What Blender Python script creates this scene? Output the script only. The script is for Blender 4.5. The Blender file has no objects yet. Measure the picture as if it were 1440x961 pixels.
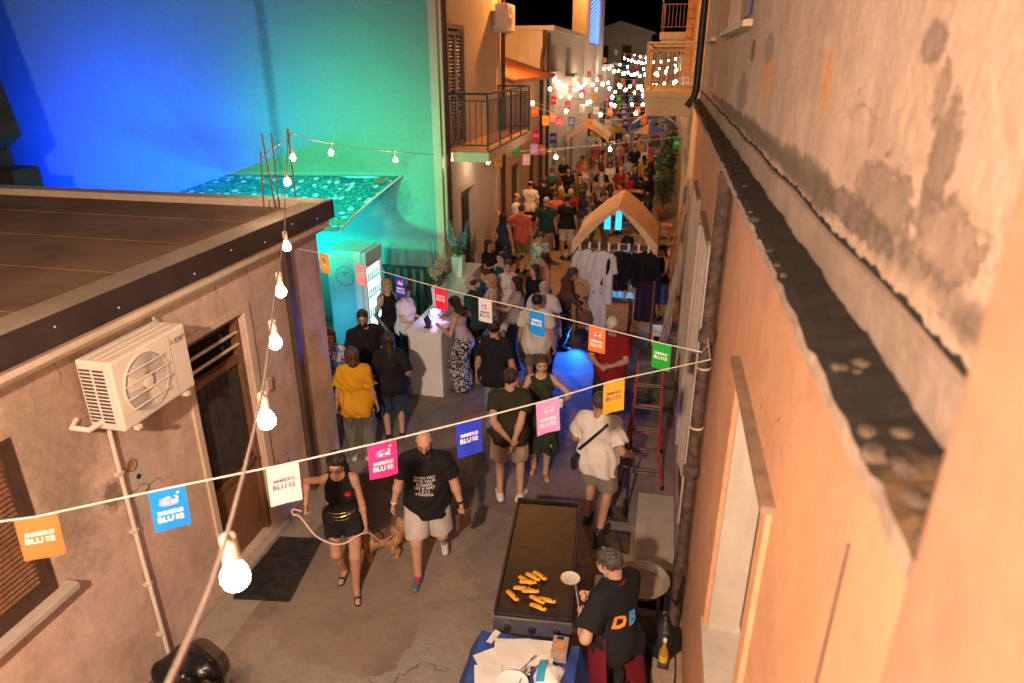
import bpy, bmesh, math, random
import numpy as np
from mathutils import Vector, Matrix

random.seed(11); RNG = np.random.default_rng(5)
SC = bpy.context.scene
COL = SC.collection
R = math.radians

# ------------------------------------------------------------------ camera
cam_d = bpy.data.cameras.new('camera'); cam = bpy.data.objects.new('camera', cam_d); COL.objects.link(cam)
cam_d.sensor_width = 36; cam_d.lens = 23.95; cam_d.clip_start = 0.02; cam_d.clip_end = 600
cam.location = (0, 0, 5.0)
cam.rotation_euler = (R(90 - 22.5), 0, R(12.25))
cam_d.dof.use_dof = True; cam_d.dof.focus_distance = 7.6; cam_d.dof.aperture_fstop = 1.9
SC.camera = cam

# ------------------------------------------------------------------ night sky
W = bpy.data.worlds.new('World'); SC.world = W; W.use_nodes = True
nt = W.node_tree; bg = nt.nodes['Background']
sky = nt.nodes.new('ShaderNodeTexSky'); sky.sky_type = 'NISHITA'; sky.sun_disc = False
sky.sun_elevation = R(-6); sky.sun_rotation = R(200)
nt.links.new(sky.outputs[0], bg.inputs[0]); bg.inputs[1].default_value = 0.1

SC.view_settings.view_transform = 'Standard'; SC.view_settings.look = 'None'
SC.view_settings.exposure = 0.0; SC.view_settings.gamma = 1.0
SC.view_settings.use_curve_mapping = False
SC.cycles.use_denoising = True
SC.cycles.max_bounces = 6; SC.cycles.diffuse_bounces = 3; SC.cycles.glossy_bounces = 3
SC.cycles.sample_clamp_indirect = 4.0

# ------------------------------------------------------------------ colour and materials
def hx(s):
    s = s.lstrip('#'); v = [int(s[i:i+2], 16) / 255 for i in (0, 2, 4)]
    return tuple(c / 12.92 if c <= .04045 else ((c + .055) / 1.055) ** 2.4 for c in v)
MATS = {}
def _nodes(name):
    m = bpy.data.materials.new(name); m.use_nodes = True
    n = m.node_tree.nodes; l = m.node_tree.links; b = n['Principled BSDF']
    return m, n, l, b
def _noise(n, l, co, scale, detail=4, rough=.55, dist=0.0):
    t = n.new('ShaderNodeTexNoise'); t.inputs['Scale'].default_value = scale
    t.inputs['Detail'].default_value = detail; t.inputs['Roughness'].default_value = rough
    t.inputs['Distortion'].default_value = dist
    l.new(co, t.inputs['Vector']); return t.outputs['Fac']
def _ramp(n, l, fac, a, b):
    t = n.new('ShaderNodeMapRange'); t.inputs['From Min'].default_value = a; t.inputs['From Max'].default_value = b
    l.new(fac, t.inputs['Value']); return t.outputs[0]
def _mix(n, l, fac, a, b):
    t = n.new('ShaderNodeMix'); t.data_type = 'RGBA'
    if isinstance(fac, (int, float)): t.inputs[0].default_value = fac
    else: l.new(fac, t.inputs[0])
    for i, v in ((6, a), (7, b)):
        if isinstance(v, tuple): t.inputs[i].default_value = (*v, 1)
        else: l.new(v, t.inputs[i])
    return t.outputs[2]
def _math(n, l, op, a, b=None):
    t = n.new('ShaderNodeMath'); t.operation = op
    for i, v in ((0, a), (1, b)):
        if v is None: continue
        if isinstance(v, (int, float)): t.inputs[i].default_value = v
        else: l.new(v, t.inputs[i])
    return t.outputs[0]
def _bump(n, l, b, h, strength, dist=.01, prev=None):
    t = n.new('ShaderNodeBump'); t.inputs['Strength'].default_value = strength; t.inputs['Distance'].default_value = dist
    l.new(h, t.inputs['Height'])
    if prev is not None: l.new(prev, t.inputs['Normal'])
    l.new(t.outputs[0], b.inputs['Normal']); return t.outputs[0]
def mat(name, col, rough=.7, var=.15, scale=8, bump=.15, bscale=60, metal=0, emit=0, spec=.4, alpha=None, stretch=(1, 1, 1)):
    if name in MATS: return MATS[name]
    if isinstance(col, str): col = hx(col)
    m, n, l, b = _nodes(name); MATS[name] = m
    tc = n.new('ShaderNodeTexCoord'); mp = n.new('ShaderNodeMapping'); mp.inputs['Scale'].default_value = stretch
    l.new(tc.outputs['Object'], mp.inputs[0]); co = mp.outputs[0]
    f = _noise(n, l, co, scale, 5)
    f = _ramp(n, l, f, .3, .7)
    lo = tuple(max(0, c * (1 - var)) for c in col); hi = tuple(min(1, c * (1 + var)) for c in col)
    l.new(_mix(n, l, f, lo, hi), b.inputs['Base Color'])
    b.inputs['Roughness'].default_value = rough; b.inputs['Metallic'].default_value = metal
    b.inputs['Specular IOR Level'].default_value = spec
    if bump: _bump(n, l, b, _noise(n, l, co, bscale, 3), bump)
    if emit:
        b.inputs['Emission Color'].default_value = (*col, 1); b.inputs['Emission Strength'].default_value = emit
    if alpha is not None:
        b.inputs['Transmission Weight'].default_value = alpha; b.inputs['IOR'].default_value = 1.2
    return m
def wallmat(name, col, dirt, amount=.5, patches=(), streak=.35, rough=.9, crack=0.0, bumpy=.35, mott=0.0, jag=2.0):
    """plaster in world metres: patches = (centre, radii, colour, softness) worn places or painted shade, with a shape of their own"""
    if isinstance(col, str): col = hx(col)
    if isinstance(dirt, str): dirt = hx(dirt)
    m, n, l, b = _nodes(name); MATS[name] = m
    geo = n.new('ShaderNodeNewGeometry'); co = geo.outputs['Position']
    big = _ramp(n, l, _noise(n, l, co, .9, 6, .62, .6), .42, .75)
    mp = n.new('ShaderNodeMapping'); mp.inputs['Scale'].default_value = (5, 5, .55); l.new(co, mp.inputs[0])
    stk = _ramp(n, l, _noise(n, l, mp.outputs[0], 1.0, 5, .6), .5, .8)
    fine = _ramp(n, l, _noise(n, l, co, 14, 6, .7), .3, .75)
    c1 = _mix(n, l, fine, tuple(c * .9 for c in col), tuple(min(1, c * 1.06) for c in col))
    c2 = _mix(n, l, _math(n, l, 'MULTIPLY', big, amount), c1, dirt)
    c3 = _mix(n, l, _math(n, l, 'MULTIPLY', stk, streak), c2, tuple(d * .8 for d in dirt))
    if mott:
        mo = _ramp(n, l, _noise(n, l, co, mott, 8, .7, .8), .46, .66)
        c3 = _mix(n, l, _math(n, l, 'MULTIPLY', mo, .5), c3, tuple(d * .85 for d in dirt))
    h = _math(n, l, 'ADD', _math(n, l, 'MULTIPLY', _noise(n, l, co, 30, 5, .65), .5), _math(n, l, 'MULTIPLY', _noise(n, l, co, 5, 4), .8))
    for (ctr, rad, pc, soft) in patches:
        if isinstance(pc, str): pc = hx(pc)
        v = n.new('ShaderNodeVectorMath'); v.operation = 'SUBTRACT'; l.new(co, v.inputs[0]); v.inputs[1].default_value = ctr
        v2 = n.new('ShaderNodeVectorMath'); v2.operation = 'DIVIDE'; l.new(v.outputs[0], v2.inputs[0]); v2.inputs[1].default_value = rad
        ln = n.new('ShaderNodeVectorMath'); ln.operation = 'LENGTH'; l.new(v2.outputs[0], ln.inputs[0])
        ns = _math(n, l, 'MULTIPLY', _math(n, l, 'SUBTRACT', _noise(n, l, co, (3.2 if jag < 2.5 else 4.6) / max(rad[1], .12), 9, .72, .5), .5), jag)
        dd = _math(n, l, 'ADD', ln.outputs['Value'], ns)
        fac = _ramp(n, l, dd, 1 + soft, 1 - soft)
        pcol = _mix(n, l, fine, tuple(c * .72 for c in pc), tuple(min(1, c * 1.15) for c in pc))
        c3 = _mix(n, l, fac, c3, pcol)
        if soft < .2: h = _math(n, l, 'SUBTRACT', h, _math(n, l, 'MULTIPLY', fac, 1.1))
    if crack:
        vo = n.new('ShaderNodeTexVoronoi'); vo.feature = 'DISTANCE_TO_EDGE'; vo.inputs['Scale'].default_value = crack
        dv = n.new('ShaderNodeVectorMath'); dv.operation = 'ADD'; l.new(co, dv.inputs[0])
        nn = n.new('ShaderNodeTexNoise'); nn.inputs['Scale'].default_value = 3.0; nn.inputs['Detail'].default_value = 6; l.new(co, nn.inputs['Vector'])
        sc_ = n.new('ShaderNodeVectorMath'); sc_.operation = 'SCALE'; l.new(nn.outputs['Color'], sc_.inputs[0]); sc_.inputs['Scale'].default_value = .7
        l.new(sc_.outputs[0], dv.inputs[1]); l.new(dv.outputs[0], vo.inputs['Vector'])
        cf = _ramp(n, l, vo.outputs['Distance'], .006, .001)
        gate = _ramp(n, l, _noise(n, l, co, .7, 2), .5, .6)
        cf = _math(n, l, 'MULTIPLY', cf, gate)
        c3 = _mix(n, l, cf, c3, tuple(d * .35 for d in dirt))
    l.new(c3, b.inputs['Base Color']); b.inputs['Roughness'].default_value = rough
    b.inputs['Specular IOR Level'].default_value = .25
    _bump(n, l, b, h, bumpy, .02)
    return m
def glow(name, col, strength):
    if name in MATS: return MATS[name]
    m, n, l, b = _nodes(name); MATS[name] = m
    b.inputs['Base Color'].default_value = (*col, 1); b.inputs['Emission Color'].default_value = (*col, 1)
    b.inputs['Emission Strength'].default_value = strength
    return m

# ------------------------------------------------------------------ objects
def tag(o, label=None, cat=None, group=None, kind=None):
    if label: o['label'] = label
    if cat: o['category'] = cat
    if group: o['group'] = group
    if kind: o['kind'] = kind
    return o
def thing(name, label, cat, loc=(0, 0, 0), rz=0.0, group=None):
    o = bpy.data.objects.new(name, None); COL.objects.link(o); o.empty_display_size = .1
    o.location = loc; o.rotation_euler = (0, 0, rz); o['wl'] = 1
    del o['wl']
    return tag(o, label, cat, group)
def link(name, me, parent=None, loc=(0, 0, 0), rot=(0, 0, 0)):
    o = bpy.data.objects.new(name, me); COL.objects.link(o); o.parent = parent; o.location = loc; o.rotation_euler = rot
    return o
def copy_tree(o, parent=None):
    c = o.copy(); COL.objects.link(c); c.parent = parent
    for ch in list(o.children): copy_tree(ch, c)
    return c
class MB:
    """collects polygons for one mesh"""
    def __init__(s): s.v = []; s.f = []; s.m = []; s.cur = 0
    def add(s, vs, fs):
        k = len(s.v); s.v += [tuple(map(float, p)) for p in vs]; s.f += [tuple(k + i for i in f) for f in fs]; s.m += [s.cur] * len(fs); return s
    def box(s, x0, x1, y0, y1, z0, z1):
        return s.add([(x0, y0, z0), (x1, y0, z0), (x1, y1, z0), (x0, y1, z0), (x0, y0, z1), (x1, y0, z1), (x1, y1, z1), (x0, y1, z1)],
                     [(0, 3, 2, 1), (4, 5, 6, 7), (0, 1, 5, 4), (1, 2, 6, 5), (2, 3, 7, 6), (3, 0, 4, 7)])
    def cbox(s, c, sx, sy, sz, rot=None):
        p = [Vector((a * sx / 2, b * sy / 2, d * sz / 2)) for d in (-1, 1) for a, b in ((-1, -1), (1, -1), (1, 1), (-1, 1))]
        if rot is not None: p = [rot @ q for q in p]
        p = [q + Vector(c) for q in p]
        return s.add(p, [(0, 3, 2, 1), (4, 5, 6, 7), (0, 1, 5, 4), (1, 2, 6, 5), (2, 3, 7, 6), (3, 0, 4, 7)])
    def beam(s, a, b, w, h, upv=(0, 0, 1)):
        a = Vector(a); b = Vector(b); d = (b - a).normalized(); u = Vector(upv)
        if abs(d.dot(u)) > .98: u = Vector((0, 1, 0))
        x = d.cross(u).normalized(); z = x.cross(d)
        p = [q + x * (i * w / 2) + z * (j * h / 2) for q in (a, b) for i, j in ((-1, -1), (1, -1), (1, 1), (-1, 1))]
        return s.add(p, [(0, 1, 2, 3), (7, 6, 5, 4), (0, 4, 5, 1), (1, 5, 6, 2), (2, 6, 7, 3), (3, 7, 4, 0)])
    def tube(s, pts, r, n=8, cap=True):
        pts = [Vector(p) for p in pts]; rr = r if isinstance(r, (list, tuple)) else [r] * len(pts)
        ring = []; prevx = None
        for i, p in enumerate(pts):
            d = (pts[min(i + 1, len(pts) - 1)] - pts[max(i - 1, 0)]).normalized()
            u = Vector((0, 0, 1)) if abs(d.z) < .95 else Vector((0, 1, 0))
            x = d.cross(u).normalized() if prevx is None else (prevx - d * prevx.dot(d)).normalized()
            prevx = x; y = d.cross(x)
            ring += [p + x * (rr[i] * math.cos(t)) + y * (rr[i] * math.sin(t)) for t in [2 * math.pi * k / n for k in range(n)]]
        fs = [(i * n + k, i * n + (k + 1) % n, (i + 1) * n + (k + 1) % n, (i + 1) * n + k) for i in range(len(pts) - 1) for k in range(n)]
        if cap: fs += [tuple(range(n))[::-1], tuple((len(pts) - 1) * n + k for k in range(n))]
        return s.add(ring, fs)
    def lathe(s, prof, c=(0, 0, 0), n=16, axis='z'):
        vs = []
        for (r, z) in prof:
            for k in range(n):
                t = 2 * math.pi * k / n; a, b2 = r * math.cos(t), r * math.sin(t)
                q = (a, b2, z) if axis == 'z' else ((z, a, b2) if axis == 'x' else (a, -z, b2))
                vs.append((q[0] + c[0], q[1] + c[1], q[2] + c[2]))
        fs = [(i * n + k, i * n + (k + 1) % n, (i + 1) * n + (k + 1) % n, (i + 1) * n + k) for i in range(len(prof) - 1) for k in range(n)]
        fs += [tuple(range(n))[::-1], tuple((len(prof) - 1) * n + k for k in range(n))]
        return s.add(vs, fs)
    def grid(s, fn, nu, nv):
        vs = [fn(i / nu, j / nv) for j in range(nv + 1) for i in range(nu + 1)]
        fs = [(j * (nu + 1) + i, j * (nu + 1) + i + 1, (j + 1) * (nu + 1) + i + 1, (j + 1) * (nu + 1) + i) for j in range(nv) for i in range(nu)]
        return s.add(vs, fs)
    def mesh(s, name, mats, off=(0, 0, 0), smooth=False, bevel=0.0):
        me = bpy.data.meshes.new(name)
        me.from_pydata([(p[0] - off[0], p[1] - off[1], p[2] - off[2]) for p in s.v], [], s.f)
        for m in (mats if isinstance(mats, (list, tuple)) else [mats]): me.materials.append(m)
        if any(s.m): me.polygons.foreach_set('material_index', s.m)
        bm = bmesh.new(); bm.from_mesh(me)
        bmesh.ops.recalc_face_normals(bm, faces=bm.faces)
        if bevel:
            bmesh.ops.remove_doubles(bm, verts=bm.verts, dist=1e-5)
            try: bmesh.ops.bevel(bm, geom=list(bm.edges), offset=bevel, segments=2, affect='EDGES', profile=.6)
            except Exception: pass
        bm.to_mesh(me); bm.free()
        if smooth:
            me.polygons.foreach_set('use_smooth', [True] * len(me.polygons))
            try: me.set_sharp_from_angle(angle=R(40))
            except Exception: pass
        return me
    def build(s, name, mats, parent=None, world=True, smooth=False, bevel=0.0):
        """world=True: coordinates are world metres and the unrotated parent's place is taken off"""
        off = (0, 0, 0)
        if parent is not None and world:
            p = parent
            off = Vector((0, 0, 0))
            while p is not None: off = off + p.location; p = p.parent
        return link(name, s.mesh(name, mats, off, smooth, bevel), parent)
    def own(s, name, mats, label, cat, group=None, smooth=False, bevel=0.0, kind=None):
        """a top-level thing that is one mesh: its origin goes to the base of its shape"""
        a = np.array(s.v); c = ((a[:, 0].min() + a[:, 0].max()) / 2, (a[:, 1].min() + a[:, 1].max()) / 2, a[:, 2].min())
        o = link(name, s.mesh(name, mats, c, smooth, bevel)); o.location = c
        return tag(o, label, cat, group, kind)
def cat(pts, n=6):
    P = [Vector(p) for p in pts]; P = [P[0]] + P + [P[-1]]; out = []
    for i in range(1, len(P) - 2):
        for k in range(n):
            t = k / n; a, b, c, d = P[i - 1], P[i], P[i + 1], P[i + 2]
            out.append(.5 * ((2 * b) + (c - a) * t + (2 * a - 5 * b + 4 * c - d) * t * t + (3 * b - a - 3 * c + d) * t ** 3))
    return out + [P[-1]]
def struct(o): o['kind'] = 'structure'; return o
def strip_wall(mb, axis, at, a0, a1, z0, z1, holes, depth, sign):
    """plaster face on the plane axis=at with openings (a0,a1,z0,z1) and reveals going 'depth' inwards (sign = inward direction)"""
    As = sorted({a0, a1, *[h[0] for h in holes], *[h[1] for h in holes]}); Zs = sorted({z0, z1, *[h[2] for h in holes], *[h[3] for h in holes]})
    P = (lambda a, z, d=0: (at + sign * d, a, z)) if axis == 'x' else (lambda a, z, d=0: (a, at + sign * d, z))
    for i in range(len(As) - 1):
        for j in range(len(Zs) - 1):
            ca, cz = (As[i] + As[i + 1]) / 2, (Zs[j] + Zs[j + 1]) / 2
            if any(h[0] < ca < h[1] and h[2] < cz < h[3] for h in holes): continue
            mb.add([P(As[i], Zs[j]), P(As[i + 1], Zs[j]), P(As[i + 1], Zs[j + 1]), P(As[i], Zs[j + 1])], [(0, 1, 2, 3)])
    for (h0, h1, g0, g1) in holes:
        c = [(h0, g0), (h1, g0), (h1, g1), (h0, g1)]
        for k in range(4):
            p, q = c[k], c[(k + 1) % 4]
            mb.add([P(*p), P(*q), P(*q, depth), P(*p, depth)], [(0, 1, 2, 3)])
    return mb
def text_mesh(txt, size, space=1.0, bold=0.0, line=.95, shear=0.0, align='CENTER'):
    cu = bpy.data.curves.new('txt', 'FONT'); cu.body = txt; cu.size = size; cu.align_x = align; cu.align_y = 'CENTER'
    cu.space_character = space; cu.space_line = line; cu.offset = bold; cu.resolution_u = 2; cu.shear = shear
    o = bpy.data.objects.new('txt', cu); TMP.collection.objects.link(o); TMP.view_layers[0].update()
    dg = TMP.view_layers[0].depsgraph
    me = bpy.data.meshes.new_from_object(o.evaluated_get(dg))
    v = [tuple(p.co) for p in me.vertices]; f = [tuple(p.vertices) for p in me.polygons]
    bpy.data.objects.remove(o); bpy.data.meshes.remove(me)
    return v, f
TMP = bpy.data.scenes.new('scratch')
# ================================================================== the setting
def zg(y): return 0.0 if y < 30 else .03 * (y - 30)      # the lane climbs gently beyond the stalls
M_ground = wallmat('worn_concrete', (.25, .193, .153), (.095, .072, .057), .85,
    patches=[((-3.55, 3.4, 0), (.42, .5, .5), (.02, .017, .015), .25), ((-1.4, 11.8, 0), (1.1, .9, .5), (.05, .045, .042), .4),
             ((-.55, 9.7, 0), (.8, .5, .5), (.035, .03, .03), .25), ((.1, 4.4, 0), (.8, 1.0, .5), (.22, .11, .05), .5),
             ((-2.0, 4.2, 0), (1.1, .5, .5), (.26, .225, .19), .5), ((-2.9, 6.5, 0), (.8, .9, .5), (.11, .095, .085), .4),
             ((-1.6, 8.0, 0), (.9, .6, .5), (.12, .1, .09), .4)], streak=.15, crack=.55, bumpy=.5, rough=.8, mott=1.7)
g = MB()
ys = [-6, 30] + list(range(36, 152, 8))
g.grid(lambda u, v: (-30 + 60 * u, ys[min(int(round(v * (len(ys) - 1))), len(ys) - 1)], zg(ys[min(int(round(v * (len(ys) - 1))), len(ys) - 1)])), 2, len(ys) - 1)
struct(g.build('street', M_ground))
M_patch = wallmat('old_asphalt_patch', (.232, .18, .143), (.1, .076, .06), .7, bumpy=.6)
rp = random.Random(4); pp = [(-2.65 + (.66 + .06 * rp.random()) * math.copysign(abs(math.cos(a)) ** .5, math.cos(a)) - .15 * math.sin(a), 4.95 + (.9 + .07 * rp.random()) * math.copysign(abs(math.sin(a)) ** .5, math.sin(a)), .004) for a in [k * math.pi / 36 for k in range(72)]]; p = MB(); p.add(pp + [(-2.65, 4.95, .004)], [(k, (k + 1) % 72, 72) for k in range(72)]); struct(p.build('asphalt_patch', M_patch))
p = MB(); p.add([(-.95, 6.25, .004), (-.05, 6.2, .004), (-.1, 6.95, .004), (-1.0, 7.1, .004)], [(0, 1, 2, 3)]); struct(p.build('asphalt_patch', M_patch))
M_slab = wallmat('pale_threshold_stone', (.42, .35, .28), (.26, .2, .15), .6, bumpy=.3)
p = MB(); p.box(.03, .46, 5.25, 7.25, 0, .05); struct(p.build('doorstep_slab', M_slab, bevel=.008))
# kerb channel along the left wall, light strip
p = MB(); p.add([(-3.97, -2, .005), (-3.62, -2, .005), (-3.55, 7.3, .005), (-3.97, 7.3, .005)], [(0, 1, 2, 3)])
struct(p.build('gutter_strip', wallmat('pale_gutter_concrete', (.27, .225, .185), (.13, .11, .09), .7, bumpy=.5)))

M_dark = mat('charcoal_metal', (.02, .018, .017), .5, .3)
M_iron = mat('iron_grate', (.055, .05, .045), .55, .4, metal=.6)
t = thing('drain_grate', 'large rectangular perforated iron drain grate let into the ground', 'grate', (-3.62, 5.1, .006))
mb = MB(); mb.beam((-3.85, 4.62, .012), (-3.95, 5.55, .012), .03, .016); mb.beam((-3.3, 4.7, .012), (-3.42, 5.62, .012), .03, .016)
mb.beam((-3.85, 4.62, .012), (-3.3, 4.7, .012), .03, .016); mb.beam((-3.95, 5.55, .012), (-3.42, 5.62, .012), .03, .016); mb.build('frame', M_iron, t)
bar = None
for k in range(1, 24):
    a = k / 24; p0 = Vector((-3.85 - .1 * a, 4.62 + .93 * a, .010)); p1 = Vector((-3.3 - .12 * a, 4.7 + .92 * a, .010))
    MB().beam(p0, p1, .014, .012).build('bar', M_iron, t)
for k in range(1, 12):
    a = k / 12; MB().beam((-3.85 + .55 * a, 4.62 + .08 * a, .007), (-3.95 + .53 * a, 5.55 + .07 * a, .007), .014, .01).build('cross_bar', M_iron, t)
mb = MB(); mb.add([(-3.86, 4.6, .0065), (-3.29, 4.69, .0065), (-3.41, 5.63, .0065), (-3.96, 5.56, .0065)], [(0, 1, 2, 3)]); mb.build('pit_shade', M_dark, t)  # flat dark sheet, shade below the bars put into its colour
mb = MB(); mb.box(-.42, -.02, 6.12, 6.5, .004, .014)
for k in range(6): mb.box(-.39 + .06 * k, -.37 + .06 * k, 6.15, 6.47, .014, .019)
mb.own('manhole_cover', M_iron, 'small dark square manhole cover in the street beside the stone doorstep', 'manhole cover')

# ---------------------------------------------------------------- low house on the left
M_low = wallmat('beige_plaster', (.62, .455, .36), (.34, .235, .165), .7,
    patches=[((-4, 3.55, 2.75), (.4, .5, .45), (.36, .24, .17), .5), ((-4, 3.3, 2.3), (.4, .25, .8), (.34, .25, .18), .5),  # first patch paints the air conditioner's shadow on the wall beside it
             ((-4, 3.95, 1.75), (.3, .16, .3), (.5, .42, .35), .12), ((-4, 3.7, 1.85), (.3, .1, .12), (.24, .18, .13), .3)], streak=.45, crack=.5, bumpy=.4, mott=2.2)
M_cream = wallmat('cream_trim', (.6, .47, .35), (.36, .27, .19), .5)
M_fascia = mat('brown_sheet_metal', (.045, .03, .026), .45, .25, 3, .1, metal=.3)
M_roofmem = wallmat('brown_roof_membrane', (.27, .155, .09), (.1, .055, .033), .8, streak=.1)
M_wood = mat('brown_varnished_wood', (.16, .075, .035), .5, .35, 6, .2, stretch=(8, 8, 1))
M_wood2 = mat('dark_stained_wood', (.06, .033, .02), .5, .35, 6, .2, stretch=(8, 8, 1))
lh = thing('low_house', 'low beige plaster house with flat brown roof and brown door', 'house', (-4.0, 4.0, 0))
door_h = (4.8, 5.68, .08, 2.66); win_h = (1.9, 3.06, 1.5, 2.74)
mb = MB(); strip_wall(mb, 'x', -4.0, -3, 7.35, 0, 3.28, [door_h, win_h], .16, -1)
mb.add([(-4, 7.35, 0), (-9.3, 7.35, 0), (-9.3, 7.35, 3.28), (-4, 7.35, 3.28)], [(0, 1, 2, 3)]); mb.add([(-9.3, 7.35, 0), (-9.3, -3, 0), (-9.3, -3, 3.28), (-9.3, 7.35, 3.28)], [(0, 1, 2, 3)])
mb.build('wall', M_low, lh)
mb = MB(); mb.box(-9.25, -4.05, -3, 7.3, 3.3, 3.40); roof = mb.build('roof', M_roofmem, lh)
for k in range(9): MB().box(-9.2, -4.1, -1.2 + .95 * k, -1.19 + .95 * k + .05, 3.402, 3.408).build('membrane_seam', M_roofmem, roof)
MB().box(-9.3, -3.82, 7.2, 7.42, 3.3, 3.48).build('parapet', M_cream, roof)
MB().box(-9.25, -9.0, -3, 7.2, 3.41, 3.5).build('parapet', M_cream, roof)
MB().box(-4.06, -3.8, -3, 7.198, 3.41, 3.475).build('edge_capping', wallmat('roof_edge_cement', (.4, .3, .22), (.2, .14, .1), .7), roof)
for k, (a, b) in enumerate([(-3, 1.55), (1.56, 4.62), (4.63, 7.46)]):
    fb = MB().box(-3.815, -3.79, a, b, 3.26, 3.472).build('fascia_sheet', M_fascia, roof)
    for j in range(int((b - a) / .55)): MB().lathe([(.009, 0), (.007, .005), (.0, .006)], (-3.789, a + .2 + .55 * j, 3.33 + .06 * (j % 2)), 6, 'x').build('screw', M_cream, roof)
MB().box(-9.3, -3.79, 7.425, 7.45, 3.26, 3.472).build('fascia_sheet', M_fascia, roof)
mb = MB(); mb.box(-4.0, -3.83, -3, 7.40, 3.17, 3.255); mb.box(-4.0, -3.9, -3, 7.38, 3.11, 3.168); mb.build('eave_moulding', M_cream, lh, bevel=.01)
# door
d = MB(); d.box(-4.13, -4.05, 4.8, 4.86, .08, 2.66); d.box(-4.13, -4.05, 5.62, 5.68, .08, 2.66); d.box(-4.13, -4.05, 4.861, 5.619, 2.6, 2.66); d.box(-4.13, -4.05, 4.861, 5.619, 2.16, 2.22)
dr = d.build('door', M_wood, lh)
MB().box(-4.15, -4.14, 4.85, 5.63, .08, 2.62).build('dark_pane', mat('dark_glass', (.01, .009, .009), .12, .2, bump=0), dr)
for k in range(2): MB().tube([(-4.06, 4.85, 2.34 + .13 * k), (-4.06, 5.63, 2.34 + .13 * k)], .016, 8).build('transom_bar', M_cream, dr, smooth=True)
for k in range(7): MB().box(-4.125, -4.095, 4.875 + .107 * k, 4.965 + .107 * k, 1.02, 2.15).build('vertical_panel', mat('grey_brown_metal', (.045, .038, .034), .45, .3), dr)
MB().box(-4.125, -4.07, 4.861, 5.619, .96, 1.015).build('mid_rail', M_wood, dr)
for k in range(26): MB().cbox((-4.1, 5.24, .13 + .032 * k), .03, .75, .01, Matrix.Rotation(R(35), 3, 'Y')).build('louvre_slat', M_wood, dr)
MB().lathe([(.02, 0), (.02, .02), (.012, .03), (.012, .06), (.024, .07), (.0, .085)], (-4.07, 5.55, 1.05), 10, 'x').build('handle', mat('brass', (.5, .33, .12), .3, .1, metal=1), dr)
mb = MB(); mb.box(-4.15, -3.9, 4.72, 5.82, 0, .075); mb.build('door_step', M_slab, lh, bevel=.01)
for y0, y1, z0, z1 in ((4.72, 4.795, .08, 2.74), (5.685, 5.79, .08, 2.74), (4.796, 5.684, 2.665, 2.74)): MB().box(-4.01, -3.975, y0, y1, z0, z1).build('door_surround', M_cream, lh, bevel=.006)
# louvred window
w = MB(); w.box(-4.06, -3.99, 2.96, 3.06, 1.5, 2.74); w.box(-4.06, -3.99, 1.9, 2.0, 1.5, 2.74); w.box(-4.06, -3.99, 2.0, 2.96, 2.64, 2.74); w.box(-4.06, -3.99, 2.0, 2.96, 1.5, 1.62); w.box(-4.06, -3.99, 2.46, 2.52, 1.62, 2.64)
wn = w.build('louvred_shutter', M_wood2, lh)
MB().box(-4.12, -4.1, 1.9, 3.06, 1.5, 2.74).build('backing', M_dark, wn)
for k in range(26):
    z = 1.645 + .0385 * k
    for y0, y1 in ((2.0, 2.46), (2.52, 2.96)): MB().cbox((-4.025, (y0 + y1) / 2, z), .05, y1 - y0, .009, Matrix.Rotation(R(38), 3, 'Y')).build('louvre_slat', M_wood, wn)
MB().box(-4.1, -3.9, 1.85, 3.15, 1.44, 1.495).build('window_sill', M_slab, lh, bevel=.008)
# pipes, patches, vents
MB().tube([(-3.97, 3.79, 2.5), (-3.97, 3.79, 2.3), (-3.96, 3.78, 1.2), (-3.96, 3.8, .05)], .018, 8).build('white_conduit', mat('white_pvc', (.62, .53, .44), .5, .1), lh, smooth=True)
for z in (.35, .9, 1.45, 2.0): MB().cbox((-3.975, 3.785, z), .05, .06, .022).build('pipe_clip', M_cream, lh)
MB().box(-4.0, -3.93, 6.5, 6.62, 0, 3.1).build('downpipe', mat('brown_downpipe', (.07, .045, .037), .5, .25), lh, bevel=.01)
MB().lathe([(.055, 0), (.055, .014), (.042, .014), (.038, .003), (.0, .002)], (-4.0, 3.93, 1.98), 18, 'x').build('vent_hole', mat('terracotta_vent', (.25, .14, .08), .8, .3), lh, smooth=True)
MB().lathe([(.022, 0), (.022, .008), (.0, .009)], (-4.0, 3.98, 1.84), 12, 'x').build('pipe_stub', M_dark, lh)
mb = MB(); mb.box(-4.0, -3.95, 5.86, 5.95, 1.69, 1.83); mb.build('junction_box', M_cream, lh, bevel=.008)
for z in (2.9,): MB().tube([(-4, 4.42, 3.09), (-3.93, 4.43, 3.07), (-3.92, 4.44, 2.98), (-3.98, 4.45, 2.9)], .012, 6).build('stub_cable', M_cream, lh)
# reinforcing bars standing out of the roof
M_rust = mat('rusty_steel', (.17, .08, .045), .8, .4, 30)
for i, (x, y, zt, dx, lab) in enumerate([(-4.37, 6.91, 4.07, .06, 'rusty reinforcing bar standing at the inner edge of the flat roof'), (-4.36, 7.14, 4.24, -.05, 'one of two rusty bars tied together on the flat roof corner'),
                                    (-4.33, 7.17, 4.24, .02, 'one of two rusty bars tied together on the flat roof corner'), (-4.27, 7.46, 4.26, .0, 'rusty reinforcing bar at the roof corner carrying the knotted light cable')]):
    MB().tube([(x, y, 3.4), (x + dx * .5, y, 3.75), (x + dx, y, zt)], .009, 7).own('reinforcing_bar', M_rust, lab, 'steel bar', 'steel bars on the low roof')

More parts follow.
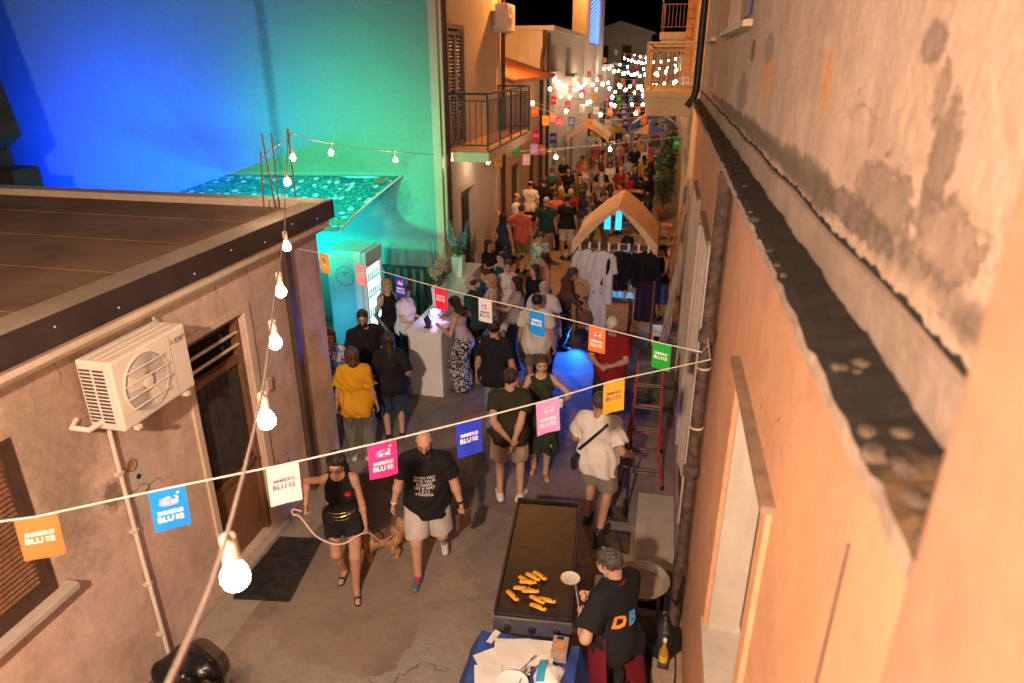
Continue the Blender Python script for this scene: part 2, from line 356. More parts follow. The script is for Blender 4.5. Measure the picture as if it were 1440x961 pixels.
# ---------------------------------------------------------------- air conditioners
M_acw = mat('cream_enamel', (.66, .56, .47), .4, .06, 4, .05)
def air_con(label, loc, rz, logo=True, detail=True):
    """local: back on the wall at y=0, front towards -y, 0.8 wide"""
    t = thing('air_conditioner', label, 'air conditioner', loc, rz, None)
    W_, D_, H_ = .8, .29, .55
    mb = MB(); mb.box(-W_ / 2, W_ / 2, -D_ - .06, -.06, 0, H_); mb.build('casing', M_acw, t, False, bevel=.018)
    f = -D_ - .06
    mb = MB(); mb.lathe([(.235, 0), (.235, .006), (.222, .008), (.215, -.02)], (-.10, f, H_ / 2), 40, 'y'); gr = mb.build('fan_ring', M_acw, t, False, True)
    MB().lathe([(.222, -.001), (.222, .0012), (.0, .0012)], (-.10, f, H_ / 2), 36, 'y').build('fan_shade_disc', mat('fan_shadow', (.3, .27, .24), .6), t, False)  # flat disc coloured as the shade inside the fan opening
    for k in range(3):
        a = k * 2.094 + .5; mbb = MB()
        mbb.grid(lambda u, v: (-.10 + (.05 + .15 * v) * math.cos(a + .8 * u * (1 - .25 * v)), f - .004 - .01 * u, H_ / 2 + (.05 + .15 * v) * math.sin(a + .8 * u * (1 - .25 * v))), 6, 4)
        mbb.build('fan_blade', mat('fan_plastic', (.55, .48, .41), .5), t, False, True)
    MB().lathe([(.055, 0), (.05, .016), (.0, .02)], (-.10, f, H_ / 2), 20, 'y').build('fan_hub', M_acw, t, False, True)
    if detail:
        for r in [.08 + .0095 * k for k in range(15)]:
            MB().tube([(-.10 + r * math.cos(q), f - .02, H_ / 2 + r * math.sin(q)) for q in [R(a) for a in range(0, 361, 15)]], .0016, 4, False).build('grille_ring', M_acw, gr, False)
        for dz in (-.14, -.05, .05, .14):
            hw = math.sqrt(.235 ** 2 - dz ** 2) + .015
            MB().tube([(-.10 - hw, f - .012, H_ / 2 + dz), (-.10 - hw + .02, f - .025, H_ / 2 + dz), (-.10 + hw - .02, f - .025, H_ / 2 + dz), (-.10 + hw, f - .012, H_ / 2 + dz)], .005, 6).build('guard_bar', M_acw, gr, False, True)
        for k in range(15):
            for (y0, y1) in ((f + .07, f + .16), (f + .18, f + .27)):
                MB().box(-W_ / 2 - .0025, -W_ / 2 + .004, y0, y1, .06 + .029 * k, .076 + .029 * k).build('side_slot', mat('slot_dark', (.06, .05, .045), .7), t, False)
        MB().box(.2, .202, f - .002, f, .03, H_ - .03).build('panel_seam', mat('seam_grey', (.3, .25, .2), .7), t, False)
        for k in range(3): MB().box(-W_ / 2 + .03, W_ / 2 - .03, f + .08 + .07 * k, f + .085 + .07 * k, H_ - .001, H_ + .006).build('top_rib', M_acw, t, False)
    if logo:
        mr = mat('logo_red', (.6, .03, .03), .5, .02, bump=0); md = mat('logo_black', (.03, .03, .03), .5, .02, bump=0)
        x0, z0, s = .225, H_ - .10, .026
        lg = MB()
        for q in (90, 210, 330):
            a = R(q); u = Vector((math.cos(a), 0, math.sin(a))); v = Vector((-math.sin(a), 0, math.cos(a)))
            c = Vector((x0, f - .003, z0)); lg.add([c, c + u * s * .5 + v * s * .29, c + u * s, c + u * s * .5 - v * s * .29], [(0, 1, 2, 3)])
        lg.build('logo', mr, t, False)
        v, fa = text_mesh('MITSUBISHI\nELECTRIC', .024, align='LEFT', bold=.0004)
        lt = MB(); lt.add([(x0 + .032 + p[0], f - .003, z0 + p[1]) for p in v], fa); lt.build('lettering', md, t, False)
    for sx in (-.28, .28):
        mb = MB(); mb.box(sx - .02, sx + .02, -D_ - .08, .0, -.035, -.004); mb.box(sx - .018, sx + .018, -.03, 0, -.036, .36); mb.build('wall_bracket', M_acw, t, False)
    MB().tube([(-W_ / 2 + .02, -.16, .06), (-W_ / 2 - .10, -.14, .05), (-W_ / 2 - .13, -.03, .07), (-W_ / 2 - .05, 0.0, .09)], .022, 8).build('refrigerant_pipe', M_acw, t, False, True)
    return t
air_con('cream outdoor air conditioning unit beside the brown door of the low house', (-4.0, 4.02, 2.5), R(90))
air_con('white outdoor air conditioning unit high on the house with the balcony', (-4.0, 16.75, 5.6), R(90), False, False)

# ---------------------------------------------------------------- house with the tall side wall and the balcony
M_tall = wallmat('light_tinted_plaster', (.15, .36, .31), (.12, .3, .26), .35, patches=[((-7.3, 12.3, 5.0), (.10, .3, 2.0), (.1, .23, .2), .5), ((-5.0, 12.3, 2.5), (.35, .4, .35), (.1, .24, .21), .4)], streak=.08, bumpy=.12)  # blue-green of the light on this wall is put into its colour
M_tallS = wallmat('warm_plaster', (.55, .45, .35), (.36, .28, .2), .4, streak=.25, bumpy=.25)
th = thing('balcony_house', 'tall house with side wall tinted aqua for its light, shuttered balcony door and drainpipes', 'house', (-4.0, 14.8, 0))
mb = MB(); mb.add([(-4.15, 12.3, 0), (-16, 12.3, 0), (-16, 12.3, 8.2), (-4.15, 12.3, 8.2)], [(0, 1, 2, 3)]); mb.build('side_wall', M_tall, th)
bd = (12.88, 13.85, 3.44, 5.52); gd = (13.4, 14.5, 0, 2.5)
mb = MB(); strip_wall(mb, 'x', -4.0, 12.298, 17.25, 0, 8.2, [bd, gd], .2, -1); mb.add([(-4.0, 12.298, 0), (-4.15, 12.298, 0), (-4.15, 12.298, 8.2), (-4.0, 12.298, 8.2)], [(0, 1, 2, 3)])
mb.add([(-4, 17.25, 0), (-16, 17.25, 0), (-16, 17.25, 8.2), (-4, 17.25, 8.2)], [(0, 1, 2, 3)]); mb.build('front_wall', M_tallS, th)
mb = MB(); mb.box(-16, -3.9, 12.2, 17.3, 8.2, 8.35); mb.build('roof', M_fascia, th)
M_shut = mat('grey_brown_shutter', (.10, .08, .075), .5, .3)
for s_, (a, b) in enumerate(((12.9, 13.36), (13.37, 13.83))):
    mb = MB(); mb.box(-4.05, -3.985, a, a + .06, 3.46, 5.48); mb.box(-4.05, -3.985, b - .06, b, 3.46, 5.48)
    for z in (3.46, 4.35, 5.42): mb.box(-4.05, -3.985, a + .06, b - .06, z, z + .06)
    sh = mb.build('shutter', M_shut, th)
    for k in range(30):
        z = 3.56 + .062 * k
        if 4.32 < z < 4.43: continue
        MB().cbox((-4.02, (a + b) / 2, z), .055, b - a - .12, .012, Matrix.Rotation(R(38), 3, 'Y')).build('louvre_slat', M_wood if z > 4.4 else M_shut, sh)
MB().box(-4.12, -4.1, 12.88, 13.85, 3.44, 5.52).build('door_backing', M_dark, th)
for y0, y1, z0, z1 in ((12.8, 12.88, 3.44, 5.6), (13.85, 13.93, 3.44, 5.6), (12.881, 13.849, 5.52, 5.6)): MB().box(-4.005, -3.97, y0, y1, z0, z1).build('door_surround', M_shut, th)
gdo = MB().box(-4.19, -4.12, 13.4, 14.5, 0, 2.5).build('ground_door', M_shut, th)
for y in (13.5, 13.97): MB().box(-4.125, -4.1, y, y + .42, .3, 2.3).build('panel', M_dark, gdo)
for y0, y1, z0, z1 in ((13.3, 13.398, 0, 2.6), (14.502, 14.6, 0, 2.6), (13.399, 14.501, 2.502, 2.6)): MB().box(-4.01, -3.97, y0, y1, z0, z1).build('door_surround', M_cream, th)
for (y, x, r, m, nm) in ((12.5, -3.93, .05, mat('dark_brown_pipe', (.05, .03, .022), .5, .3), 'downpipe'), (12.36, -3.95, .03, M_cream, 'downpipe'), (17.1, -3.93, .055, mat('dark_brown_pipe', (.05, .03, .022), .5, .3), 'downpipe')):
    MB().tube([(x, y, 8.2), (x, y, 1.9), (x, y + .05, 1.75), (x + .09, y + .12, 1.6), (x + .09, y + .14, 0)] if y < 13 else [(x, y, 8.2), (x, y, 0)], r, 10).build(nm, m, th, smooth=True)
# balcony
mb = MB(); mb.box(-4.0, -3.17, 12.6, 16.75, 3.22, 3.4); mb.build('balcony_slab', M_cream, th, bevel=.015)
MB().box(-3.99, -3.2, 12.63, 16.72, 3.402, 3.42).build('balcony_tiles', mat('terracotta_tile', (.3, .15, .08), .6, .25, 12), th)
M_blk = mat('black_iron', (.018, .015, .013), .45, .2)
rl = MB(); zt = 4.42
for z, r in ((zt, .02), (zt - .12, .011), (3.52, .013)):
    rl.tube([(-3.98, 12.66, z), (-3.21, 12.66, z)], r, 6); rl.tube([(-3.21, 12.66, z), (-3.21, 16.7, z)], r, 6); rl.tube([(-3.21, 16.7, z), (-3.98, 16.7, z)], r, 6)
rail = rl.build('railing', M_blk, th, smooth=True)
bme = MB().tube([(0, 0, 3.52), (0, 0, zt - .12)], .008, 5).mesh('baluster', M_blk)
for x, y in [(-3.98 + .11 * k, 12.66) for k in range(1, 7)] + [(-3.21, 12.66 + .101 * k) for k in range(1, 40)] + [(-3.98 + .11 * k, 16.7) for k in range(1, 7)]:
    link('baluster', bme, rail, (x + 4.0, y - 14.8, 0))
pme = MB().tube([(0, 0, 3.25), (0, 0, zt)], .017, 6).mesh('post', M_blk)
for x, y in [(-3.21, 12.66), (-3.21, 13.67), (-3.21, 14.68), (-3.21, 15.69), (-3.21, 16.7), (-3.97, 12.66), (-3.97, 16.7)]: link('post', pme, rail, (x + 4.0, y - 14.8, 0))
# things beside the tall wall: a dark roof edge far left
M_pitch = mat('dark_fibre_cement', (.03, .027, .026), .8, .3)
hb = thing('back_shed', 'dark shed gable standing before the blue lit side wall', 'shed', (-11, 9, 0))
mb = MB(); mb.box(-13.5, -10.24, 8.8, 9.3, 0, 3.66); mb.build('wall', M_pitch, hb); mb = MB(); mb.box(-10.235, -9.78, 8.8, 9.3, 0, 3.42); mb.build('lower_wall', M_pitch, hb)
mb = MB(); mb.add([(-13.5, 8.7, 8.0), (-10.6, 8.7, 8.0), (-9.95, 8.7, 3.9), (-10.3, 8.7, 3.665), (-13.5, 8.7, 3.665), (-13.5, 9.3, 8.0), (-10.6, 9.3, 8.0), (-9.95, 9.3, 3.9), (-10.3, 9.3, 3.665), (-13.5, 9.3, 3.665)],
    [(0, 1, 2, 3, 4), (9, 8, 7, 6, 5), (0, 5, 6, 1), (1, 6, 7, 2), (2, 7, 8, 3), (3, 8, 9, 4), (4, 9, 5, 0)]); mb.build('gable', M_pitch, hb)

# ---------------------------------------------------------------- houses further along the left side
M_org = wallmat('ochre_plaster', (.55, .36, .2), (.38, .24, .13), .5)
M_tile = mat('clay_roof_tile', (.26, .10, .055), .7, .4, 14)
oh = thing('tiled_roof_house', 'ochre house with a lean-to roof of clay tiles and brown eave', 'house', (-4.0, 20.4, 0))
mb = MB(); strip_wall(mb, 'x', -4.05, 17.26, 23.6, 0, 4.5, [(18.6, 19.6, 0, 2.3), (21.2, 22.2, 0, 2.4)], .2, -1); mb.add([(-5.5, 17.26, 4.5), (-5.5, 23.6, 4.5), (-5.5, 23.6, 5.9), (-5.5, 17.26, 5.9)], [(0, 1, 2, 3)]); mb.build('wall', M_org, oh)
for y in (18.6, 21.2): MB().box(-4.2, -4.12, y, y + 1.0, 0, 2.35).build('door', M_wood2, oh)
MB().box(-12, -5.1, 17.3, 23.7, 5.9, 6.06).build('upper_roof', M_fascia, oh)
rf = MB().add([(-3.7, 17.26, 4.5), (-3.7, 23.5, 4.5), (-5.5, 23.5, 5.05), (-5.5, 17.26, 5.05), (-3.7, 17.26, 4.44), (-3.7, 23.5, 4.44), (-5.5, 23.5, 4.99), (-5.5, 17.26, 4.99)], [(0, 1, 2, 3), (7, 6, 5, 4), (0, 4, 5, 1), (1, 5, 6, 2), (2, 6, 7, 3), (3, 7, 4, 0)]).build('lean_to_roof', M_tile, oh)
tm = MB(); nn = 6
tm.grid(lambda u, v: (-1.9 + 1.92 * v, .105 * math.cos(math.pi * (1 - u)) * (1.05 - .1 * v), .58 - .587 * v + .075 * math.sin(math.pi * u)), nn, 4)
tme = tm.mesh('roof_tile', M_tile, smooth=True)
for k in range(28): link('roof_tile', tme, rf, (.33, 17.4 - 20.4 + .22 * k, 4.5))
MB().tube([(-3.95, 23.0, 5.85), (-3.95, 23.0, 5.4), (-3.95, 22.6, 5.0), (-3.95, 22.6, 0)], .06, 10).build('downpipe', mat('dark_brown_pipe', (.05, .03, .022), .5, .3), oh, smooth=True)
M_wht = wallmat('white_plaster', (.66, .6, .54), (.45, .38, .31), .45, streak=.3)
wh = thing('long_white_house', 'long white house with recessed upper openings and pale flat eave', 'house', (-4.0, 29, 0))
ops = [(24.6, 26.9, 4.6, 5.5), (28.2, 29.6, 4.5, 5.45), (25.4, 26.4, 0, 2.3), (30.5, 31.5, 0, 2.3)]
mb = MB(); strip_wall(mb, 'x', -4.0, 23.61, 34.0, 0, 5.85, ops, .35, -1); mb.add([(-4, 23.61, 0), (-12, 23.61, 0), (-12, 23.61, 5.85), (-4, 23.61, 5.85)], [(0, 1, 2, 3)]); mb.build('wall', M_wht, wh)
for (a, b, c, d_) in ops: MB().box(-4.42, -4.351, a, b, c, d_).build('door' if c == 0 else 'window', M_wood2 if c == 0 else mat('grey_pane', (.16, .14, .12), .4), wh)
MB().box(-4.05, -3.62, 28.1, 29.7, 4.38, 4.48).build('sill', M_fascia, wh)
MB().box(-12, -3.75, 23.6, 34.2, 5.86, 6.0).build('eave', M_wht, wh)
MB().tube([(-3.93, 23.75, 5.8), (-3.93, 23.75, 0)], .055, 8).build('downpipe', mat('dark_brown_pipe', (.05, .03, .022), .5, .3), wh)
tw = thing('blue_lit_tower_house', 'tall narrow house whose shuttered upper window glows with blue light curtains', 'house', (-4.0, 39, 0))
mb = MB(); strip_wall(mb, 'x', -4.0, 34.21, 43.5, 0, 8.6, [(36.3, 41.5, 5.7, 8.1), (37, 38, 0, 2.4)], .25, -1); mb.add([(-4, 34.21, 0), (-4.6, 34.21, 0), (-4.6, 34.21, 8.6), (-4, 34.21, 8.6)], [(0, 1, 2, 3)]); mb.build('wall', M_wht, tw)
MB().box(-4.8, -3.2, 34.0, 43.8, 8.6, 8.8).build('roof', M_fascia, tw)
MB().box(-4.24, -4.2, 36.3, 41.5, 5.7, 8.1).build('shutter', mat('blue_grey_shutter', (.1, .12, .3), .5), tw)
M_blueled = glow('blue_led', (.05, .12, 1.0), 14)
for k in range(14):
    y = 36.5 + .37 * k
    mb = MB()
    for j in range(12): mb.lathe([(.0, -.03), (.035, 0), (.0, .03)], (-4.1, y, 5.8 + .18 * j + .06 * ((k * 7) % 3)), 5)
    mb.build('light_strand', M_blueled, tw)
mb = MB(); mb.box(-4.05, -3.97, 37, 38, .0, 2.4); mb.build('door', M_wood2, tw)
# distance
def plain_house(name, label, x0, x1, y0, y1, h, m, wins, face, roof=None):
    z0 = zg(y0) - .3; t = thing(name, label, 'house', ((x0 + x1) / 2, (y0 + y1) / 2, z0))
    mb = MB(); mb.box(x0, x1, y0, y1, z0, z0 + h); mb.build('wall', m, t)
    if roof == 'gable':
        c = (x0 + x1) / 2
        mb = MB(); mb.add([(x0 - .4, y0 - .3, z0 + h), (c, y0 - .3, z0 + h + 1.1), (x1 + .4, y0 - .3, z0 + h), (x0 - .4, y1, z0 + h), (c, y1, z0 + h + 1.1), (x1 + .4, y1, z0 + h),
                  (x0 - .4, y0 - .3, z0 + h - .15), (x1 + .4, y0 - .3, z0 + h - .15), (x0 - .4, y1, z0 + h - .15), (x1 + .4, y1, z0 + h - .15)], [(0, 1, 4, 3), (1, 2, 5, 4), (0, 6, 7, 2, 1), (6, 8, 9, 7), (0, 3, 8, 6), (2, 7, 9, 5)]); mb.build('roof', m, t)
    else: MB().box(x0 - .2, x1 + .2, y0 - .2, y1, z0 + h + .003, z0 + h + .18).build('roof', M_fascia, t)
    for (a, b, c, d_) in wins:
        if face == 'y':
            f = MB().box(a, b, y0 - .05, y0 - .002, z0 + c, z0 + d_).build('window', M_wood2, t); MB().box(a + .08, b - .08, y0 - .07, y0 - .051, z0 + c + .08, z0 + d_ - .08).build('pane', M_dark, f)
        else:
            X = x0 if face == '-x' else x1; s_ = -1 if face == '-x' else 1
            f = MB().box(min(X + s_ * .002, X + s_ * .05), max(X + s_ * .002, X + s_ * .05), a, b, z0 + c, z0 + d_).build('window', M_wood2, t); MB().box(min(X + s_ * .051, X + s_ * .07), max(X + s_ * .051, X + s_ * .07), a + .08, b - .08, z0 + c + .08, z0 + d_ - .08).build('pane', M_dark, f)
    return t
plain_house('gabled_house', 'small pale gabled house closing the far end of the lane', -8.6, -2.2, 78, 86, 6.4, M_wht, [(-7.6, -6.6, 3.4, 5.2), (-5.2, -4.2, 3.4, 5.2), (-7.4, -6.4, .3, 2.4), (-4.6, -3.6, .3, 2.4)], 'y', 'gable')
plain_house('far_left_house', 'plain house on the left before the gabled house', -12, -4.2, 43.9, 56, 4.4, M_wht, [(45, 46, 1, 2.3), (48, 49, .3, 2.4), (51.5, 52.5, 1, 2.3)], '+x')
plain_house('far_left_house', 'low plastered house on the left furthest up the lane', -12, -5.0, 57, 76, 3.6, M_org, [(59, 60, .9, 2.2), (64, 65, .3, 2.4), (69, 70, .9, 2.2)], '+x')

# ---------------------------------------------------------------- right hand house with the ledge
M_upper = wallmat('peeling_plaster', (.49, .34, .245), (.33, .22, .15), .75,
    patches=[((.5, 1.75, 4.70), (.5, .22, .075), (.27, .185, .125), .07), ((.5, 1.44, 4.83), (.5, .06, .1), (.24, .165, .11), .1), ((.5, 1.35, 4.70), (.5, .16, .07), (.3, .2, .14), .12), ((.5, 1.95, 4.62), (.5, .3, .04), (.25, .17, .12), .15),
             ((.5, 1.62, 5.03), (.5, .07, .035), (.26, .18, .13), .12), ((.5, 1.52, 4.94), (.5, .03, .05), (.3, .2, .14), .1), ((.5, 2.58, 4.93), (.5, .07, .1), (.6, .27, .09), .3), ((.5, 4.1, 4.92), (.5, .2, .12), (.56, .28, .11), .5),
             ((.5, 5.4, 4.78), (.5, .28, .13), (.28, .21, .15), .06), ((.5, 5.0, 5.05), (.5, .12, .06), (.16, .12, .085), .1), ((.5, 4.2, 5.06), (.5, .15, .07), (.3, .24, .18), .1), ((.5, 3.6, 4.62), (.5, 2.5, .05), (.2, .14, .1), .3), ((.5, 5.5, 4.6), (.5, 3.5, .05), (.14, .1, .07), .25)], streak=.5, crack=.9, bumpy=.7, mott=5.5, jag=3.2)
M_lowerR = wallmat('salmon_plaster', (.60, .305, .165), (.44, .215, .115), .7, patches=[((.5, 1.25, 2.9), (.5, .05, .08), (.25, .14, .08), .2)], streak=.2, crack=1.1, bumpy=.3, mott=2.4)
M_band = wallmat('stained_cement_band', (.34, .245, .18), (.19, .13, .095), .9, streak=.2, bumpy=.6, mott=7)
M_moss = wallmat('black_moss_ledge', (.016, .011, .008), (.01, .008, .006), .7, patches=[((.42, .95, 4.4), (.1, .12, .3), (.09, .05, .022), .3)], streak=0, bumpy=1.0)
rh = thing('ledge_house', 'old salmon plaster house with peeling upper wall and mossy ledge', 'house', (.5, 6, 0))
wins = [(2.35, 3.47, 1.7, 3.36), (6.6, 7.75, .05, 3.3), (9.1, 10.2, .05, 3.25)]
mb = MB(); strip_wall(mb, 'x', .5, -4, 12.2, 0, 4.36, wins, .26, 1); mb.build('lower_wall', M_lowerR, rh)
uw = [(5.3, 7.6, 5.25, 6.9), (9.4, 10.9, 5.25, 6.9)]
mb = MB(); strip_wall(mb, 'x', .505, -4, 12.2, 4.36, 8.0, uw, .2, 1); mb.add([(.505, 12.2, 0), (6, 12.2, 0), (6, 12.2, 8), (.505, 12.2, 8)], [(0, 1, 2, 3)]); mb.build('upper_wall', M_upper, rh)
# ledge: rough sloping mossy top, broken outer edge
NY = 220
def ledge_pt(u, v):
    y = .6 + 11.6 * u
    n1 = .003 * math.sin(3.1 * y) + .002 * math.sin(17 * y + 2) + .003 * math.sin(41 * y + 1) * math.sin(5 * y) + .003 * math.sin(97 * y) * math.sin(9 * y + 1)
    prof = [(.502, 4.30), (.40, 4.30), (.375, 4.335), (.378, 4.368), (.40, 4.385), (.45, 4.395), (.502, 4.41)]
    x, z = prof[int(round(v * 6))]
    e = 1.0 if x < .45 else 0
    return (x + n1 * e, y, z + .006 * math.sin(23 * y + 9 * v) * (1 if v > .3 else .3) + .004 * math.sin(61 * y + 5 * v))
mb = MB(); mb.grid(ledge_pt, NY, 6)
mb.m = [1 if j < 3 else 0 for j in range(6) for i in range(NY)]
ledge = mb.build('ledge', [M_moss, M_band], rh, smooth=False)
lump = MB()
for k in range(5): pass
rngl = random.Random(3)
for k in range(18):
    y = .85 + 3.2 * rngl.random() ** 1.6; r = .008 + .014 * rngl.random(); x = .385 + .07 * rngl.random() ** 2
    b = MB(); b.lathe([(0, -r * .4), (r * .8, -r * .3), (r, 0), (r * .7, r * .35), (0, r * .45)], (0, 0, 0), 7)
    b.v = [(q[0] * (1 + .5 * rngl.random()) + x, q[1] * 1.5 + y, q[2] * (1 + .4 * rngl.random()) + 4.386 + .15 * max(0, x - .4)) for q in b.v]
    b.build('moss_lump', mat('dry_lichen', (.075, .05, .03), .95, .5, 40, .6, 90), ledge, smooth=True)
mb = MB(); mb.grid(lambda u, v: (.492 - .006 * v + .004 * math.sin(9 * (.6 + 11.6 * u)), .6 + 11.6 * u, 4.405 + .125 * v + .006 * math.sin(5 * (.6 + 11.6 * u)) * v), 90, 3)
mb.grid(lambda u, v: (.486 + .02 * v, .6 + 11.6 * u, 4.53 + .006 * math.sin(5 * (.6 + 11.6 * u))), 90, 1); mb.build('cement_band', M_band, rh)
mb = MB(); mb.grid(lambda u, v: (.498 + .006 * v, .6 + 11.6 * u, 4.533 + .006 * math.sin(5 * (.6 + 11.6 * u)) + .010 * v * (1 + .4 * math.sin(23 * (.6 + 11.6 * u)) + .4 * math.sin(61 * (.6 + 11.6 * u)) + .3 * math.sin(131 * (.6 + 11.6 * u)))), 700, 1); mb.build('mould_line', M_moss, rh)
# near part of the facade standing proud of the rest
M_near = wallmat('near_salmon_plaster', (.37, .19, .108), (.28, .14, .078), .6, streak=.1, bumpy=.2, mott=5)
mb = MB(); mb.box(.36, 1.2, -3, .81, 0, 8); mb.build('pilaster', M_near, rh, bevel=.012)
# windows with marble jambs
M_marb = wallmat('stained_marble', (.5, .42, .34), (.3, .24, .19), .6, streak=.4, bumpy=.2)
for i, (a, b, c, d_) in enumerate(wins):
    for yy in (b - .03,): MB().box(.505, .74, yy, yy + .028, c, d_).build('stone_jamb', M_marb, rh)
    MB().box(.505, .74, a + .002, a + .03, c, d_).build('stone_jamb', M_marb, rh)
    if i == 0: MB().box(.47, .76, a - .08, b + .08, c - .05, c + .006).build('stone_sill', M_marb, rh, bevel=.006)
    for y0, y1, z0, z1 in ((a - .11, a - .002, c, d_ + .1), (b + .002, b + .11, c, d_ + .1), (a - .001, b + .001, d_ + .002, d_ + .1)): MB().box(.478, .503, y0, y1, z0, z1).build('stone_surround', M_marb if i else M_lowerR, rh, bevel=.004)
    MB().box(.45, .50, a - .14, b + .14, d_ + .102, d_ + .135).build('drip_mould', mat('brown_lintel', (.2, .125, .08), .8, .3), rh)
    f = MB().box(.70, .755, a + .03, b - .03, c, d_).build('closed_shutter', M_wood2, rh)
    for k in range(2): MB().box(.685, .699, a + .08 + k * (b - a) / 2, a + (b - a) / 2 - .06 + k * (b - a) / 2 - .0, c + .1, d_ - .1).build('panel', M_wood2, f)
for (a, b, c, d_) in uw:
    f = MB().box(.62, .68, a, b, c, d_).build('upper_window', M_wood, rh)
    for k in range(2): MB().box(.605, .619, a + .1 + k * (b - a) / 2, a + (b - a) / 2 - .08 + k * (b - a) / 2, c + .1, d_ - .1).build('pane', MATS['dark_glass'], f)
    MB().box(.44, .62, a - .08, b + .08, c - .045, c - .002).build('window_ledge', M_cream, rh, bevel=.006)
# rusty soil pipe with collars
M_sp = mat('flaking_black_pipe', (.06, .035, .026), .75, .75, 16, .5, 50)
mb = MB(); mb.tube([(.42, 4.86, 4.3), (.42, 4.86, .55), (.40, 4.8, .4), (.36, 4.62, .28), (.34, 4.45, .22)], .048, 14); sp = mb.build('soil_pipe', M_sp, rh, smooth=True)
for z in (3.12, 1.95, 1.0): MB().lathe([(.05, -.06), (.063, -.05), (.063, .03), (.052, .05)], (.42, 4.86, z), 14).build('pipe_collar', M_sp, sp, smooth=True)
for z in (2.86, 2.35): MB().lathe([(.053, -.008), (.056, 0), (.053, .008)], (.42, 4.86, z), 12).build('wire_tie', M_cream, sp)
MB().tube([(.495, 5.08, 4.3), (.495, 5.08, .1)], .012, 6).build('cable', M_cream, rh)
MB().tube([(.492, 5.6, 2.9), (.49, 5.5, 2.4), (.49, 5.62, 1.8), (.49, 5.45, 1.0), (.49, 5.5, .2)], .006, 5).build('cable', mat('brown_cable', (.12, .07, .05), .6), rh)
MB().tube([(.497, 1.43, 3.95), (.497, 1.44, 1.0)], .006, 6).build('thin_cable', mat('brown_cable', (.12, .07, .05), .6), rh)
for y0, y1 in ((5.15, 5.28), (5.35, 5.45), (5.75, 5.95), (8.2, 8.4), (8.5, 8.58), (10.6, 10.9)): MB().box(.46, .502, y0, y1, 0, 3.5 - .3 * (y0 > 8)).build('pilaster_strip', M_marb, rh, bevel=.006)
MB().box(.455, .5, 1.0, 12.1, 0, .22).build('plinth', wallmat('dirty_plinth', (.33, .22, .15), (.1, .07, .05), .8, bumpy=.6), rh)
# black downpipe at the end of the ledge
MB().tube([(.43, 12.32, 8.0), (.43, 12.32, 4.55), (.40, 12.32, 4.42), (.30, 12.3, 4.28)], .06, 10).build('black_downpipe', M_blk, rh, smooth=True)

# ---------------------------------------------------------------- right hand houses beyond, with the projecting balcony
M_far = wallmat('pale_ochre_plaster', (.58, .44, .31), (.4, .29, .2), .4, streak=.3)
fh = thing('right_balcony_house', 'pale house on the right with a projecting balcony above the lane', 'house', (.6, 17, 0))
ops = [(13.2, 14.2, 0, 2.5), (15.5, 16.5, 0, 2.5), (18.4, 19.4, 0, 2.5), (20.6, 21.6, .9, 2.4), (18.6, 20.2, 4.3, 6.5)]
mb = MB(); strip_wall(mb, 'x', .6, 12.21, 24, 0, 8.5, ops, .2, 1); mb.add([(.6, 12.21, 0), (6, 12.21, 0), (6, 12.21, 8.5), (.6, 12.21, 8.5)], [(0, 1, 2, 3)]); mb.build('wall', M_far, fh)
for (a, b, c, d_) in ops: MB().box(.76, .82, a, b, c, d_).build('door' if c in (0, 4.3) else 'window', M_wood2, fh)
for (a, b, c, d_) in ops[:4]:
    for y0, y1, z0, z1 in ((a - .12, a - .002, c, d_ + .12), (b + .002, b + .12, c, d_ + .12), (a - .001, b + .001, d_ + .002, d_ + .12)): MB().box(.56, .602, y0, y1, z0, z1).build('stone_surround', M_marb, fh)
mb = MB(); mb.box(-.62, .6, 18, 22, 4.12, 4.3); mb.box(-.55, .6, 18.1, 21.9, 3.7, 4.115); mb.build('balcony_slab', M_far, fh, bevel=.02)
M_rail = mat('cream_iron', (.5, .38, .26), .5, .15)
rl = MB()
for z, r in ((5.36, .03), (5.22, .016), (4.42, .018)):
    rl.tube([(.58, 18.05, z), (-.58, 18.05, z)], r, 6); rl.tube([(-.58, 18.05, z), (-.58, 21.95, z)], r, 6); rl.tube([(-.58, 21.95, z), (.58, 21.95, z)], r, 6)
rail2 = rl.build('railing', M_rail, fh, smooth=True)
bm2 = MB().tube([(0, 0, 4.42), (0, 0, 5.22)], .011, 5).mesh('baluster', M_rail)
for x, y in [(.58 - .115 * k, 18.05) for k in range(1, 10)] + [(-.58, 18.05 + .13 * k) for k in range(1, 30)] + [(.58 - .115 * k, 21.95) for k in range(1, 10)]: link('baluster', bm2, rail2, (x - .6, y - 17, 0))
pm2 = MB().box(-.03, .03, -.03, .03, 4.3, 5.38).mesh('post', M_rail)
for x, y in [(-.58, 18.05), (-.58, 20), (-.58, 21.95)]: link('post', pm2, rail2, (x - .6, y - 17, 0))
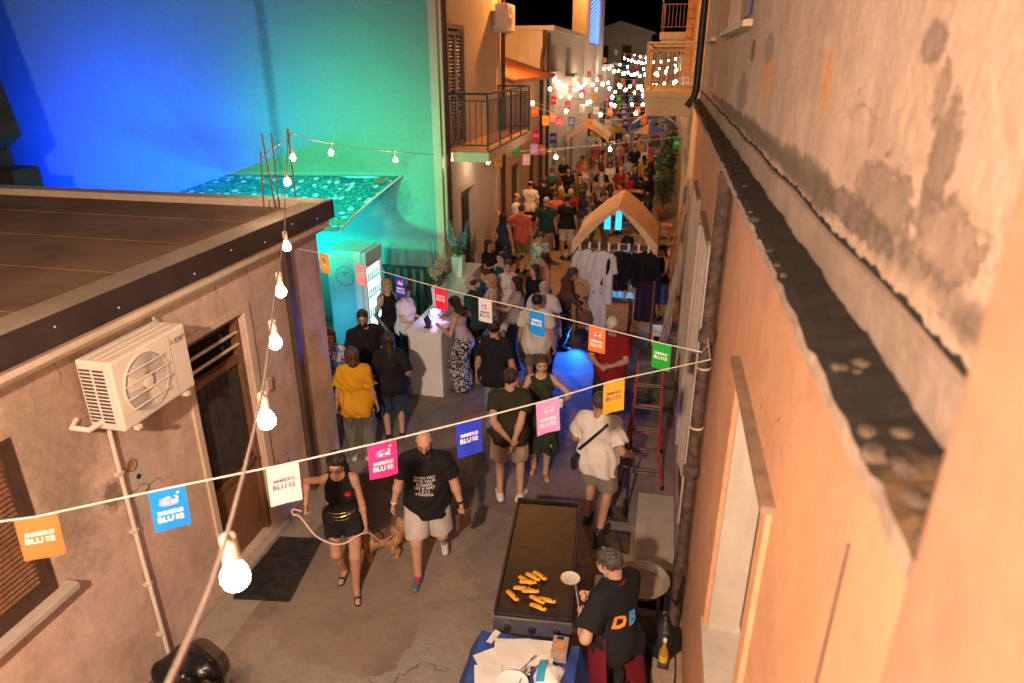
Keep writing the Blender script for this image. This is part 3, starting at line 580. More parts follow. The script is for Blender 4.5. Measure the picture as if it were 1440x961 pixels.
# upper terrace railing further back, orange brick edge
mb = MB(); mb.box(-.45, .598, 24.2, 31, 5.6, 5.8); ub = mb.build('upper_terrace', M_far, fh)
rl = MB()
for z, r in ((6.75, .025), (6.6, .015), (5.95, .015)): rl.tube([(.6, 24.3, z), (-.42, 24.3, z), (-.42, 30.9, z)], r, 6)
rail3 = rl.build('terrace_railing', mat('orange_brown_iron', (.3, .15, .07), .5, .2), fh)
bm3 = MB().tube([(0, 0, 5.95), (0, 0, 6.6)], .012, 5).mesh('baluster', MATS['orange_brown_iron'])
for k in range(1, 9): link('baluster', bm3, rail3, (.6 - .115 * k - .6, 24.3 - 17, 0))
for k in range(1, 40): link('baluster', bm3, rail3, (-.42 - .6, 24.3 + .165 * k - 17, 0))
brk = mat('orange_glazed_block', (.5, .22, .07), .6, .2, 6)
for k in range(16): MB().box(.35, .598, 24.02, 24.18, 4.5 + .28 * k, 4.75 + .28 * k).build('block', brk, fh, bevel=.01)
f2 = thing('far_right_house', 'ochre house on the right past the projecting balcony', 'house', (.6, 32, 0))
ops = [(26, 27, 0, 2.4), (30, 31, 0, 2.4), (34, 35, 0, 2.4), (28, 29, 3.4, 5.0), (33, 34, 3.4, 5.0)]
mb = MB(); strip_wall(mb, 'x', .62, 24.19, 40, 0, 7.6, ops, .2, 1); mb.add([(.62, 40, 0), (6, 40, 0), (6, 40, 7.6), (.62, 40, 7.6)], [(0, 1, 2, 3)]); mb.build('wall', M_org, f2)
for (a, b, c, d_) in ops: MB().box(.78, .84, a, b, c, d_).build('door' if c == 0 else 'window', M_wood2, f2)
plain_house('far_right_house', 'white house on the right near the end of the lane', .5, 7, 41, 58, 5.2, M_wht, [(43, 44, .3, 2.4), (47, 48, .9, 2.2), (52, 53, .3, 2.4), (43, 44, 3, 4.4)], '-x')
plain_house('far_right_house', 'dim house on the right closing off the lane beside the gabled house', -1.5, 7, 62, 80, 5.5, M_org, [(65, 66, .3, 2.4), (70, 71, .9, 2.2)], '-x')
# ================================================================== figures: smooth-blended volumes turned into one skin
class Field:
    def __init__(s): s.ops = []
    def seg(s, a, b, ra, rb=None, k=.025, flat=None, cap=None, cap0=None):
        """tapered limb a->b; flat=(direction, factor) squashes it; cap=True cuts it straight at b"""
        s.ops.append(('u', np.array(a, float), np.array(b, float), ra, ra if rb is None else rb, k, flat, cap, cap0)); return s
    def ell(s, c, r, k=.02, Rm=None): s.ops.append(('e', np.array(c, float), np.array(r, float), k, Rm)); return s
    def cut(s, a, b, ra, rb=None, k=.01): s.ops.append(('c', np.array(a, float), np.array(b, float), ra, ra if rb is None else rb, k)); return s
    def plane(s, p, n): s.ops.append(('p', np.array(p, float), np.array(n, float))); return s
    def mesh(s, vox, noise=None):
        lo = np.full(3, 9.); hi = np.full(3, -9.)
        for o in s.ops:
            if o[0] == 'u': r = max(o[3], o[4]); lo = np.minimum(lo, np.minimum(o[1], o[2]) - r); hi = np.maximum(hi, np.maximum(o[1], o[2]) + r)
            elif o[0] == 'e': r = o[2].max(); lo = np.minimum(lo, o[1] - r); hi = np.maximum(hi, o[1] + r)
        lo -= 3 * vox + .02; hi += 3 * vox + .02
        n = np.ceil((hi - lo) / vox).astype(int) + 1
        D = np.full(n, .09, np.float32); ax = [lo[i] + vox * np.arange(n[i]) for i in range(3)]
        for o in s.ops:
            if o[0] == 'p':
                sd = ((ax[0] - o[1][0]) * o[2][0])[:, None, None] + ((ax[1] - o[1][1]) * o[2][1])[None, :, None] + ((ax[2] - o[1][2]) * o[2][2])[None, None, :]
                D = np.maximum(D, sd.astype(np.float32)); continue
            if o[0] in 'uc': r = max(o[3], o[4]); l_, h_ = np.minimum(o[1], o[2]) - r, np.maximum(o[1], o[2]) + r
            else: r = o[2].max(); l_, h_ = o[1] - r, o[1] + r
            m = .05
            i0 = np.clip(np.floor((l_ - m - lo) / vox).astype(int), 0, n); i1 = np.clip(np.ceil((h_ + m - lo) / vox).astype(int) + 1, 0, n)
            if (i1 <= i0).any(): continue
            sl = tuple(slice(i0[i], i1[i]) for i in range(3))
            X, Y, Z = np.meshgrid(ax[0][sl[0]], ax[1][sl[1]], ax[2][sl[2]], indexing='ij')
            P = np.stack([X, Y, Z], -1)
            if o[0] == 'e':
                q = P - o[1]
                if o[4] is not None: q = q @ o[4]
                q = q / o[2]; ln = np.linalg.norm(q, axis=-1); d = (ln - 1) * o[2].min() if False else (ln - 1) * np.linalg.norm(q * o[2], axis=-1) / np.maximum(ln, 1e-4)
                k = o[3]
            else:
                a, b = o[1], o[2]; q = P - a; ab = b - a; L2 = max(ab @ ab, 1e-9); sc_ = 1.0
                if o[0] == 'u' and o[6] is not None:
                    dv, fc = np.array(o[6][0], float), o[6][1]; dv = dv / np.linalg.norm(dv); dot = q @ dv; q2 = q + (1 / fc - 1) * dot[..., None] * dv; sc_ = min(1, .5 + fc / 2)
                else: q2 = q
                h = np.clip((q2 @ ab) / L2, 0, 1); d = (np.linalg.norm(q2 - h[..., None] * ab, axis=-1) - (o[3] + (o[4] - o[3]) * h)) * sc_
                if o[0] == 'u' and o[7]: d = np.maximum(d, (q @ ab) / math.sqrt(L2) - math.sqrt(L2))
                if o[0] == 'u' and o[8]: d = np.maximum(d, -(q @ ab) / math.sqrt(L2))
                k = o[5]
            E_ = D[sl]
            if o[0] == 'c':
                d = -d; h = np.clip(.5 - .5 * (E_ - d) / k, 0, 1); D[sl] = E_ * (1 - h) + d * h + k * h * (1 - h)
            else:
                h = np.clip(.5 + .5 * (E_ - d) / k, 0, 1); D[sl] = E_ * (1 - h) + d * h - k * h * (1 - h)
        if noise is not None:
            mk = np.abs(D) < .05; idx = np.nonzero(mk)
            D[mk] += noise(ax[0][idx[0]], ax[1][idx[1]], ax[2][idx[2]]).astype(np.float32)
        return nets(D, lo, vox)
def nets(D, lo, vox):
    for i in range(3):
        s0 = [slice(None)] * 3; s0[i] = 0; D[tuple(s0)] = .1; s0[i] = -1; D[tuple(s0)] = .1
    S = D < 0; n = D.shape; cells = []; pos = []; flips = []
    for a in range(3):
        s0 = [slice(None)] * 3; s1 = [slice(None)] * 3; s0[a] = slice(0, -1); s1[a] = slice(1, None)
        e = np.nonzero(S[tuple(s0)] != S[tuple(s1)]); I = np.stack(e, 1)
        J = I.copy(); J[:, a] += 1; d0 = D[tuple(I.T)]; d1 = D[tuple(J.T)]; t = d0 / (d0 - d1)
        P = I.astype(float); P[:, a] += t
        b, c = (a + 1) % 3, (a + 2) % 3; q = []
        for db, dc in ((-1, -1), (0, -1), (0, 0), (-1, 0)):
            K = I.copy(); K[:, b] += db; K[:, c] += dc; q.append(np.ravel_multi_index(tuple(K.T), n))
        q = np.stack(q, 1); fl = ~(d0 < 0); q[fl] = q[fl][:, ::-1]
        cells.append(q); pos.append(P)
    q = np.concatenate(cells); P = np.concatenate(pos)
    u, inv = np.unique(q.ravel(), return_inverse=True); inv = inv.reshape(-1)
    cnt = np.bincount(inv); V = np.stack([np.bincount(inv, np.repeat(P[:, i], 4)) / cnt for i in range(3)], 1)
    return V * vox + lo, inv.reshape(-1, 4)
def np_mesh(name, V, F, mats, midx=None, smooth=True):
    me = bpy.data.meshes.new(name); nF = len(F)
    me.vertices.add(len(V)); me.vertices.foreach_set('co', V.astype(np.float32).ravel())
    me.loops.add(nF * 4); me.loops.foreach_set('vertex_index', F.astype(np.int32).ravel())
    me.polygons.add(nF); me.polygons.foreach_set('loop_start', np.arange(0, nF * 4, 4, dtype=np.int32))
    for m in mats: me.materials.append(m)
    if midx is not None: me.polygons.foreach_set('material_index', midx.astype(np.int32))
    me.update(calc_edges=True)
    me.polygons.foreach_set('use_smooth', np.full(nF, smooth))
    return me
def folds(amp, seed, f=(13, 13, 8)):
    r = np.random.default_rng(seed); K = r.normal(size=(5, 3)) * np.array(f); ph = r.uniform(0, 6.28, 5)
    def fn(x, y, z):
        s = 0
        for i in range(5): s = s + np.sin(K[i, 0] * x * 2 + K[i, 1] * y * 2 + K[i, 2] * z * 2 + ph[i] + 1.3 * np.sin(K[(i + 1) % 5, 2] * z + ph[i] * 2))
        return amp * (s / 2.0 - .75)
    return fn
def ik(S, T, l1, l2, pole):
    S = np.array(S, float); T = np.array(T, float); d = T - S; L = np.linalg.norm(d)
    if L > (l1 + l2) * .998: T = S + d / L * (l1 + l2) * .998; d = T - S; L = np.linalg.norm(d)
    a = (l1 * l1 - l2 * l2 + L * L) / (2 * L); h = math.sqrt(max(l1 * l1 - a * a, 0)); u = d / L
    p = np.array(pole, float); p = p - u * (p @ u); p /= max(np.linalg.norm(p), 1e-6)
    return S + u * a + p * h, T
def rotm(yaw=0, pitch=0, roll=0):
    cy, sy = math.cos(yaw), math.sin(yaw); cp, sp_ = math.cos(pitch), math.sin(pitch); cr, sr = math.cos(roll), math.sin(roll)
    return np.array([[cy, -sy, 0], [sy, cy, 0], [0, 0, 1]]) @ np.array([[1, 0, 0], [0, cp, -sp_], [0, sp_, cp]]) @ np.array([[cr, 0, sr], [0, 1, 0], [-sr, 0, cr]])
M_eyeW = mat('eye_white', (.6, .55, .5), .3, .05, bump=0); M_eyeD = mat('eye_dark', (.02, .012, .01), .2, .05, bump=0)
def skin_mat(tone): return mat('skin_%d%d%d' % tuple(int(c * 99) for c in tone), tone, .55, .08, 20, .08, 120)
def hair_mat(col): return mat('hair_%d%d%d' % tuple(int(c * 99) for c in col), col, .45, .5, 30, .6, 60, stretch=(3, 3, .4))
def cloth(col, pat=None):
    key = 'cloth_%s_%s' % ('_'.join('%d' % (c * 999) for c in col), pat)
    if key in MATS: return MATS[key]
    if pat is None: return mat(key, col, .85, .12, 5, .25, 160, spec=.2)
    m, n, l, b = _nodes(key); MATS[key] = m; tc = n.new('ShaderNodeTexCoord')
    if pat == 'leaf':
        f = _ramp(n, l, _noise(n, l, tc.outputs['Object'], 13, 2, .5, 2.5), .50, .53); l.new(_mix(n, l, f, col, (.62, .6, .62)), b.inputs['Base Color'])
    elif pat == 'spot':
        vo = n.new('ShaderNodeTexVoronoi'); vo.inputs['Scale'].default_value = 14; l.new(tc.outputs['Object'], vo.inputs['Vector']); f = _ramp(n, l, vo.outputs['Distance'], .26, .2); l.new(_mix(n, l, f, col, (.55, .52, .48)), b.inputs['Base Color'])
    else:
        f = _ramp(n, l, _noise(n, l, tc.outputs['Object'], 9, 2, .5, 1.5), .44, .56); l.new(_mix(n, l, f, col, (.12, .22, .22)), b.inputs['Base Color'])
    b.inputs['Roughness'].default_value = .85; return m
SKINS = [(.46, .26, .175), (.40, .215, .14), (.52, .31, .215), (.36, .19, .12)]
HB = (.012, .009, .008); HBR = (.07, .035, .018); HBL = (.36, .22, .1); HGR = (.33, .31, .29); HDB = (.03, .017, .011)

def person(label, loc, rz, h=1.75, sex='m', build=1.0, skin=0, pose=None, hair=('short', HB), top=None, bottom=None, shoes=((.02, .02, .02), (.6, .58, .55)),
           beard=None, vox=.011, group=None, belly=0.0, glasses=False, name='person', mesh_only=False, eyebrow=None):
    """local frame: faces -y, its own left is +x, feet on z=0"""
    ps = dict(wl=(.27, -.05, .84), wr=(-.27, -.05, .84), al=(.10, 0, 0), ar=(-.10, 0, 0), lean=0, twist=0, head=(0, .12), drop=0, px=0, py=0, ey=(0.25, .9, -.1), fl=10, fr=-10)
    ps.update(pose or {})
    s = h / 1.75; g_ = build; Sk = skin_mat(SKINS[skin]); F_ = Field(); fem = sex == 'f'
    pel = np.array([ps['px'], ps['py'], .93 - ps['drop']]) * s
    Rt = rotm(R(ps['twist']), R(ps['lean']))        # lean > 0 bends forward (towards -y)
    U = lambda x, y, z: pel + Rt @ (np.array([x, y, z]) * s)
    sh = (.155 if fem else .18) * (.9 + .1 * g_); hp = (.105 if fem else .095)
    wst = (.105 if fem else .128) * g_; chs = (.125 if fem else .152) * (.6 + .4 * g_)
    P = {}
    P['hip'] = [U(hp, 0, -.02), U(-hp, 0, -.02)]; P['waist'] = U(0, -.005, .16); P['chest'] = U(0, .005, .36); P['neck'] = U(0, .015, .53)
    P['sh'] = [U(sh, .01, .45), U(-sh, .01, .45)]
    yd = Rt @ np.array([0, 1., 0])
    fl = (yd, .70)
    def torso(F, e=0.0, belly_=belly):
        F.seg(U(-.06, .005, 0), U(.06, .005, 0), (.115 if not fem else .125) * (.75 + .25 * g_) * s + e, k=.04, flat=(yd, .86))
        F.seg(U(0, 0, .02), P['waist'], .132 * (.5 + .5 * g_) * s + e, wst * s + e, k=.05, flat=(yd, .78))
        F.seg(P['waist'], P['chest'], wst * s + e, chs * s + e, k=.05, flat=(yd, .70))
        F.seg(U(-sh + .06, .012, .40), U(sh - .06, .012, .40), .085 * s + e, k=.05, flat=(yd, .82))
        for q in (0, 1): F.seg(P['sh'][q] * .9 + P['neck'] * .1, P['neck'] - Rt @ np.array([0, 0, .03]) * s, .048 * s + e * .7, .05 * s + e * .4, k=.035)
        if fem:
            for q in (.07, -.07): F.ell(U(q, -.088, .31), np.array([.062, .055, .06]) * s + e * .8, .04)
        if belly_: F.ell(U(0, -.06, .13), np.array([.135, .11, .15]) * s * (1 + belly_ * .25) + e * .6, .05)
        for q in (.06, -.06): F.ell(U(q, .06, -.05), np.array([.075, .07, .08]) * s + e * .6, .04)
    torso(F_)
    # arms
    arms = []
    for i, (key, sx) in enumerate((('wl', 1), ('wr', -1))):
        W_ = np.array(ps[key]) * s; W_ = W_ + np.array([0, 0, 0])
        pole = np.array([ps['ey'][0] * sx, ps['ey'][1], ps['ey'][2]])
        if ('p' + key) in ps: pole = np.array(ps['p' + key])
        el, wr = ik(P['sh'][i], W_, .285 * s, .25 * s, pole); arms.append((P['sh'][i], el, wr))
        ar = (.040 if fem else .05) * (.6 + .4 * g_) * s
        F_.seg(P['sh'][i], el, ar * 1.05, ar * .82, k=.03); F_.seg(el, wr, ar * .85, ar * .55, k=.02); F_.ell(el * .7 + wr * .3, np.array([1, 1, 1]) * ar * .86, .03)
        # hand
        fd = (wr - el) / np.linalg.norm(wr - el); side = np.array([-1., 0, 0]) * sx; nrm = side - fd * (side @ fd)
        if np.linalg.norm(nrm) < .2: nrm = np.array([0, 0, -1.]) - fd * (-fd[2])
        nrm /= np.linalg.norm(nrm); wd = np.cross(fd, nrm); 
        if wd[1] > 0: wd = -wd                    # thumb side to the front
        curl = ps.get('c' + key, .35); hs = s * (.92 if fem else 1.0)
        pe = wr + fd * .085 * hs
        F_.seg(wr, pe, .027 * hs, .036 * hs, k=.012, flat=(nrm, .52))
        for j, (o, ln) in enumerate(((.028, .068), (.009, .078), (-.010, .072), (-.027, .056))):
            b0 = pe + wd * o * hs - fd * .006; d1 = fd * math.cos(curl) + nrm * math.sin(curl); d2 = fd * math.cos(curl * 2.4) + nrm * math.sin(curl * 2.4)
            m1 = b0 + (d1 + wd * o * 1.5) * ln * .52 * hs; e1 = m1 + d2 * ln * .5 * hs
            F_.seg(b0, m1, .0088 * hs, .0082 * hs, k=.004); F_.seg(m1, e1, .0082 * hs, .007 * hs, k=.004)
        b0 = wr + fd * .025 * hs + wd * .026 * hs; m1 = b0 + (wd * .6 + fd * .7 + nrm * .35) * .04 * hs; F_.seg(b0, m1, .012 * hs, .0095 * hs, k=.01); F_.seg(m1, m1 + (fd * .85 + nrm * .5) * .032 * hs, .0095 * hs, .0078 * hs, k=.004)
    # legs
    legs = []
    for i, (key, fy) in enumerate((('al', 'fl'), ('ar', 'fr'))):
        A = np.array(ps[key], float); A = np.array([A[0], A[1], (A[2] if len(A) > 2 else 0) + .085]) * s
        kp = np.array([.12 * (1 if i == 0 else -1), -1, 0]); kn, an = ik(P['hip'][i], A, .43 * s, .43 * s, kp)
        t_ = (.082 if not fem else .086) * (.65 + .35 * g_) * s
        F_.seg(P['hip'][i], kn, t_ * 1.05, t_ * .66, k=.03); F_.seg(kn, an, t_ * .66, t_ * .42, k=.03); F_.ell(kn * .7 + an * .3 + np.array([0, .016, 0]) * s, np.array([.047, .05, .09]) * s, .03)
        yaw = R(ps[fy]); td = np.array([math.sin(yaw), -math.cos(yaw), 0]); lift = ps[key][2] if len(ps[key]) > 2 else 0
        td = td * math.cos(min(.9, lift * 5)) + np.array([0, 0, -1]) * math.sin(min(.9, lift * 5)); td /= np.linalg.norm(td)
        hl = an - td * .055 * s - np.array([0, 0, .045]) * s * (1 if lift < .05 else .6); toe = an + td * .15 * s - np.array([0, 0, .056]) * s * (1 if lift < .05 else .5)
        legs.append((P['hip'][i], kn, an, hl, toe, td))
        F_.seg(an, hl * .75 + toe * .25, .036 * s, .034 * s, k=.02); F_.seg(hl, toe, .034 * s, .030 * s, k=.02, flat=((0, 0, 1), .8)); 
    # head
    hy, hp_ = ps['head'][0], ps['head'][1]; Rh = rotm(R(hy) if abs(hy) > 2 else hy, hp_ + R(ps['lean']) * .35); hs = s ** .5 * (.97 if fem else 1.0)
    C = P['neck'] + Rt @ (np.array([0, -.005, .115]) * s) + Rh @ (np.array([0, -.02, .02]) * hs)
    Hd = lambda x, y, z: C + Rh @ (np.array([x, y, z]) * hs)
    F_.seg(P['neck'] - Rt @ np.array([0, 0, .05]), Hd(0, .02, -.05), (.052 if fem else .060) * s, (.047 if fem else .055) * s, k=.03)
    F_.ell(Hd(0, .018, .03), np.array([.074, .094, .086]) * hs, .02, Rh); F_.seg(Hd(0, -.025, -.0), Hd(0, -.048, -.072), .058 * hs, .036 * hs, k=.025)
    F_.seg(Hd(.04, -.01, -.05), Hd(-.04, -.01, -.05), .034 * hs, k=.02)
    for q in (1, -1):
        F_.ell(Hd(.036 * q, -.058, -.014), np.array([.026, .024, .026]) * hs, .02, Rh); F_.seg(Hd(.078 * q, .012, .02), Hd(.074 * q, .006, -.03), .016 * hs, .011 * hs, k=.006, flat=(Rh[:, 0], .5))
    F_.seg(Hd(-.034, -.074, .032), Hd(.034, -.074, .032), .015 * hs, k=.015); F_.seg(Hd(0, -.086, .014), Hd(0, -.106, -.020), .009 * hs, .0145 * hs, k=.008); F_.ell(Hd(0, -.076, -.092), np.array([.021, .02, .018]) * hs, .015)
    for q in (1, -1): F_.cut(Hd(.031 * q, -.102, .014), Hd(.033 * q, -.102, .014), .014 * hs, k=.008)
    F_.seg(Hd(-.016, -.084, -.05), Hd(.016, -.084, -.05), .009 * hs, k=.008)
    V, Fc = F_.mesh(vox)
    ctr = V[Fc].mean(1); q = (ctr - C) @ Rh / hs; x, y, z = q.T; mi = np.zeros(len(Fc), int)
    near = (np.abs(q) < .13).all(1)
    if beard is not None: mi[near & (z < -.032) & (z > -.125) & (y < .0) & ~((x / .03) ** 2 + ((z + .03) / .018) ** 2 < .25)] = 3
    mi[near & (y < -.05) & (np.abs(x) > .012) & (np.abs(x) < .048) & (np.abs(z - .038) < .0038)] = 4
    mi[near & (y < -.06) & ((x / .026) ** 2 + ((z + .05) / .0105) ** 2 < 1)] = 2
    ew = near & (y < -.05) & (((np.abs(x) - .031) / .015) ** 2 + ((z - .014) / .0085) ** 2 < 1); mi[ew] = 1
    mats = [Sk, M_eyeD, mat('lips_%d' % skin, tuple(c * f for c, f in zip(SKINS[skin], (.85, .55, .6))), .4, .05, bump=0), hair_mat(beard if beard else hair[1]), hair_mat(eyebrow or (hair[1] if hair[0] != 'none' else HDB))]
    parts = [('body', np_mesh('body', V, Fc, mats, mi))]
    seed = int(abs(hash(label)) % 1) + len(label) * 7 + int(h * 1000)
    # ---- hair
    if hair[0] not in ('none',):
        Hf = Field(); st = hair[0]; e = {'buzz': .004, 'bald': .002, 'short': .005}.get(st, .008)
        Hf.ell(Hd(0, .021, .036), np.array([.076 + e, .097 + e, .088 + e * 1.1]) * hs, .01, Rh)
        nrm = Rh @ np.array([0, .80, .60]); hair_line = -.016 if st != 'bald' else .0
        if st == 'curly':
            for k_ in range(26):
                a = k_ * 2.4; zz = -.07 + .2 * (k_ / 26); rr = .085 * math.sqrt(max(.1, 1 - (zz / .16) ** 2)); Hf.ell(Hd(rr * math.cos(a), .03 + rr * math.sin(a) * .9, zz), np.array([.034] * 3) * hs, .01)
        Hf.plane(C + nrm * hair_line * hs, -nrm)
        if st == 'bald': Hf.plane(Hd(0, 0, .045), Rh @ np.array([0, -.25, .97]))
        if st in ('long', 'wavy'):
            Hf.seg(Hd(0, .05, .03), Hd(0, .085, -.27 if len(hair) < 3 else -hair[2]), .082 * hs, .075 * hs, k=.03, flat=(Rh[:, 1], .55))
            for q_ in (1, -1): Hf.seg(Hd(.068 * q_, .0, .05), Hd(.085 * q_, .01, -.2), .026 * hs, .022 * hs, k=.02)
        if st == 'bob':
            Hf.seg(Hd(0, .045, .02), Hd(0, .06, -.09), .085 * hs, .075 * hs, k=.03, flat=(Rh[:, 1], .62))
            for q_ in (1, -1): Hf.seg(Hd(.066 * q_, -.005, .05), Hd(.076 * q_, .0, -.08), .026 * hs, k=.02)
        if st == 'bun': Hf.ell(Hd(0, .11, .06), np.array([.045, .04, .04]) * hs, .015)
        if st == 'pony': Hf.seg(Hd(0, .11, .05), Hd(0, .16, -.14), .034 * hs, .022 * hs, k=.015)
        fz = (lambda X, Y, Z: .005 * np.sin(95 * X + 20 * Z) * np.sin(80 * Y + 11 * Z) + .004 * np.sin(160 * X + 140 * Y)) if st not in ('buzz', 'bald') else None
        if st == 'curly': fz = lambda X, Y, Z: .006 * np.sin(110 * X) * np.sin(120 * Y) * np.sin(100 * Z)
        Vh, Fh = Hf.mesh(vox * .85, fz)
        if len(Fh): parts.append(('hair', np_mesh('hair', Vh, Fh, [hair_mat(hair[1])])))
    # ---- top
    def sleeve(F, i, frac, e, k=.025):
        S_, el, wr = arms[i]; ar = (.040 if fem else .05) * (.6 + .4 * g_) * s
        if frac <= 1: F.seg(S_ * .92 + P['chest'] * .08, S_ + (el - S_) * frac, ar * 1.05 + e, ar * .95 + e * 1.25, k=k, cap=True)
        else:
            F.seg(S_, el, ar * 1.05 + e, ar * .9 + e, k=k); F.seg(el, el + (wr - el) * (frac - 1), ar * .9 + e, ar * .6 + e, k=k, cap=True)
    if top:
        kind, col = top['kind'], top['col']; pat = top.get('pat'); e = top.get('loose', .018) * s; T_ = Field(); hem = top.get('hem', -.08)
        torso(T_, e * .75)
        if kind in ('tee', 'shirt', 'long'):
            wdt = max(.150 if fem else .165, wst + .02) * g_ ** .5 * s; T_.seg(U(0, -.004, .34), U(0, -.004, hem - .12), wdt * .92 + e * .3, wdt * 1.0 + e, k=.05, flat=(yd, .80))
            T_.seg(U(-.05, .005, hem - .1), U(.05, .005, hem - .1), (.128 if not fem else .136) * (.75 + .25 * g_) * s + e + .012, k=.05, flat=(yd, .9)); T_.seg(U(-.05, .005, .02), U(.05, .005, .02), (.126 if not fem else .134) * (.75 + .25 * g_) * s + e + .008, k=.05, flat=(yd, .9))
            for q in (.06, -.06): T_.ell(U(q, .062, -.05), np.array([.088, .085, .10]) * s + e, .04)
            for i in (0, 1): sleeve(T_, i, {'tee': top.get('sl', .58), 'shirt': .58, 'long': 1.85}[kind], e)
        T_.plane(U(0, 0, hem), Rt @ np.array([0, 0, -1.]))
        if kind == 'dress': pass
        dn = top.get('neck', .0)
        T_.cut(U(0, -.03 - dn * .3, .56 - dn * .15), U(0, -.06 - dn * .5, .66), (.072 + dn * .3) * s, .09 * s, k=.008)
        if kind in ('tank', 'cami', 'halter', 'dress'):
            for i, q_ in ((0, 1), (1, -1)): T_.cut(U(q_ * (sh + .035), .0, .40), U(q_ * (sh + .02), .0, .62), .085 * s, .09 * s, k=.012)
            if kind in ('cami',): T_.plane(U(0, 0, .40), Rt @ np.array([0, -.25, .97])); 
            if kind in ('halter', 'dress'): T_.cut(U(0, -.16, .42), U(0, -.13, .60), .045 * s, .085 * s, k=.01)
        amp = top.get('fold', .009)
        Vt, Ft = T_.mesh(vox, folds(amp, seed))
        parts.append(('dress_top' if kind == 'dress' else 'shirt', np_mesh('top', Vt, Ft, [cloth(col, pat)])))
        if kind == 'cami':
            sb = Field()
            for q_ in (1, -1): sb.seg(U(q_ * .085, -.10, .36), U(q_ * .09, -.02, .505), .007 * s, k=.004); sb.seg(U(q_ * .09, -.02, .505), U(q_ * .08, .10, .37), .007 * s, k=.004)
            Vs, Fs = sb.mesh(.006); parts.append(('strap', np_mesh('strap', Vs, Fs, [cloth(top.get('strap', col))])))
    # ---- bottom
    if bottom:
        kind, col = bottom['kind'], bottom['col']; pat = bottom.get('pat'); e = bottom.get('loose', .014) * s; B_ = Field(); zt_ = bottom.get('top', .12)
        t_ = (.082 if not fem else .086) * (.65 + .35 * g_) * s
        if kind in ('skirt',):
            ln = bottom.get('len', .5); fl_ = bottom.get('flare', .12)
            B_.seg(U(0, 0, zt_), U(0, 0, -.05), wst * s + e, .150 * s + e, k=.03, flat=(yd, .8)); mid = (legs[0][1] + legs[1][1]) / 2
            hemp = U(0, 0, -.02) * (1 - ln / .5) + np.array([mid[0], mid[1] * .6, mid[2]]) * (ln / .5)
            B_.seg(U(0, 0, -.04), hemp, .155 * s + e, (.15 + fl_) * s, k=.03, flat=((0, 1, 0), .85), cap=True)
            for l_ in legs: B_.seg(l_[0], l_[0] + (l_[1] - l_[0]) * min(.95, ln * 1.6), t_ * 1.05 + e, t_ + e, k=.04, cap=True)
            def fz(X, Y, Z, z0=hemp[2], z1=pel[2]):
                w_ = np.clip((z1 - Z) / (z1 - z0), 0, 1); return .022 * w_ * np.sin(np.arctan2(Y - hemp[1], X - hemp[0]) * 9 + 2 * Z)
            nz = fz
        else:
            B_.seg(U(-.06, .005, .0), U(.06, .005, .0), (.118 if not fem else .128) * (.75 + .25 * g_) * s + e, k=.04, flat=(yd, .86))
            B_.seg(U(0, 0, -.02), U(0, 0, zt_), .135 * (.5 + .5 * g_) * s + e, (wst + .006) * s + e * .6, k=.04, flat=(yd, .78))
            for q_ in (.06, -.06): B_.ell(U(q_, .06, -.05), np.array([.078, .073, .083]) * s + e * .6, .04)
            for l_ in legs:
                if kind == 'shorts': B_.seg(l_[0], l_[0] + (l_[1] - l_[0]) * bottom.get('len', .82), t_ * 1.1 + e, t_ * .86 + e * 1.7, k=.025, cap=True)
                else:
                    fr = bottom.get('flare', 0.0); end = bottom.get('len', 1.0)
                    B_.seg(l_[0], l_[1], t_ * 1.08 + e, t_ * .74 + e + .006 + fr * .5, k=.03); B_.seg(l_[1], l_[1] + (l_[2] - l_[1]) * end, t_ * .76 + e + .01 + fr * .5, t_ * .5 + e + fr, k=.03, cap=True)
            nz = folds(bottom.get('fold', .008), seed + 3, (14, 14, 6))
        if kind != 'skirt' : B_.plane(U(0, 0, zt_), Rt @ np.array([0, 0, 1.]))
        Vb, Fb = B_.mesh(vox, nz); parts.append(({'skirt': 'skirt', 'shorts': 'shorts'}.get(kind, 'trousers'), np_mesh('bottom', Vb, Fb, [cloth(col, pat)])))
    if shoes:
        for l_ in legs:
            hl, toe, an, td = l_[3], l_[4], l_[2], l_[5]; Z_ = Field(); sandal = shoes[0] == 'sandal'
            if sandal:
                Z_.seg(hl - np.array([0, 0, .026]) * s, toe - np.array([0, 0, .02]) * s, .036 * s, .038 * s, k=.01, flat=((0, 0, 1), .35)); Z_.seg(hl * .3 + toe * .7 + np.array([0, 0, .004]), hl * .22 + toe * .78, .041 * s, .038 * s, k=.005, cap=True, cap0=True)
                cols = [cloth(shoes[1]), cloth(shoes[1])]
            else:
                Z_.seg(an - np.array([0, 0, .01]) * s, hl * .75 + toe * .25, .046 * s, .042 * s, k=.02); Z_.seg(hl, toe, .043 * s, .037 * s, k=.02, flat=((0, 0, 1), .85))
                if abs(td[2]) < .05: Z_.plane((0, 0, .003 * s), (0, 0, -1)); 
                Z_.plane(an + np.array([0, 0, .02]) * s, (0, 0, 1)); cols = [mat('shoe_%d%d%d' % tuple(int(c * 99) for c in shoes[0]), shoes[0], .6, .1), mat('shoe_%d%d%d' % tuple(int(c * 99) for c in shoes[1]), shoes[1], .6, .1)]
            Vz, Fz = Z_.mesh(min(vox, .011)); zc = Vz[Fz].mean(1)
            along = hl[2] - .05 * s + .024 * s
            parts.append(('sandal' if sandal else 'shoe', np_mesh('shoe', Vz, Fz, cols, (zc[:, 2] < along).astype(int))))
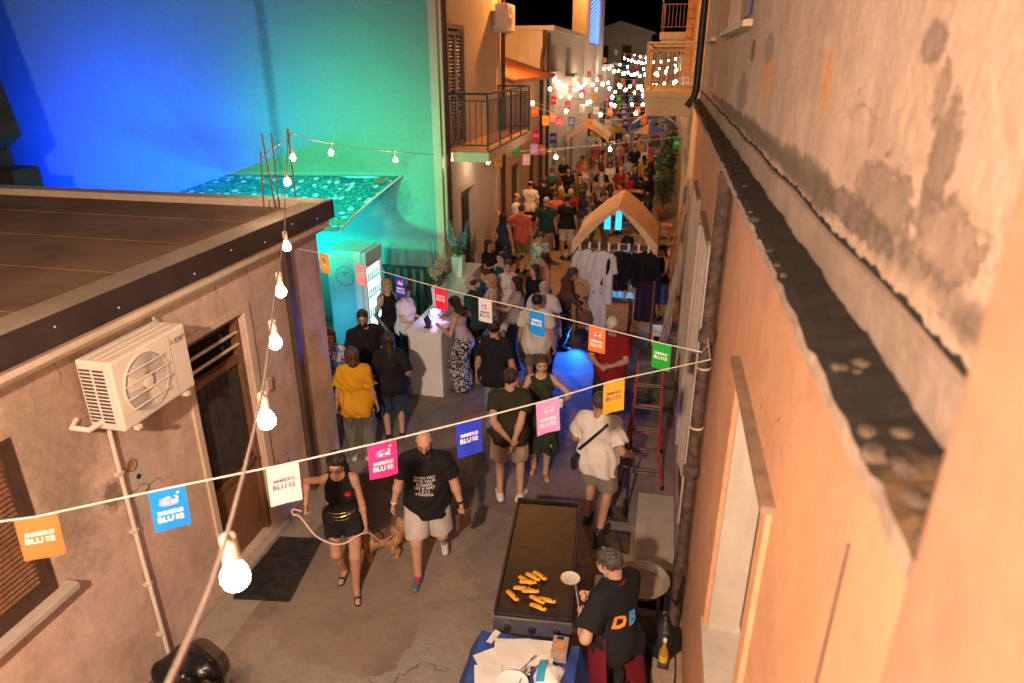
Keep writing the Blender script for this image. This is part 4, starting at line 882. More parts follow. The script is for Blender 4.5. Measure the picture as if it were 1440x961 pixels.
    if glasses:
        gb = MB()
        for q_ in (1, -1):
            gb.tube([Hd(.032 * q_ + .022 * math.cos(a), -.104, .012 + .016 * math.sin(a)) for a in [i * math.pi / 6 for i in range(13)]], .0028, 5, False); gb.tube([Hd(.054 * q_, -.102, .016), Hd(.078 * q_, -.02, .018), Hd(.079 * q_, .01, .012)], .0025, 5)
        gb.tube([Hd(-.011, -.105, .016), Hd(.011, -.105, .016)], .0025, 5); parts.append(('glasses', gb.mesh('glasses', mat('glasses_frame', (.015, .012, .01), .3, .1, bump=0))))
    info = dict(arms=arms, legs=legs, U=U, Hd=Hd, s=s, C=C, P=P)
    if mesh_only: return parts, info
    t = thing(name, label, 'person', loc, R(rz), group)
    for nm, me in parts: link(nm, me, t)
    t_info[t.name] = info
    return t, info
t_info = {}
def place_parts(parts, label, loc, rz, group=None, scale=1.0, recol=None):
    t = thing('person', label, 'person', loc, R(rz), group); t.scale = (scale,) * 3
    for nm, me in parts:
        o = link(nm, me, t)
        if recol and nm in recol:
            o.material_slots[0].link = 'OBJECT'; o.material_slots[0].material = recol[nm]
    return t
# ================================================================== objects
M_white = mat('white_panel', (.72, .7, .68), .5, .05, 3, .05)
M_black = mat('matt_black', (.012, .011, .011), .5, .2)
M_steel = mat('brushed_steel', (.5, .48, .45), .35, .15, 20, .1, metal=.9)
# ---- bar counter
bc = thing('bar_counter', 'long white bar counter with blue lit side', 'counter', (-3.4, 10.5, 0))
MB().box(-3.68, -3.14, 9.28, 9.33, 0, 1.06).build('end_panel', M_white, bc, bevel=.006)
for k in range(3): MB().box(-3.19, -3.14, 9.335 + .85 * k, 10.18 + .85 * k, 0, 1.06).build('side_panel', M_white, bc, bevel=.006)
MB().box(-3.70, -3.12, 9.26, 11.92, 1.063, 1.10).build('counter_top', M_white, bc, bevel=.008)
MB().box(-3.66, -3.2, 9.4, 11.9, .5, .53).build('shelf', M_white, bc)
bc2 = thing('bar_counter', 'second white counter standing against the house wall beyond the first', 'counter', (-3.75, 12.6, 0))
MB().box(-3.95, -3.5, 12.0, 13.2, 1.063, 1.1).build('counter_top', M_white, bc2, bevel=.008)
MB().box(-3.55, -3.5, 12.0, 13.2, 0, 1.06).build('front_panel', M_white, bc2, bevel=.006)
MB().box(-3.95, -3.56, 12.0, 12.05, 0, 1.06).build('end_panel', M_white, bc2)
t = thing('payment_terminal', 'dark blue payment tablet on a stand at the counter end', 'tablet', (-3.42, 9.5, 1.1))
MB().cbox((-3.42, 9.5, 1.2), .03, .18, .16, Matrix.Rotation(R(-18), 3, 'Y')).build('screen', mat('navy_plastic', (.01, .015, .06), .3), t, bevel=.008)
MB().box(-3.47, -3.36, 9.44, 9.56, 1.1, 1.115).build('foot', M_black, t, bevel=.004); MB().tube([(-3.42, 9.5, 1.11), (-3.42, 9.5, 1.17)], .012).build('stem', M_black, t)
M_glass = mat('clear_glass', (.8, .82, .85), .05, .02, bump=0, alpha=.9)
t = thing('glass_bowl', 'round clear glass dispenser on the lit counter', 'bowl', (-3.3, 10.0, 1.1))
MB().lathe([(.07, 0), (.11, .03), (.14, .1), (.13, .18), (.10, .23), (.095, .23), (.125, .18), (.135, .1), (.1, .035), (0, .02)], (-3.3, 10.0, 1.1), 24).build('bowl', M_glass, t, smooth=True)
for k in range(7): MB().lathe([(0, -.025), (.022, -.012), (.026, 0), (.022, .012), (0, .025)], (-3.3 + .06 * math.cos(k * 1.3), 10 + .06 * math.sin(k * 1.3), 1.16 + .02 * (k % 3)), 8).build('fruit', mat('citrus', (.6, .3, .35), .5), t, smooth=True)
# lamp in the counter: a small lit panel beside the bowl
t = thing('counter_lamp', 'small purple white lamp glowing on the counter top', 'lamp', (-3.42, 9.8, 1.1))
MB().lathe([(.06, 0), (.06, .015), (.02, .02), (.02, .1)], (-3.42, 9.82, 1.1), 12).build('base', M_white, t, smooth=True)
MB().lathe([(.045, .1), (.05, .13), (.045, .17), (0, .18)], (-3.42, 9.82, 1.1), 12).build('bulb', glow('violet_lamp', (.62, .42, 1.0), 55), t, smooth=True)
def leaf_blob(mb, c, r, n, size, rng):
    for _ in range(n):
        d = Vector((rng.gauss(0, 1), rng.gauss(0, 1), rng.gauss(0, 1))).normalized(); p = Vector(c) + Vector((d.x * r[0], d.y * r[1], d.z * r[2])) * rng.random() ** .4
        u = Vector((rng.gauss(0, 1), rng.gauss(0, 1), rng.gauss(0, .6))).normalized() * size * rng.uniform(.6, 1.3); v = u.cross(d).normalized() * size * .45
        mb.add([p - u, p + v, p + u, p - v], [(0, 1, 2, 3)])
def vase(label, loc, hgt, cols, seed, spikes=14):
    rng = random.Random(seed); t = thing('flower_vase', label, 'flower vase', loc)
    mb = MB(); mb.add([(-.09, -.09, 0), (.09, -.09, 0), (.09, .09, 0), (-.09, .09, 0), (-.11, -.11, hgt), (.11, -.11, hgt), (.11, .11, hgt), (-.11, .11, hgt)], [(0, 3, 2, 1), (4, 5, 6, 7), (0, 1, 5, 4), (1, 2, 6, 5), (2, 3, 7, 6), (3, 0, 4, 7)]); mb.build('vase', M_white, t, False, bevel=.006)
    lf = MB(); leaf_blob(lf, (0, 0, hgt + .16), (.16, .16, .14), 160, .045, rng); lf.build('foliage', mat('leaf_green', (.05, .12, .04), .6, .4), t, False)
    for k in range(spikes):
        a = rng.uniform(0, 6.28); l_ = rng.uniform(.35, .75); tip = Vector((math.cos(a) * .22, math.sin(a) * .22, hgt + l_)); base = Vector((math.cos(a) * .03, math.sin(a) * .03, hgt))
        st = MB().tube([base, base * .5 + tip * .5 + Vector((0, 0, .03)), tip], .004, 4).build('stem', mat('stem_green', (.06, .14, .04), .6), t, False)
        fl = MB()
        for j in range(22):
            q = base * (1 - (.4 + .6 * j / 22)) + tip * (.4 + .6 * j / 22); leaf_blob(fl, q, (.03, .03, .02), 3, .022 * (1.2 - j / 30), rng)
        fl.build('blossom', mat('blossom_%d' % cols[k % len(cols)], [(.5, .55, .3), (.12, .2, .5), (.45, .42, .2), (.1, .35, .45)][cols[k % len(cols)]], .6, .3), st, False)
    return t
vase('white square vase of tall yellow and pale blue flower spikes on the bar counter', (-3.56, 10.55, 1.1), .34, [0, 0, 1, 2], 4, 18)
vase('white square vase of turquoise flower spikes on the second counter', (-3.72, 12.25, 1.1), .40, [3, 3, 1, 0], 9, 18)
# ---- drinks fridge
fr = thing('drinks_fridge', 'tall pale blue display fridge with script lettering and glass door', 'fridge', (-5.08, 10.55, 0))
M_fr = mat('pale_blue_enamel', (.38, .58, .62), .35, .05, 3, .03)
mb = MB(); mb.box(-5.42, -4.78, 10.2, 10.9, .08, 2.05); mb.build('cabinet', M_fr, fr, bevel=.03)
mb = MB(); mb.box(-4.775, -4.72, 10.2, 10.24, .1, 1.8); mb.box(-4.775, -4.72, 10.86, 10.9, .1, 1.8); mb.box(-4.775, -4.72, 10.24, 10.86, .1, .16); mb.box(-4.775, -4.72, 10.24, 10.86, 1.76, 1.8); dr = mb.build('door', M_white, fr)
MB().box(-4.755, -4.735, 10.24, 10.86, .16, 1.76).build('pane', M_glass, dr)
MB().box(-4.775, -4.77, 10.24, 10.86, .16, 1.76).build('lit_interior', glow('fridge_light', (.55, .95, .9), 3.2), dr)
MB().box(-4.775, -4.70, 10.2, 10.9, 1.815, 2.03).build('header', M_fr, fr, bevel=.015)
for z in (.5, .85, 1.2, 1.5):
    MB().box(-4.769, -4.758, 10.25, 10.85, z, z + .015).build('shelf', M_white, dr)
    for k in range(7): MB().lathe([(.028, .016), (.03, .12), (.012, .17), (.012, .22)], (-4.79 + .0, 10.3 + .083 * k, z), 8).build('bottle', mat('bottle_%d' % (k % 3), [(.6, .1, .12), (.1, .4, .2), (.7, .7, .2)][k % 3], .3), dr)
MB().box(-5.4, -4.8, 10.22, 10.88, 0, .08).build('plinth', M_black, fr)
m_let = mat('faded_blue_print', (.16, .3, .38), .5, .05, bump=0)
sq = MB()
for k in range(11): sq.tube([(-5.36 + .05 * k, 10.196, 1.90 + .012 * math.sin(k * 2.1)), (-5.345 + .05 * k, 10.196, 1.925 + .012 * math.cos(k * 3.3)), (-5.325 + .05 * k, 10.196, 1.895 + .01 * math.sin(k * 5.0))], .006, 4)
sq.build('worn_print', mat('white_print', (.75, .8, .8), .5, .05, bump=0), fr)
for nm, cx, cz, r, arc in (('ring_emblem', -5.1, 1.62, .17, 36), ('emblem_arch', -5.15, 1.62, .075, 18), ('emblem_arch', -5.05, 1.62, .075, 18)):
    rg = MB()
    for k in range(arc):
        a, b = 2 * math.pi * k / 36, 2 * math.pi * (k + 1) / 36; rg.add([(cx + r * math.cos(a), 10.196, cz + r * math.sin(a)), (cx + r * math.cos(b), 10.196, cz + r * math.sin(b)), (cx + (r - .014) * math.cos(b), 10.196, cz + (r - .014) * math.sin(b)), (cx + (r - .014) * math.cos(a), 10.196, cz + (r - .014) * math.sin(a))], [(0, 1, 2, 3)])
    rg.build(nm, m_let, fr)
# ---- fence of bars behind the bar
fn = thing('bar_fence', 'dark green metal railing standing before the green lit wall', 'fence', (-4.7, 11.95, 0))
M_gf = mat('green_iron', (.02, .05, .03), .5, .2)
for z in (.15, 1.28): MB().box(-5.5, -4.15, 11.93, 11.97, z, z + .05).build('rail', M_gf, fn)
for k in range(9): MB().box(-5.46 + .16 * k, -5.40 + .16 * k, 11.94, 11.96, .205, 1.275).build('bar', M_gf, fn)
for x in (-5.5, -4.2): MB().box(x - .03, x + .03, 11.92, 11.98, 0, 1.36).build('post', M_gf, fn)
# ---- green wheelie bin / dark gas bottle silhouettes
def chair(label, loc, rz, m):
    t = thing('plastic_chair', label, 'chair', loc, R(rz))
    MB().box(-.21, .21, -.21, .2, .42, .45).build('seat', m, t, False, bevel=.012)
    bk = MB(); bk.grid(lambda u, v: (-.21 + .42 * u, .2 + .1 * v + .03 * math.cos(6.28 * (u - .5)) * .5, .46 + .4 * v), 8, 6); bk.grid(lambda u, v: (-.21 + .42 * u, .215 + .1 * v + .03 * math.cos(6.28 * (u - .5)) * .5, .46 + .4 * v), 8, 6); bk.build('backrest', m, t, False, True)
    for x in (-.19, .19):
        for y in (-.19, .2): MB().tube([(x, y, .42), (x * 1.1, y * 1.15, 0)], .018, 6).build('leg', m, t, False)
        MB().tube([(x * 1.08, -.18, .45), (x * 1.15, -.17, .64), (x * 1.15, .2, .66)], .016, 6).build('armrest', m, t, False)
    return t
chair('white plastic garden chair behind the bar counter', (-4.35, 10.9, 0), 60, M_white)
chair('white plastic chair half hidden behind the corner of the low house', (-4.45, 8.05, 0), 120, M_white)
# ---- printed awning
aw = thing('printed_awning', 'teal fabric awning printed with white dots and orange fish', 'awning', (-6.6, 11.2, 2.5))
m, n, l, b = _nodes('fish_print_fabric'); tc = n.new('ShaderNodeNewGeometry'); co = tc.outputs['Position']
vo = n.new('ShaderNodeTexVoronoi'); vo.inputs['Scale'].default_value = 5.4; vo.inputs['Randomness'].default_value = .75; l.new(co, vo.inputs['Vector']); dots = _ramp(n, l, vo.outputs['Distance'], .33, .28)
vf = n.new('ShaderNodeTexVoronoi'); vf.inputs['Scale'].default_value = 1.75; vf.inputs['Randomness'].default_value = .35; mpf = n.new('ShaderNodeMapping'); mpf.inputs['Scale'].default_value = (.75, 1.1, 1.4); l.new(co, mpf.inputs[0]); l.new(mpf.outputs[0], vf.inputs['Vector'])
fish = _ramp(n, l, _math(n, l, 'ADD', vf.outputs['Distance'], _math(n, l, 'MULTIPLY', _noise(n, l, co, 9), .12)), .25, .22)
weed = _ramp(n, l, _noise(n, l, co, 5, 2, .5, 3), .5, .6)
c = _mix(n, l, weed, (.02, .28, .34), (.08, .62, .4)); c = _mix(n, l, dots, c, (.85, .9, .9)); c = _mix(n, l, fish, c, (.7, .33, .07)); l.new(c, b.inputs['Base Color']); b.inputs['Roughness'].default_value = .9
tr = n.new('ShaderNodeBsdfTranslucent'); l.new(c, tr.inputs[0]); ms = n.new('ShaderNodeMixShader'); ms.inputs[0].default_value = .5; l.new(b.outputs[0], ms.inputs[1]); l.new(tr.outputs[0], ms.inputs[2]); l.new(ms.outputs[0], n['Material Output'].inputs[0])
def awn(u, v):
    a = Vector((-8.5, 12.22, 2.86)).lerp(Vector((-4.78, 12.22, 2.96)), u); b_ = Vector((-8.7, 9.3, 2.62)).lerp(Vector((-4.88, 9.75, 2.5)), u); p = a.lerp(b_, v)
    return (p.x - .35 * math.sin(math.pi * v) * u, p.y, p.z - .18 * math.sin(math.pi * u) * math.sin(math.pi * v) - .22 * math.sin(math.pi * v) * u + .015 * math.sin(14 * u + 5 * v))
mb = MB(); mb.grid(awn, 40, 30); mb.build('fabric', m, aw, smooth=True)
MB().tube([awn(1, k / 12) for k in range(13)], .018, 6).build('hem_cord', M_white, aw); MB().tube([(-8.5, 12.24, 2.86), (-4.78, 12.24, 2.96)], .015, 6).build('wall_rail', M_steel, aw)
MB().tube([(-4.88, 9.75, 2.5), (-5.2, 7.46, 3.42)], .006, 5).build('guy_rope', M_white, aw)
# ---- clothes stall
st = thing('clothes_stall', 'market stall with peaked tan canopy over hanging clothes', 'market stall', (-.75, 12.9, 0))
M_tan = mat('tan_canvas', (.66, .45, .26), .85, .1, 3, .2, 90)
x0, x1, y0, y1, ze, zr = -1.5, .02, 12.1, 13.9, 1.97, 2.6
xm = -.70
def roof_pt(side):
    def fn(u, v):
        x = xm + (x0 - xm if side < 0 else x1 - xm) * v; z = zr + (ze - zr) * v + .06 * math.sin(math.pi * v); y = y0 - .12 * math.sin(math.pi * .5 * v) + (y1 - y0) * u
        return (x, y, z - .04 * math.sin(math.pi * u) * v)
    return fn
for sd in (-1, 1): MB().grid(roof_pt(sd), 10, 10).build('canopy', M_tan, st, smooth=True)
def val(sd):
    def fn(u, v):
        q = roof_pt(sd)(0, u); d = .06 + .26 * u ** 1.5 * (1 - .35 * u); return (q[0], q[1] - .01, q[2] - d * v)
    return fn
for sd in (-1, 1): MB().grid(val(sd), 12, 2).build('valance', M_tan, st, smooth=True)
for x, y in ((x0, y0), (x1, y0), (x0, y1), (x1, y1)): MB().tube([(x, y, 0), (x, y, ze)], .022, 8).build('pole', M_wood, st)
MB().box(x0, x1, y0 - .02, y0 + .02, 1.84, 1.93).build('front_beam', M_wood2, st); MB().box(x0, x1, y1 - .02, y1 + .02, 1.84, 1.93).build('back_beam', M_wood2, st)
for k in range(8): MB().box(x0 + .12 + .175 * k, x0 + .16 + .175 * k, y0 - .03, y0 + .03, 1.8, 1.95).build('tab_loop', M_white, st)
tb = thing('stall_table', 'low stall table under the tan canopy covered with folded clothes', 'table', (-.75, 12.8, 0))
MB().box(-1.45, -.35, 12.35, 13.3, .74, .78).build('table_top', M_wood2, tb)
for x in (-1.4, -.4):
    for y in (12.4, 13.25): MB().box(x - .025, x + .025, y - .025, y + .025, 0, .74).build('leg', M_wood2, tb)
cl_cols = [(.05, .35, .5), (.6, .62, .65), (.05, .12, .4), (.4, .6, .65), (.08, .3, .45), (.55, .55, .6)]
for k in range(6):
    x = -1.38 + .17 * k + .03 * (k % 2); 
    mb = MB(); mb.grid(lambda u, v: (x + .16 * u, 12.42 + .3 * v, .79 + .09 * math.sin(math.pi * min(max(u, .02), .98)) ** .4 * math.sin(math.pi * min(max(v, .02), .98)) ** .4 + .008 * math.sin(20 * u + 13 * v + k)), 8, 8)
    mb.own('folded_garment', cloth(cl_cols[k], 'leaf' if k in (2, 4) else None), ['cyan', 'white', 'blue patterned', 'pale blue', 'dark teal patterned', 'grey white'][k] + ' folded garment lying on the stall table', 'garment', 'folded clothes on the stall', smooth=True)
def hung(name, label, x, w, ln, col, sleeves=.0, y=12.04, taper=1.1, pat=None, zt=1.82):
    rng = random.Random(int(x * 997)); ph = rng.random() * 6
    t = thing(name, label, 'garment', (x, y, zt - ln), 0, 'clothes hanging on the stall')
    def fn(sgn):
        return lambda u, v: ((u - .5) * w * (.72 + (taper - .72) * min(1, v * 2.2)) if v < .35 else (u - .5) * w * (taper - .12 + .12 * v), sgn * (.035 + .02 * v) * math.sin(math.pi * min(max(u, 0), 1)) ** .5 + .028 * (math.sin(21 * u + ph) + .5 * math.sin(37 * u + 2 * ph)) * (.15 + .85 * v), ln * (1 - v) - .05 * abs(u - .5) * (1 - v))
    mb = MB(); mb.grid(fn(-1), 34, 12); mb.grid(fn(1), 34, 12); mb.build('cloth', cloth(col, pat), t, False, True)
    if sleeves:
        for sgn in (-1, 1):
            a = Vector((sgn * w * .36, 0, ln * .95)); b_ = a + Vector((sgn * sleeves * .32, -.02, -sleeves))
            MB().tube([a, a.lerp(b_, .3) + Vector((sgn * .02, 0, .03)), a.lerp(b_, .7), b_], [.06, .065, .06, .055], 10).build('sleeve', cloth(col, pat), t, False, True)
    MB().tube([(-w * .34, 0, ln * .96), (0, 0, ln + .03), (w * .34, 0, ln * .96)], .007, 5).build('hanger', M_black, t, False)
    MB().tube([(0, 0, ln + .03), (0, .0, ln + .09)], .004, 5).build('hanger_hook', M_steel, t, False)
    return t
hung('white_blouse', 'white blouse with long wide sleeves hanging at the stall corner', -1.22, .36, .62, (.62, .6, .62), .55)
hung('white_dress', 'long white tunic hanging in the middle of the stall beam', -.93, .36, 1.0, (.64, .63, .66), .35, 12.0, 1.2)
hung('black_cardigan', 'black open cardigan hanging on the stall beam', -.62, .32, .72, (.012, .012, .014), .6, 12.03)
hung('checked_shirt', 'blue checked shirt hanging between the black garments', -.45, .2, .6, (.05, .16, .3), 0, 12.07, 1.05, 'spot')
hung('black_blouse', 'black wide sleeved blouse hanging at the right of the beam', -.2, .40, .5, (.01, .01, .012), .48, 12.0)
hung('purple_skirt', 'long dark purple skirt hanging below the beam end', -.12, .34, 1.35, (.035, .018, .06), 0, 12.2, 1.15)
hung('white_trousers', 'white trousers tied at the waist hanging low on the stall front', -1.0, .34, .75, (.6, .58, .6), 0, 11.97, 1.15, zt=1.05)
t = thing('straw_hat', 'round straw hat hanging at the left of the stall', 'hat', (-1.32, 11.95, 1.1)); MB().lathe([(.0, .0), (.19, .01), (.19, .02), (.10, .03), (.095, .10), (.0, .11)], (-1.32, 11.95, 1.12), 24, 'y').build('hat', mat('straw', (.42, .25, .12), .9, .25, 60), t, smooth=True)
t = thing('woven_bag', 'brown woven handbag hanging on the stall front', 'bag', (-1.18, 11.92, .42)); 
bg_ = MB(); bg_.lathe([(.10, 0), (.14, .02), (.15, .12), (.11, .24), (.06, .28)], (-1.18, 11.92, .42), 18); bg_.build('pouch', mat('woven_brown', (.16, .08, .04), .9, .4, 50, .5, 70), t, smooth=True); MB().tube([(-1.26, 11.92, .66), (-1.18, 11.92, .86), (-1.1, 11.92, .66)], .012, 6).build('handle', mat('woven_brown', (.16, .08, .04)), t)
t = thing('blue_lantern', 'pair of blue glowing glass ornaments under the stall canopy', 'lantern', (-.9, 13.6, 1.75))
for dx in (-.1, .12): MB().box(-.9 + dx - .06, -.9 + dx + .06, 13.58, 13.64, 1.85, 2.25).build('panel', glow('cyan_glow', (.03, .4, 1.0), 2.2), t)
t = thing('market_box', 'pale plastic crate on the ground at the right of the stall', 'crate', (.2, 12.3, 0)); MB().box(.05, .36, 12.1, 12.5, 0, .3).build('tub', M_white, t, bevel=.012); MB().box(.08, .33, 12.095, 12.099, .08, .22).build('label_panel', M_black, t)
# ---- further market stalls
def far_stall(label, x, y, w, m1, seed, m2=None):
    t = thing('market_stall', label, 'market stall', (x, y, zg(y)))
    zb = zg(y)
    for sd in (-1, 1):
        MB().grid(lambda u, v: (x + sd * w / 2 * v, y + 1.6 * (u - .5), zb + 2.75 - .55 * v + .06 * math.sin(math.pi * v)), 6, 8).build('canopy', m1, t, smooth=True)
        MB().grid(lambda u, v: (x + sd * w / 2 * u, y - .8, zb + 2.75 - .55 * u + .06 * math.sin(math.pi * u) - .22 * v), 8, 2).build('valance', m2 or m1, t)
        for yy in (-.78, .78): MB().tube([(x + sd * w / 2, y + yy, zb), (x + sd * w / 2, y + yy, zb + 2.2)], .025, 6).build('pole', M_wood, t)
    MB().box(x - w / 2 + .05, x + w / 2 - .05, y - .7, y - .1, zb + .8, zb + .84).build('table_top', M_wood2, t)
    MB().box(x - w / 2 + .06, x + w / 2 - .06, y - .69, y - .67, zb, zb + .8).build('table_cloth', m2 or m1, t)
far_stall('tan peaked stall set against the white house deep in the crowd', -3.0, 28.5, 1.7, M_tan, 2)
far_stall('stall with pale frame and blue and orange sunshade roof in the crowd', -.55, 33, 2.0, M_tan, 5, mat('blue_canvas', (.03, .09, .3), .8))
t = thing('sunshade', 'blue beach sunshade with an orange patch behind the stalls', 'parasol', (-.7, 30, 0))
for k in range(8):
    a0, a1 = k * math.pi / 4, (k + 1) * math.pi / 4
    MB().add([(-.7, 30, 2.55), (-.7 + .85 * math.cos(a0), 30 + .85 * math.sin(a0), 2.2), (-.7 + .85 * math.cos(a1), 30 + .85 * math.sin(a1), 2.2)], [(0, 1, 2)]).build('panel', mat('blue_canvas', (.03, .09, .3), .8) if k not in (5,) else mat('orange_canvas', (.6, .25, .04), .8), t)
MB().tube([(-.7, 30, 0), (-.7, 30, 2.58)], .02, 6).build('pole', M_white, t)
# ---- plants, benches and boards along the right wall
rngp = random.Random(21)
for i, (x, y, hh, lab) in enumerate([(.15, 26.5, 2.3, 'tall potted shrub by the right wall under the balcony'), (.1, 23.6, 1.7, 'bushy dark potted plant beside the orange bench'), (.25, 29.5, 2.4, 'leafy climbing plant on the wall behind the sunshade')]):
    t = thing('potted_plant', lab, 'plant', (x, y, 0)); MB().lathe([(.14, 0), (.2, .3), (.21, .34), (.17, .34), (0, .3)], (x, y, 0), 14).build('pot', mat('terracotta_pot', (.3, .12, .06), .8), t, smooth=True)
    lf = MB(); leaf_blob(lf, (x, y, .4 + hh * .5), (.32, .4, hh * .5), 420, .09, rngp); lf.build('foliage', mat('dark_leaf', (.035, .07, .025), .6, .5), t); MB().tube([(x, y, .3), (x + .03, y, hh * .8)], [.03, .012], 6).build('stem', M_wood2, t)
def bench(label, x, y):
    t = thing('wooden_bench', label, 'bench', (x, y, 0)); mo = mat('orange_wood', (.5, .2, .04), .5, .2)
    for k in range(4): MB().box(x - .42, x + .42, y + .11 * k, y + .09 + .11 * k, .43, .46).build('slat', mo, t)
    for xx in (x - .36, x + .36): MB().box(xx - .03, xx + .03, y + .04, y + .36, 0, .43).build('leg', mo, t)
bench('orange slatted bench behind the clothes stall', -.05, 17.0); bench('orange slatted bench further on beside the potted plant', -.02, 20.4)
for i, (y, hh, lean, lab) in enumerate([(15.2, 1.9, .25, 'long pale plank leaning on the right wall'), (16.4, 2.1, .3, 'weathered board leaning on the wall beyond the pale plank')]):
    MB().beam((.55 - lean, y, .02), (.56, y + .1, hh), .03, .28, (0, 1, 0)).own('plank', mat('weathered_wood', (.35, .2, .11), .8, .35, 8), lab, 'plank')
t = thing('fish_net', 'tangled pale fishing net draped on the right wall by the stall', 'net', (.45, 11.3, .2))
nm = MB()
for k in range(26):
    y = 10.9 + .04 * k; nm.tube([(.42, y, 2.0 - .1 * math.sin(k)), (.34 + .03 * math.sin(k * 2), y + .06 * math.sin(k), 1.4), (.3 + .04 * math.cos(k), y - .05, .9), (.22 + .05 * math.sin(k * 3), y + .08, .3)], .006, 4)
nm.build('mesh', mat('pale_rope', (.5, .42, .34), .9, .2), t)
t = thing('cabinet_box', 'small grey electric meter box on the right wall', 'meter box', (.56, 16.2, 2.0)); MB().box(.5, .6, 16.0, 16.4, 2.0, 2.35).build('case', mat('grey_box', (.2, .2, .2), .5), t, bevel=.01); MB().box(.496, .4995, 16.06, 16.34, 2.06, 2.29).build('lid', M_steel, t)

# ---- stepladder
ld = thing('stepladder', 'worn red and steel stepladder standing open by the right wall', 'ladder', (.05, 7.7, 0))
M_red = mat('worn_red_paint', (.30, .035, .02), .5, .45, 18)
for sx in (-1, 1):
    a = Vector((.05 + sx * .26, 7.42, .04)); k1 = Vector((.05 + sx * .17, 7.55, .62)); b_ = Vector((.05 + sx * .15, 7.86, 1.72))
    MB().tube([a, a.lerp(k1, .6) + Vector((-sx * .02, 0, 0)), k1, b_], .017, 8).build('front_leg', M_red, ld, smooth=True)
    MB().tube([(.05 + sx * .24, 8.34, .03), (.05 + sx * .17, 8.1, .9), b_ + Vector((0, .03, 0))], .015, 8).build('rear_leg', M_red, ld, smooth=True)
    for p in (a, Vector((.05 + sx * .24, 8.34, .03))): MB().lathe([(.022, -.03), (.024, .02), (.0, .03)], p, 8).build('rubber_foot', M_black, ld)
for k, z in enumerate((.2, .47, .74, 1.01, 1.28, 1.55)):
    w = .26 - .09 * min(1, z / .62); y = 7.42 + .13 * min(1, z / .62) + .28 * max(0, (z - .62) / 1.1)
    for dy in (0, .06): MB().tube([(.05 - w, y + dy, z), (.05 + w, y + dy, z)], .011, 6).build('rung', mat('rung_steel', (.09, .06, .05), .5, .3, metal=.4), ld)
for z in (.35, .8): MB().tube([(-.16, 8.25 - .12 * z, z), (.26, 8.25 - .12 * z, z)], .010, 6).build('brace', M_red, ld)

# ---- griddle with food
gr = thing('griddle', 'long black gas griddle with steel front panel', 'griddle', (-.79, 4.9, 0), R(4.5))
M_grid = wallmat('seasoned_black_plate', (.016, .012, .010), (.045, .029, .02), .7, rough=.35, bumpy=.3, streak=.05, mott=6)
MB().box(-.29, .29, -.74, .74, .855, .89).build('hotplate', M_grid, gr, False, bevel=.004)
for (a, b_, c_, d_) in ((-.315, -.292, -.765, .765), (.292, .315, -.765, .765), (-.291, .291, -.765, -.742), (-.291, .291, .742, .765)): MB().box(a, b_, c_, d_, .80, .915).build('rim', M_black, gr, False, bevel=.004)
MB().box(-.32, .32, -.79, -.77, .70, .86).build('front_panel', M_steel, gr, False, bevel=.006); MB().box(-.3, .3, -.75, .75, .70, .80).build('burner_box', M_black, gr, False)
for k in range(3): MB().lathe([(.03, 0), (.028, .03), (0, .032)], (-.2 + .2 * k, -.79, .77), 12, 'y').build('knob', M_black, gr, False)
for x in (-.28, .28):
    for y in (-.7, .7): MB().box(x - .02, x + .02, y - .02, y + .02, 0, .70).build('leg', M_black, gr, False)
MB().box(.32, .36, -.1, .12, .84, .89).build('side_handle', M_black, gr, False, bevel=.008)
M_food = mat('golden_food', (.68, .30, .025), .5, .25, 30, .3, 40)
def roll_mesh():
    mb = MB(); n = 12; prof = []
    L = .145
    mb.tube([(-L / 2, 0, 0), (-L / 2 + .008, 0, 0), (-L / 4, .002, .002), (0, 0, .003), (L / 4, -.002, .002), (L / 2 - .008, 0, 0), (L / 2, 0, 0)], [.012, .019, .022, .0225, .022, .019, .013], 10)
    mb.v = [(p[0], p[1] * 1.05, p[2] * .62) for p in mb.v]
    return mb.mesh('food_stick', M_food, smooth=True)
rme = roll_mesh()
hole = MB().lathe([(.010, 0), (.010, .002), (0, .003)], (.045, 0, .0125), 8).mesh('dark_end', mat('stick_hole_shade', (.05, .02, .008), .8))  # dark disc for the end hole, its shade painted on
from_px = [(-.86, 4.50, -28), (-.80, 4.53, -22), (-.75, 4.58, -30), (-.87, 4.40, 8), (-.79, 4.36, 12), (-.93, 4.30, -38), (-.72, 4.30, -22), (-.70, 4.22, -14), (-.64, 4.31, -4), (-.83, 4.46, 10)]
for i, (x, y, a) in enumerate(from_px):
    o = link('food_stick', rme, None, (x, y, .905 + .022 * (i in (1, 4, 9))), (0, 0, R(a))); tag(o, 'golden yellow food stick grilling on the black hotplate', 'food', 'food sticks on the griddle'); link('dark_end', hole, o)

# ---- serving table in front of the griddle
tb = thing('serving_table', 'folding table under a blue cloth in front of the griddle', 'table', (-.72, 3.6, 0))
MB().box(-1.1, -.34, 3.1, 3.98, .76, .79).build('table_top', M_wood2, tb)
for x in (-1.05, -.39):
    for y in (3.15, 3.93): MB().tube([(x, y, 0), (x, y, .76)], .015, 6).build('leg', M_steel, tb)
M_bluec = mat('blue_table_cloth', (.02, .05, .22), .85, .15, 6, .3)
def tcl(u, v):
    x = -1.24 + 1.04 * u; y = 3.0 + 1.1 * v; ex = max(0, -1.11 - x, x + .33); ey = max(0, y - 3.99, 3.09 - y)
    d = max(ex, ey); return (x - (.0 if d == 0 else 0) * .5, y, .797 - 2.6 * d + .008 * math.sin(30 * x + 20 * y) * (1 + 6 * d))
MB().grid(tcl, 40, 40).build('table_cloth', M_bluec, tb, smooth=True)
M_paper = mat('white_paper', (.6, .56, .52), .8, .05, 10, .1, 20)
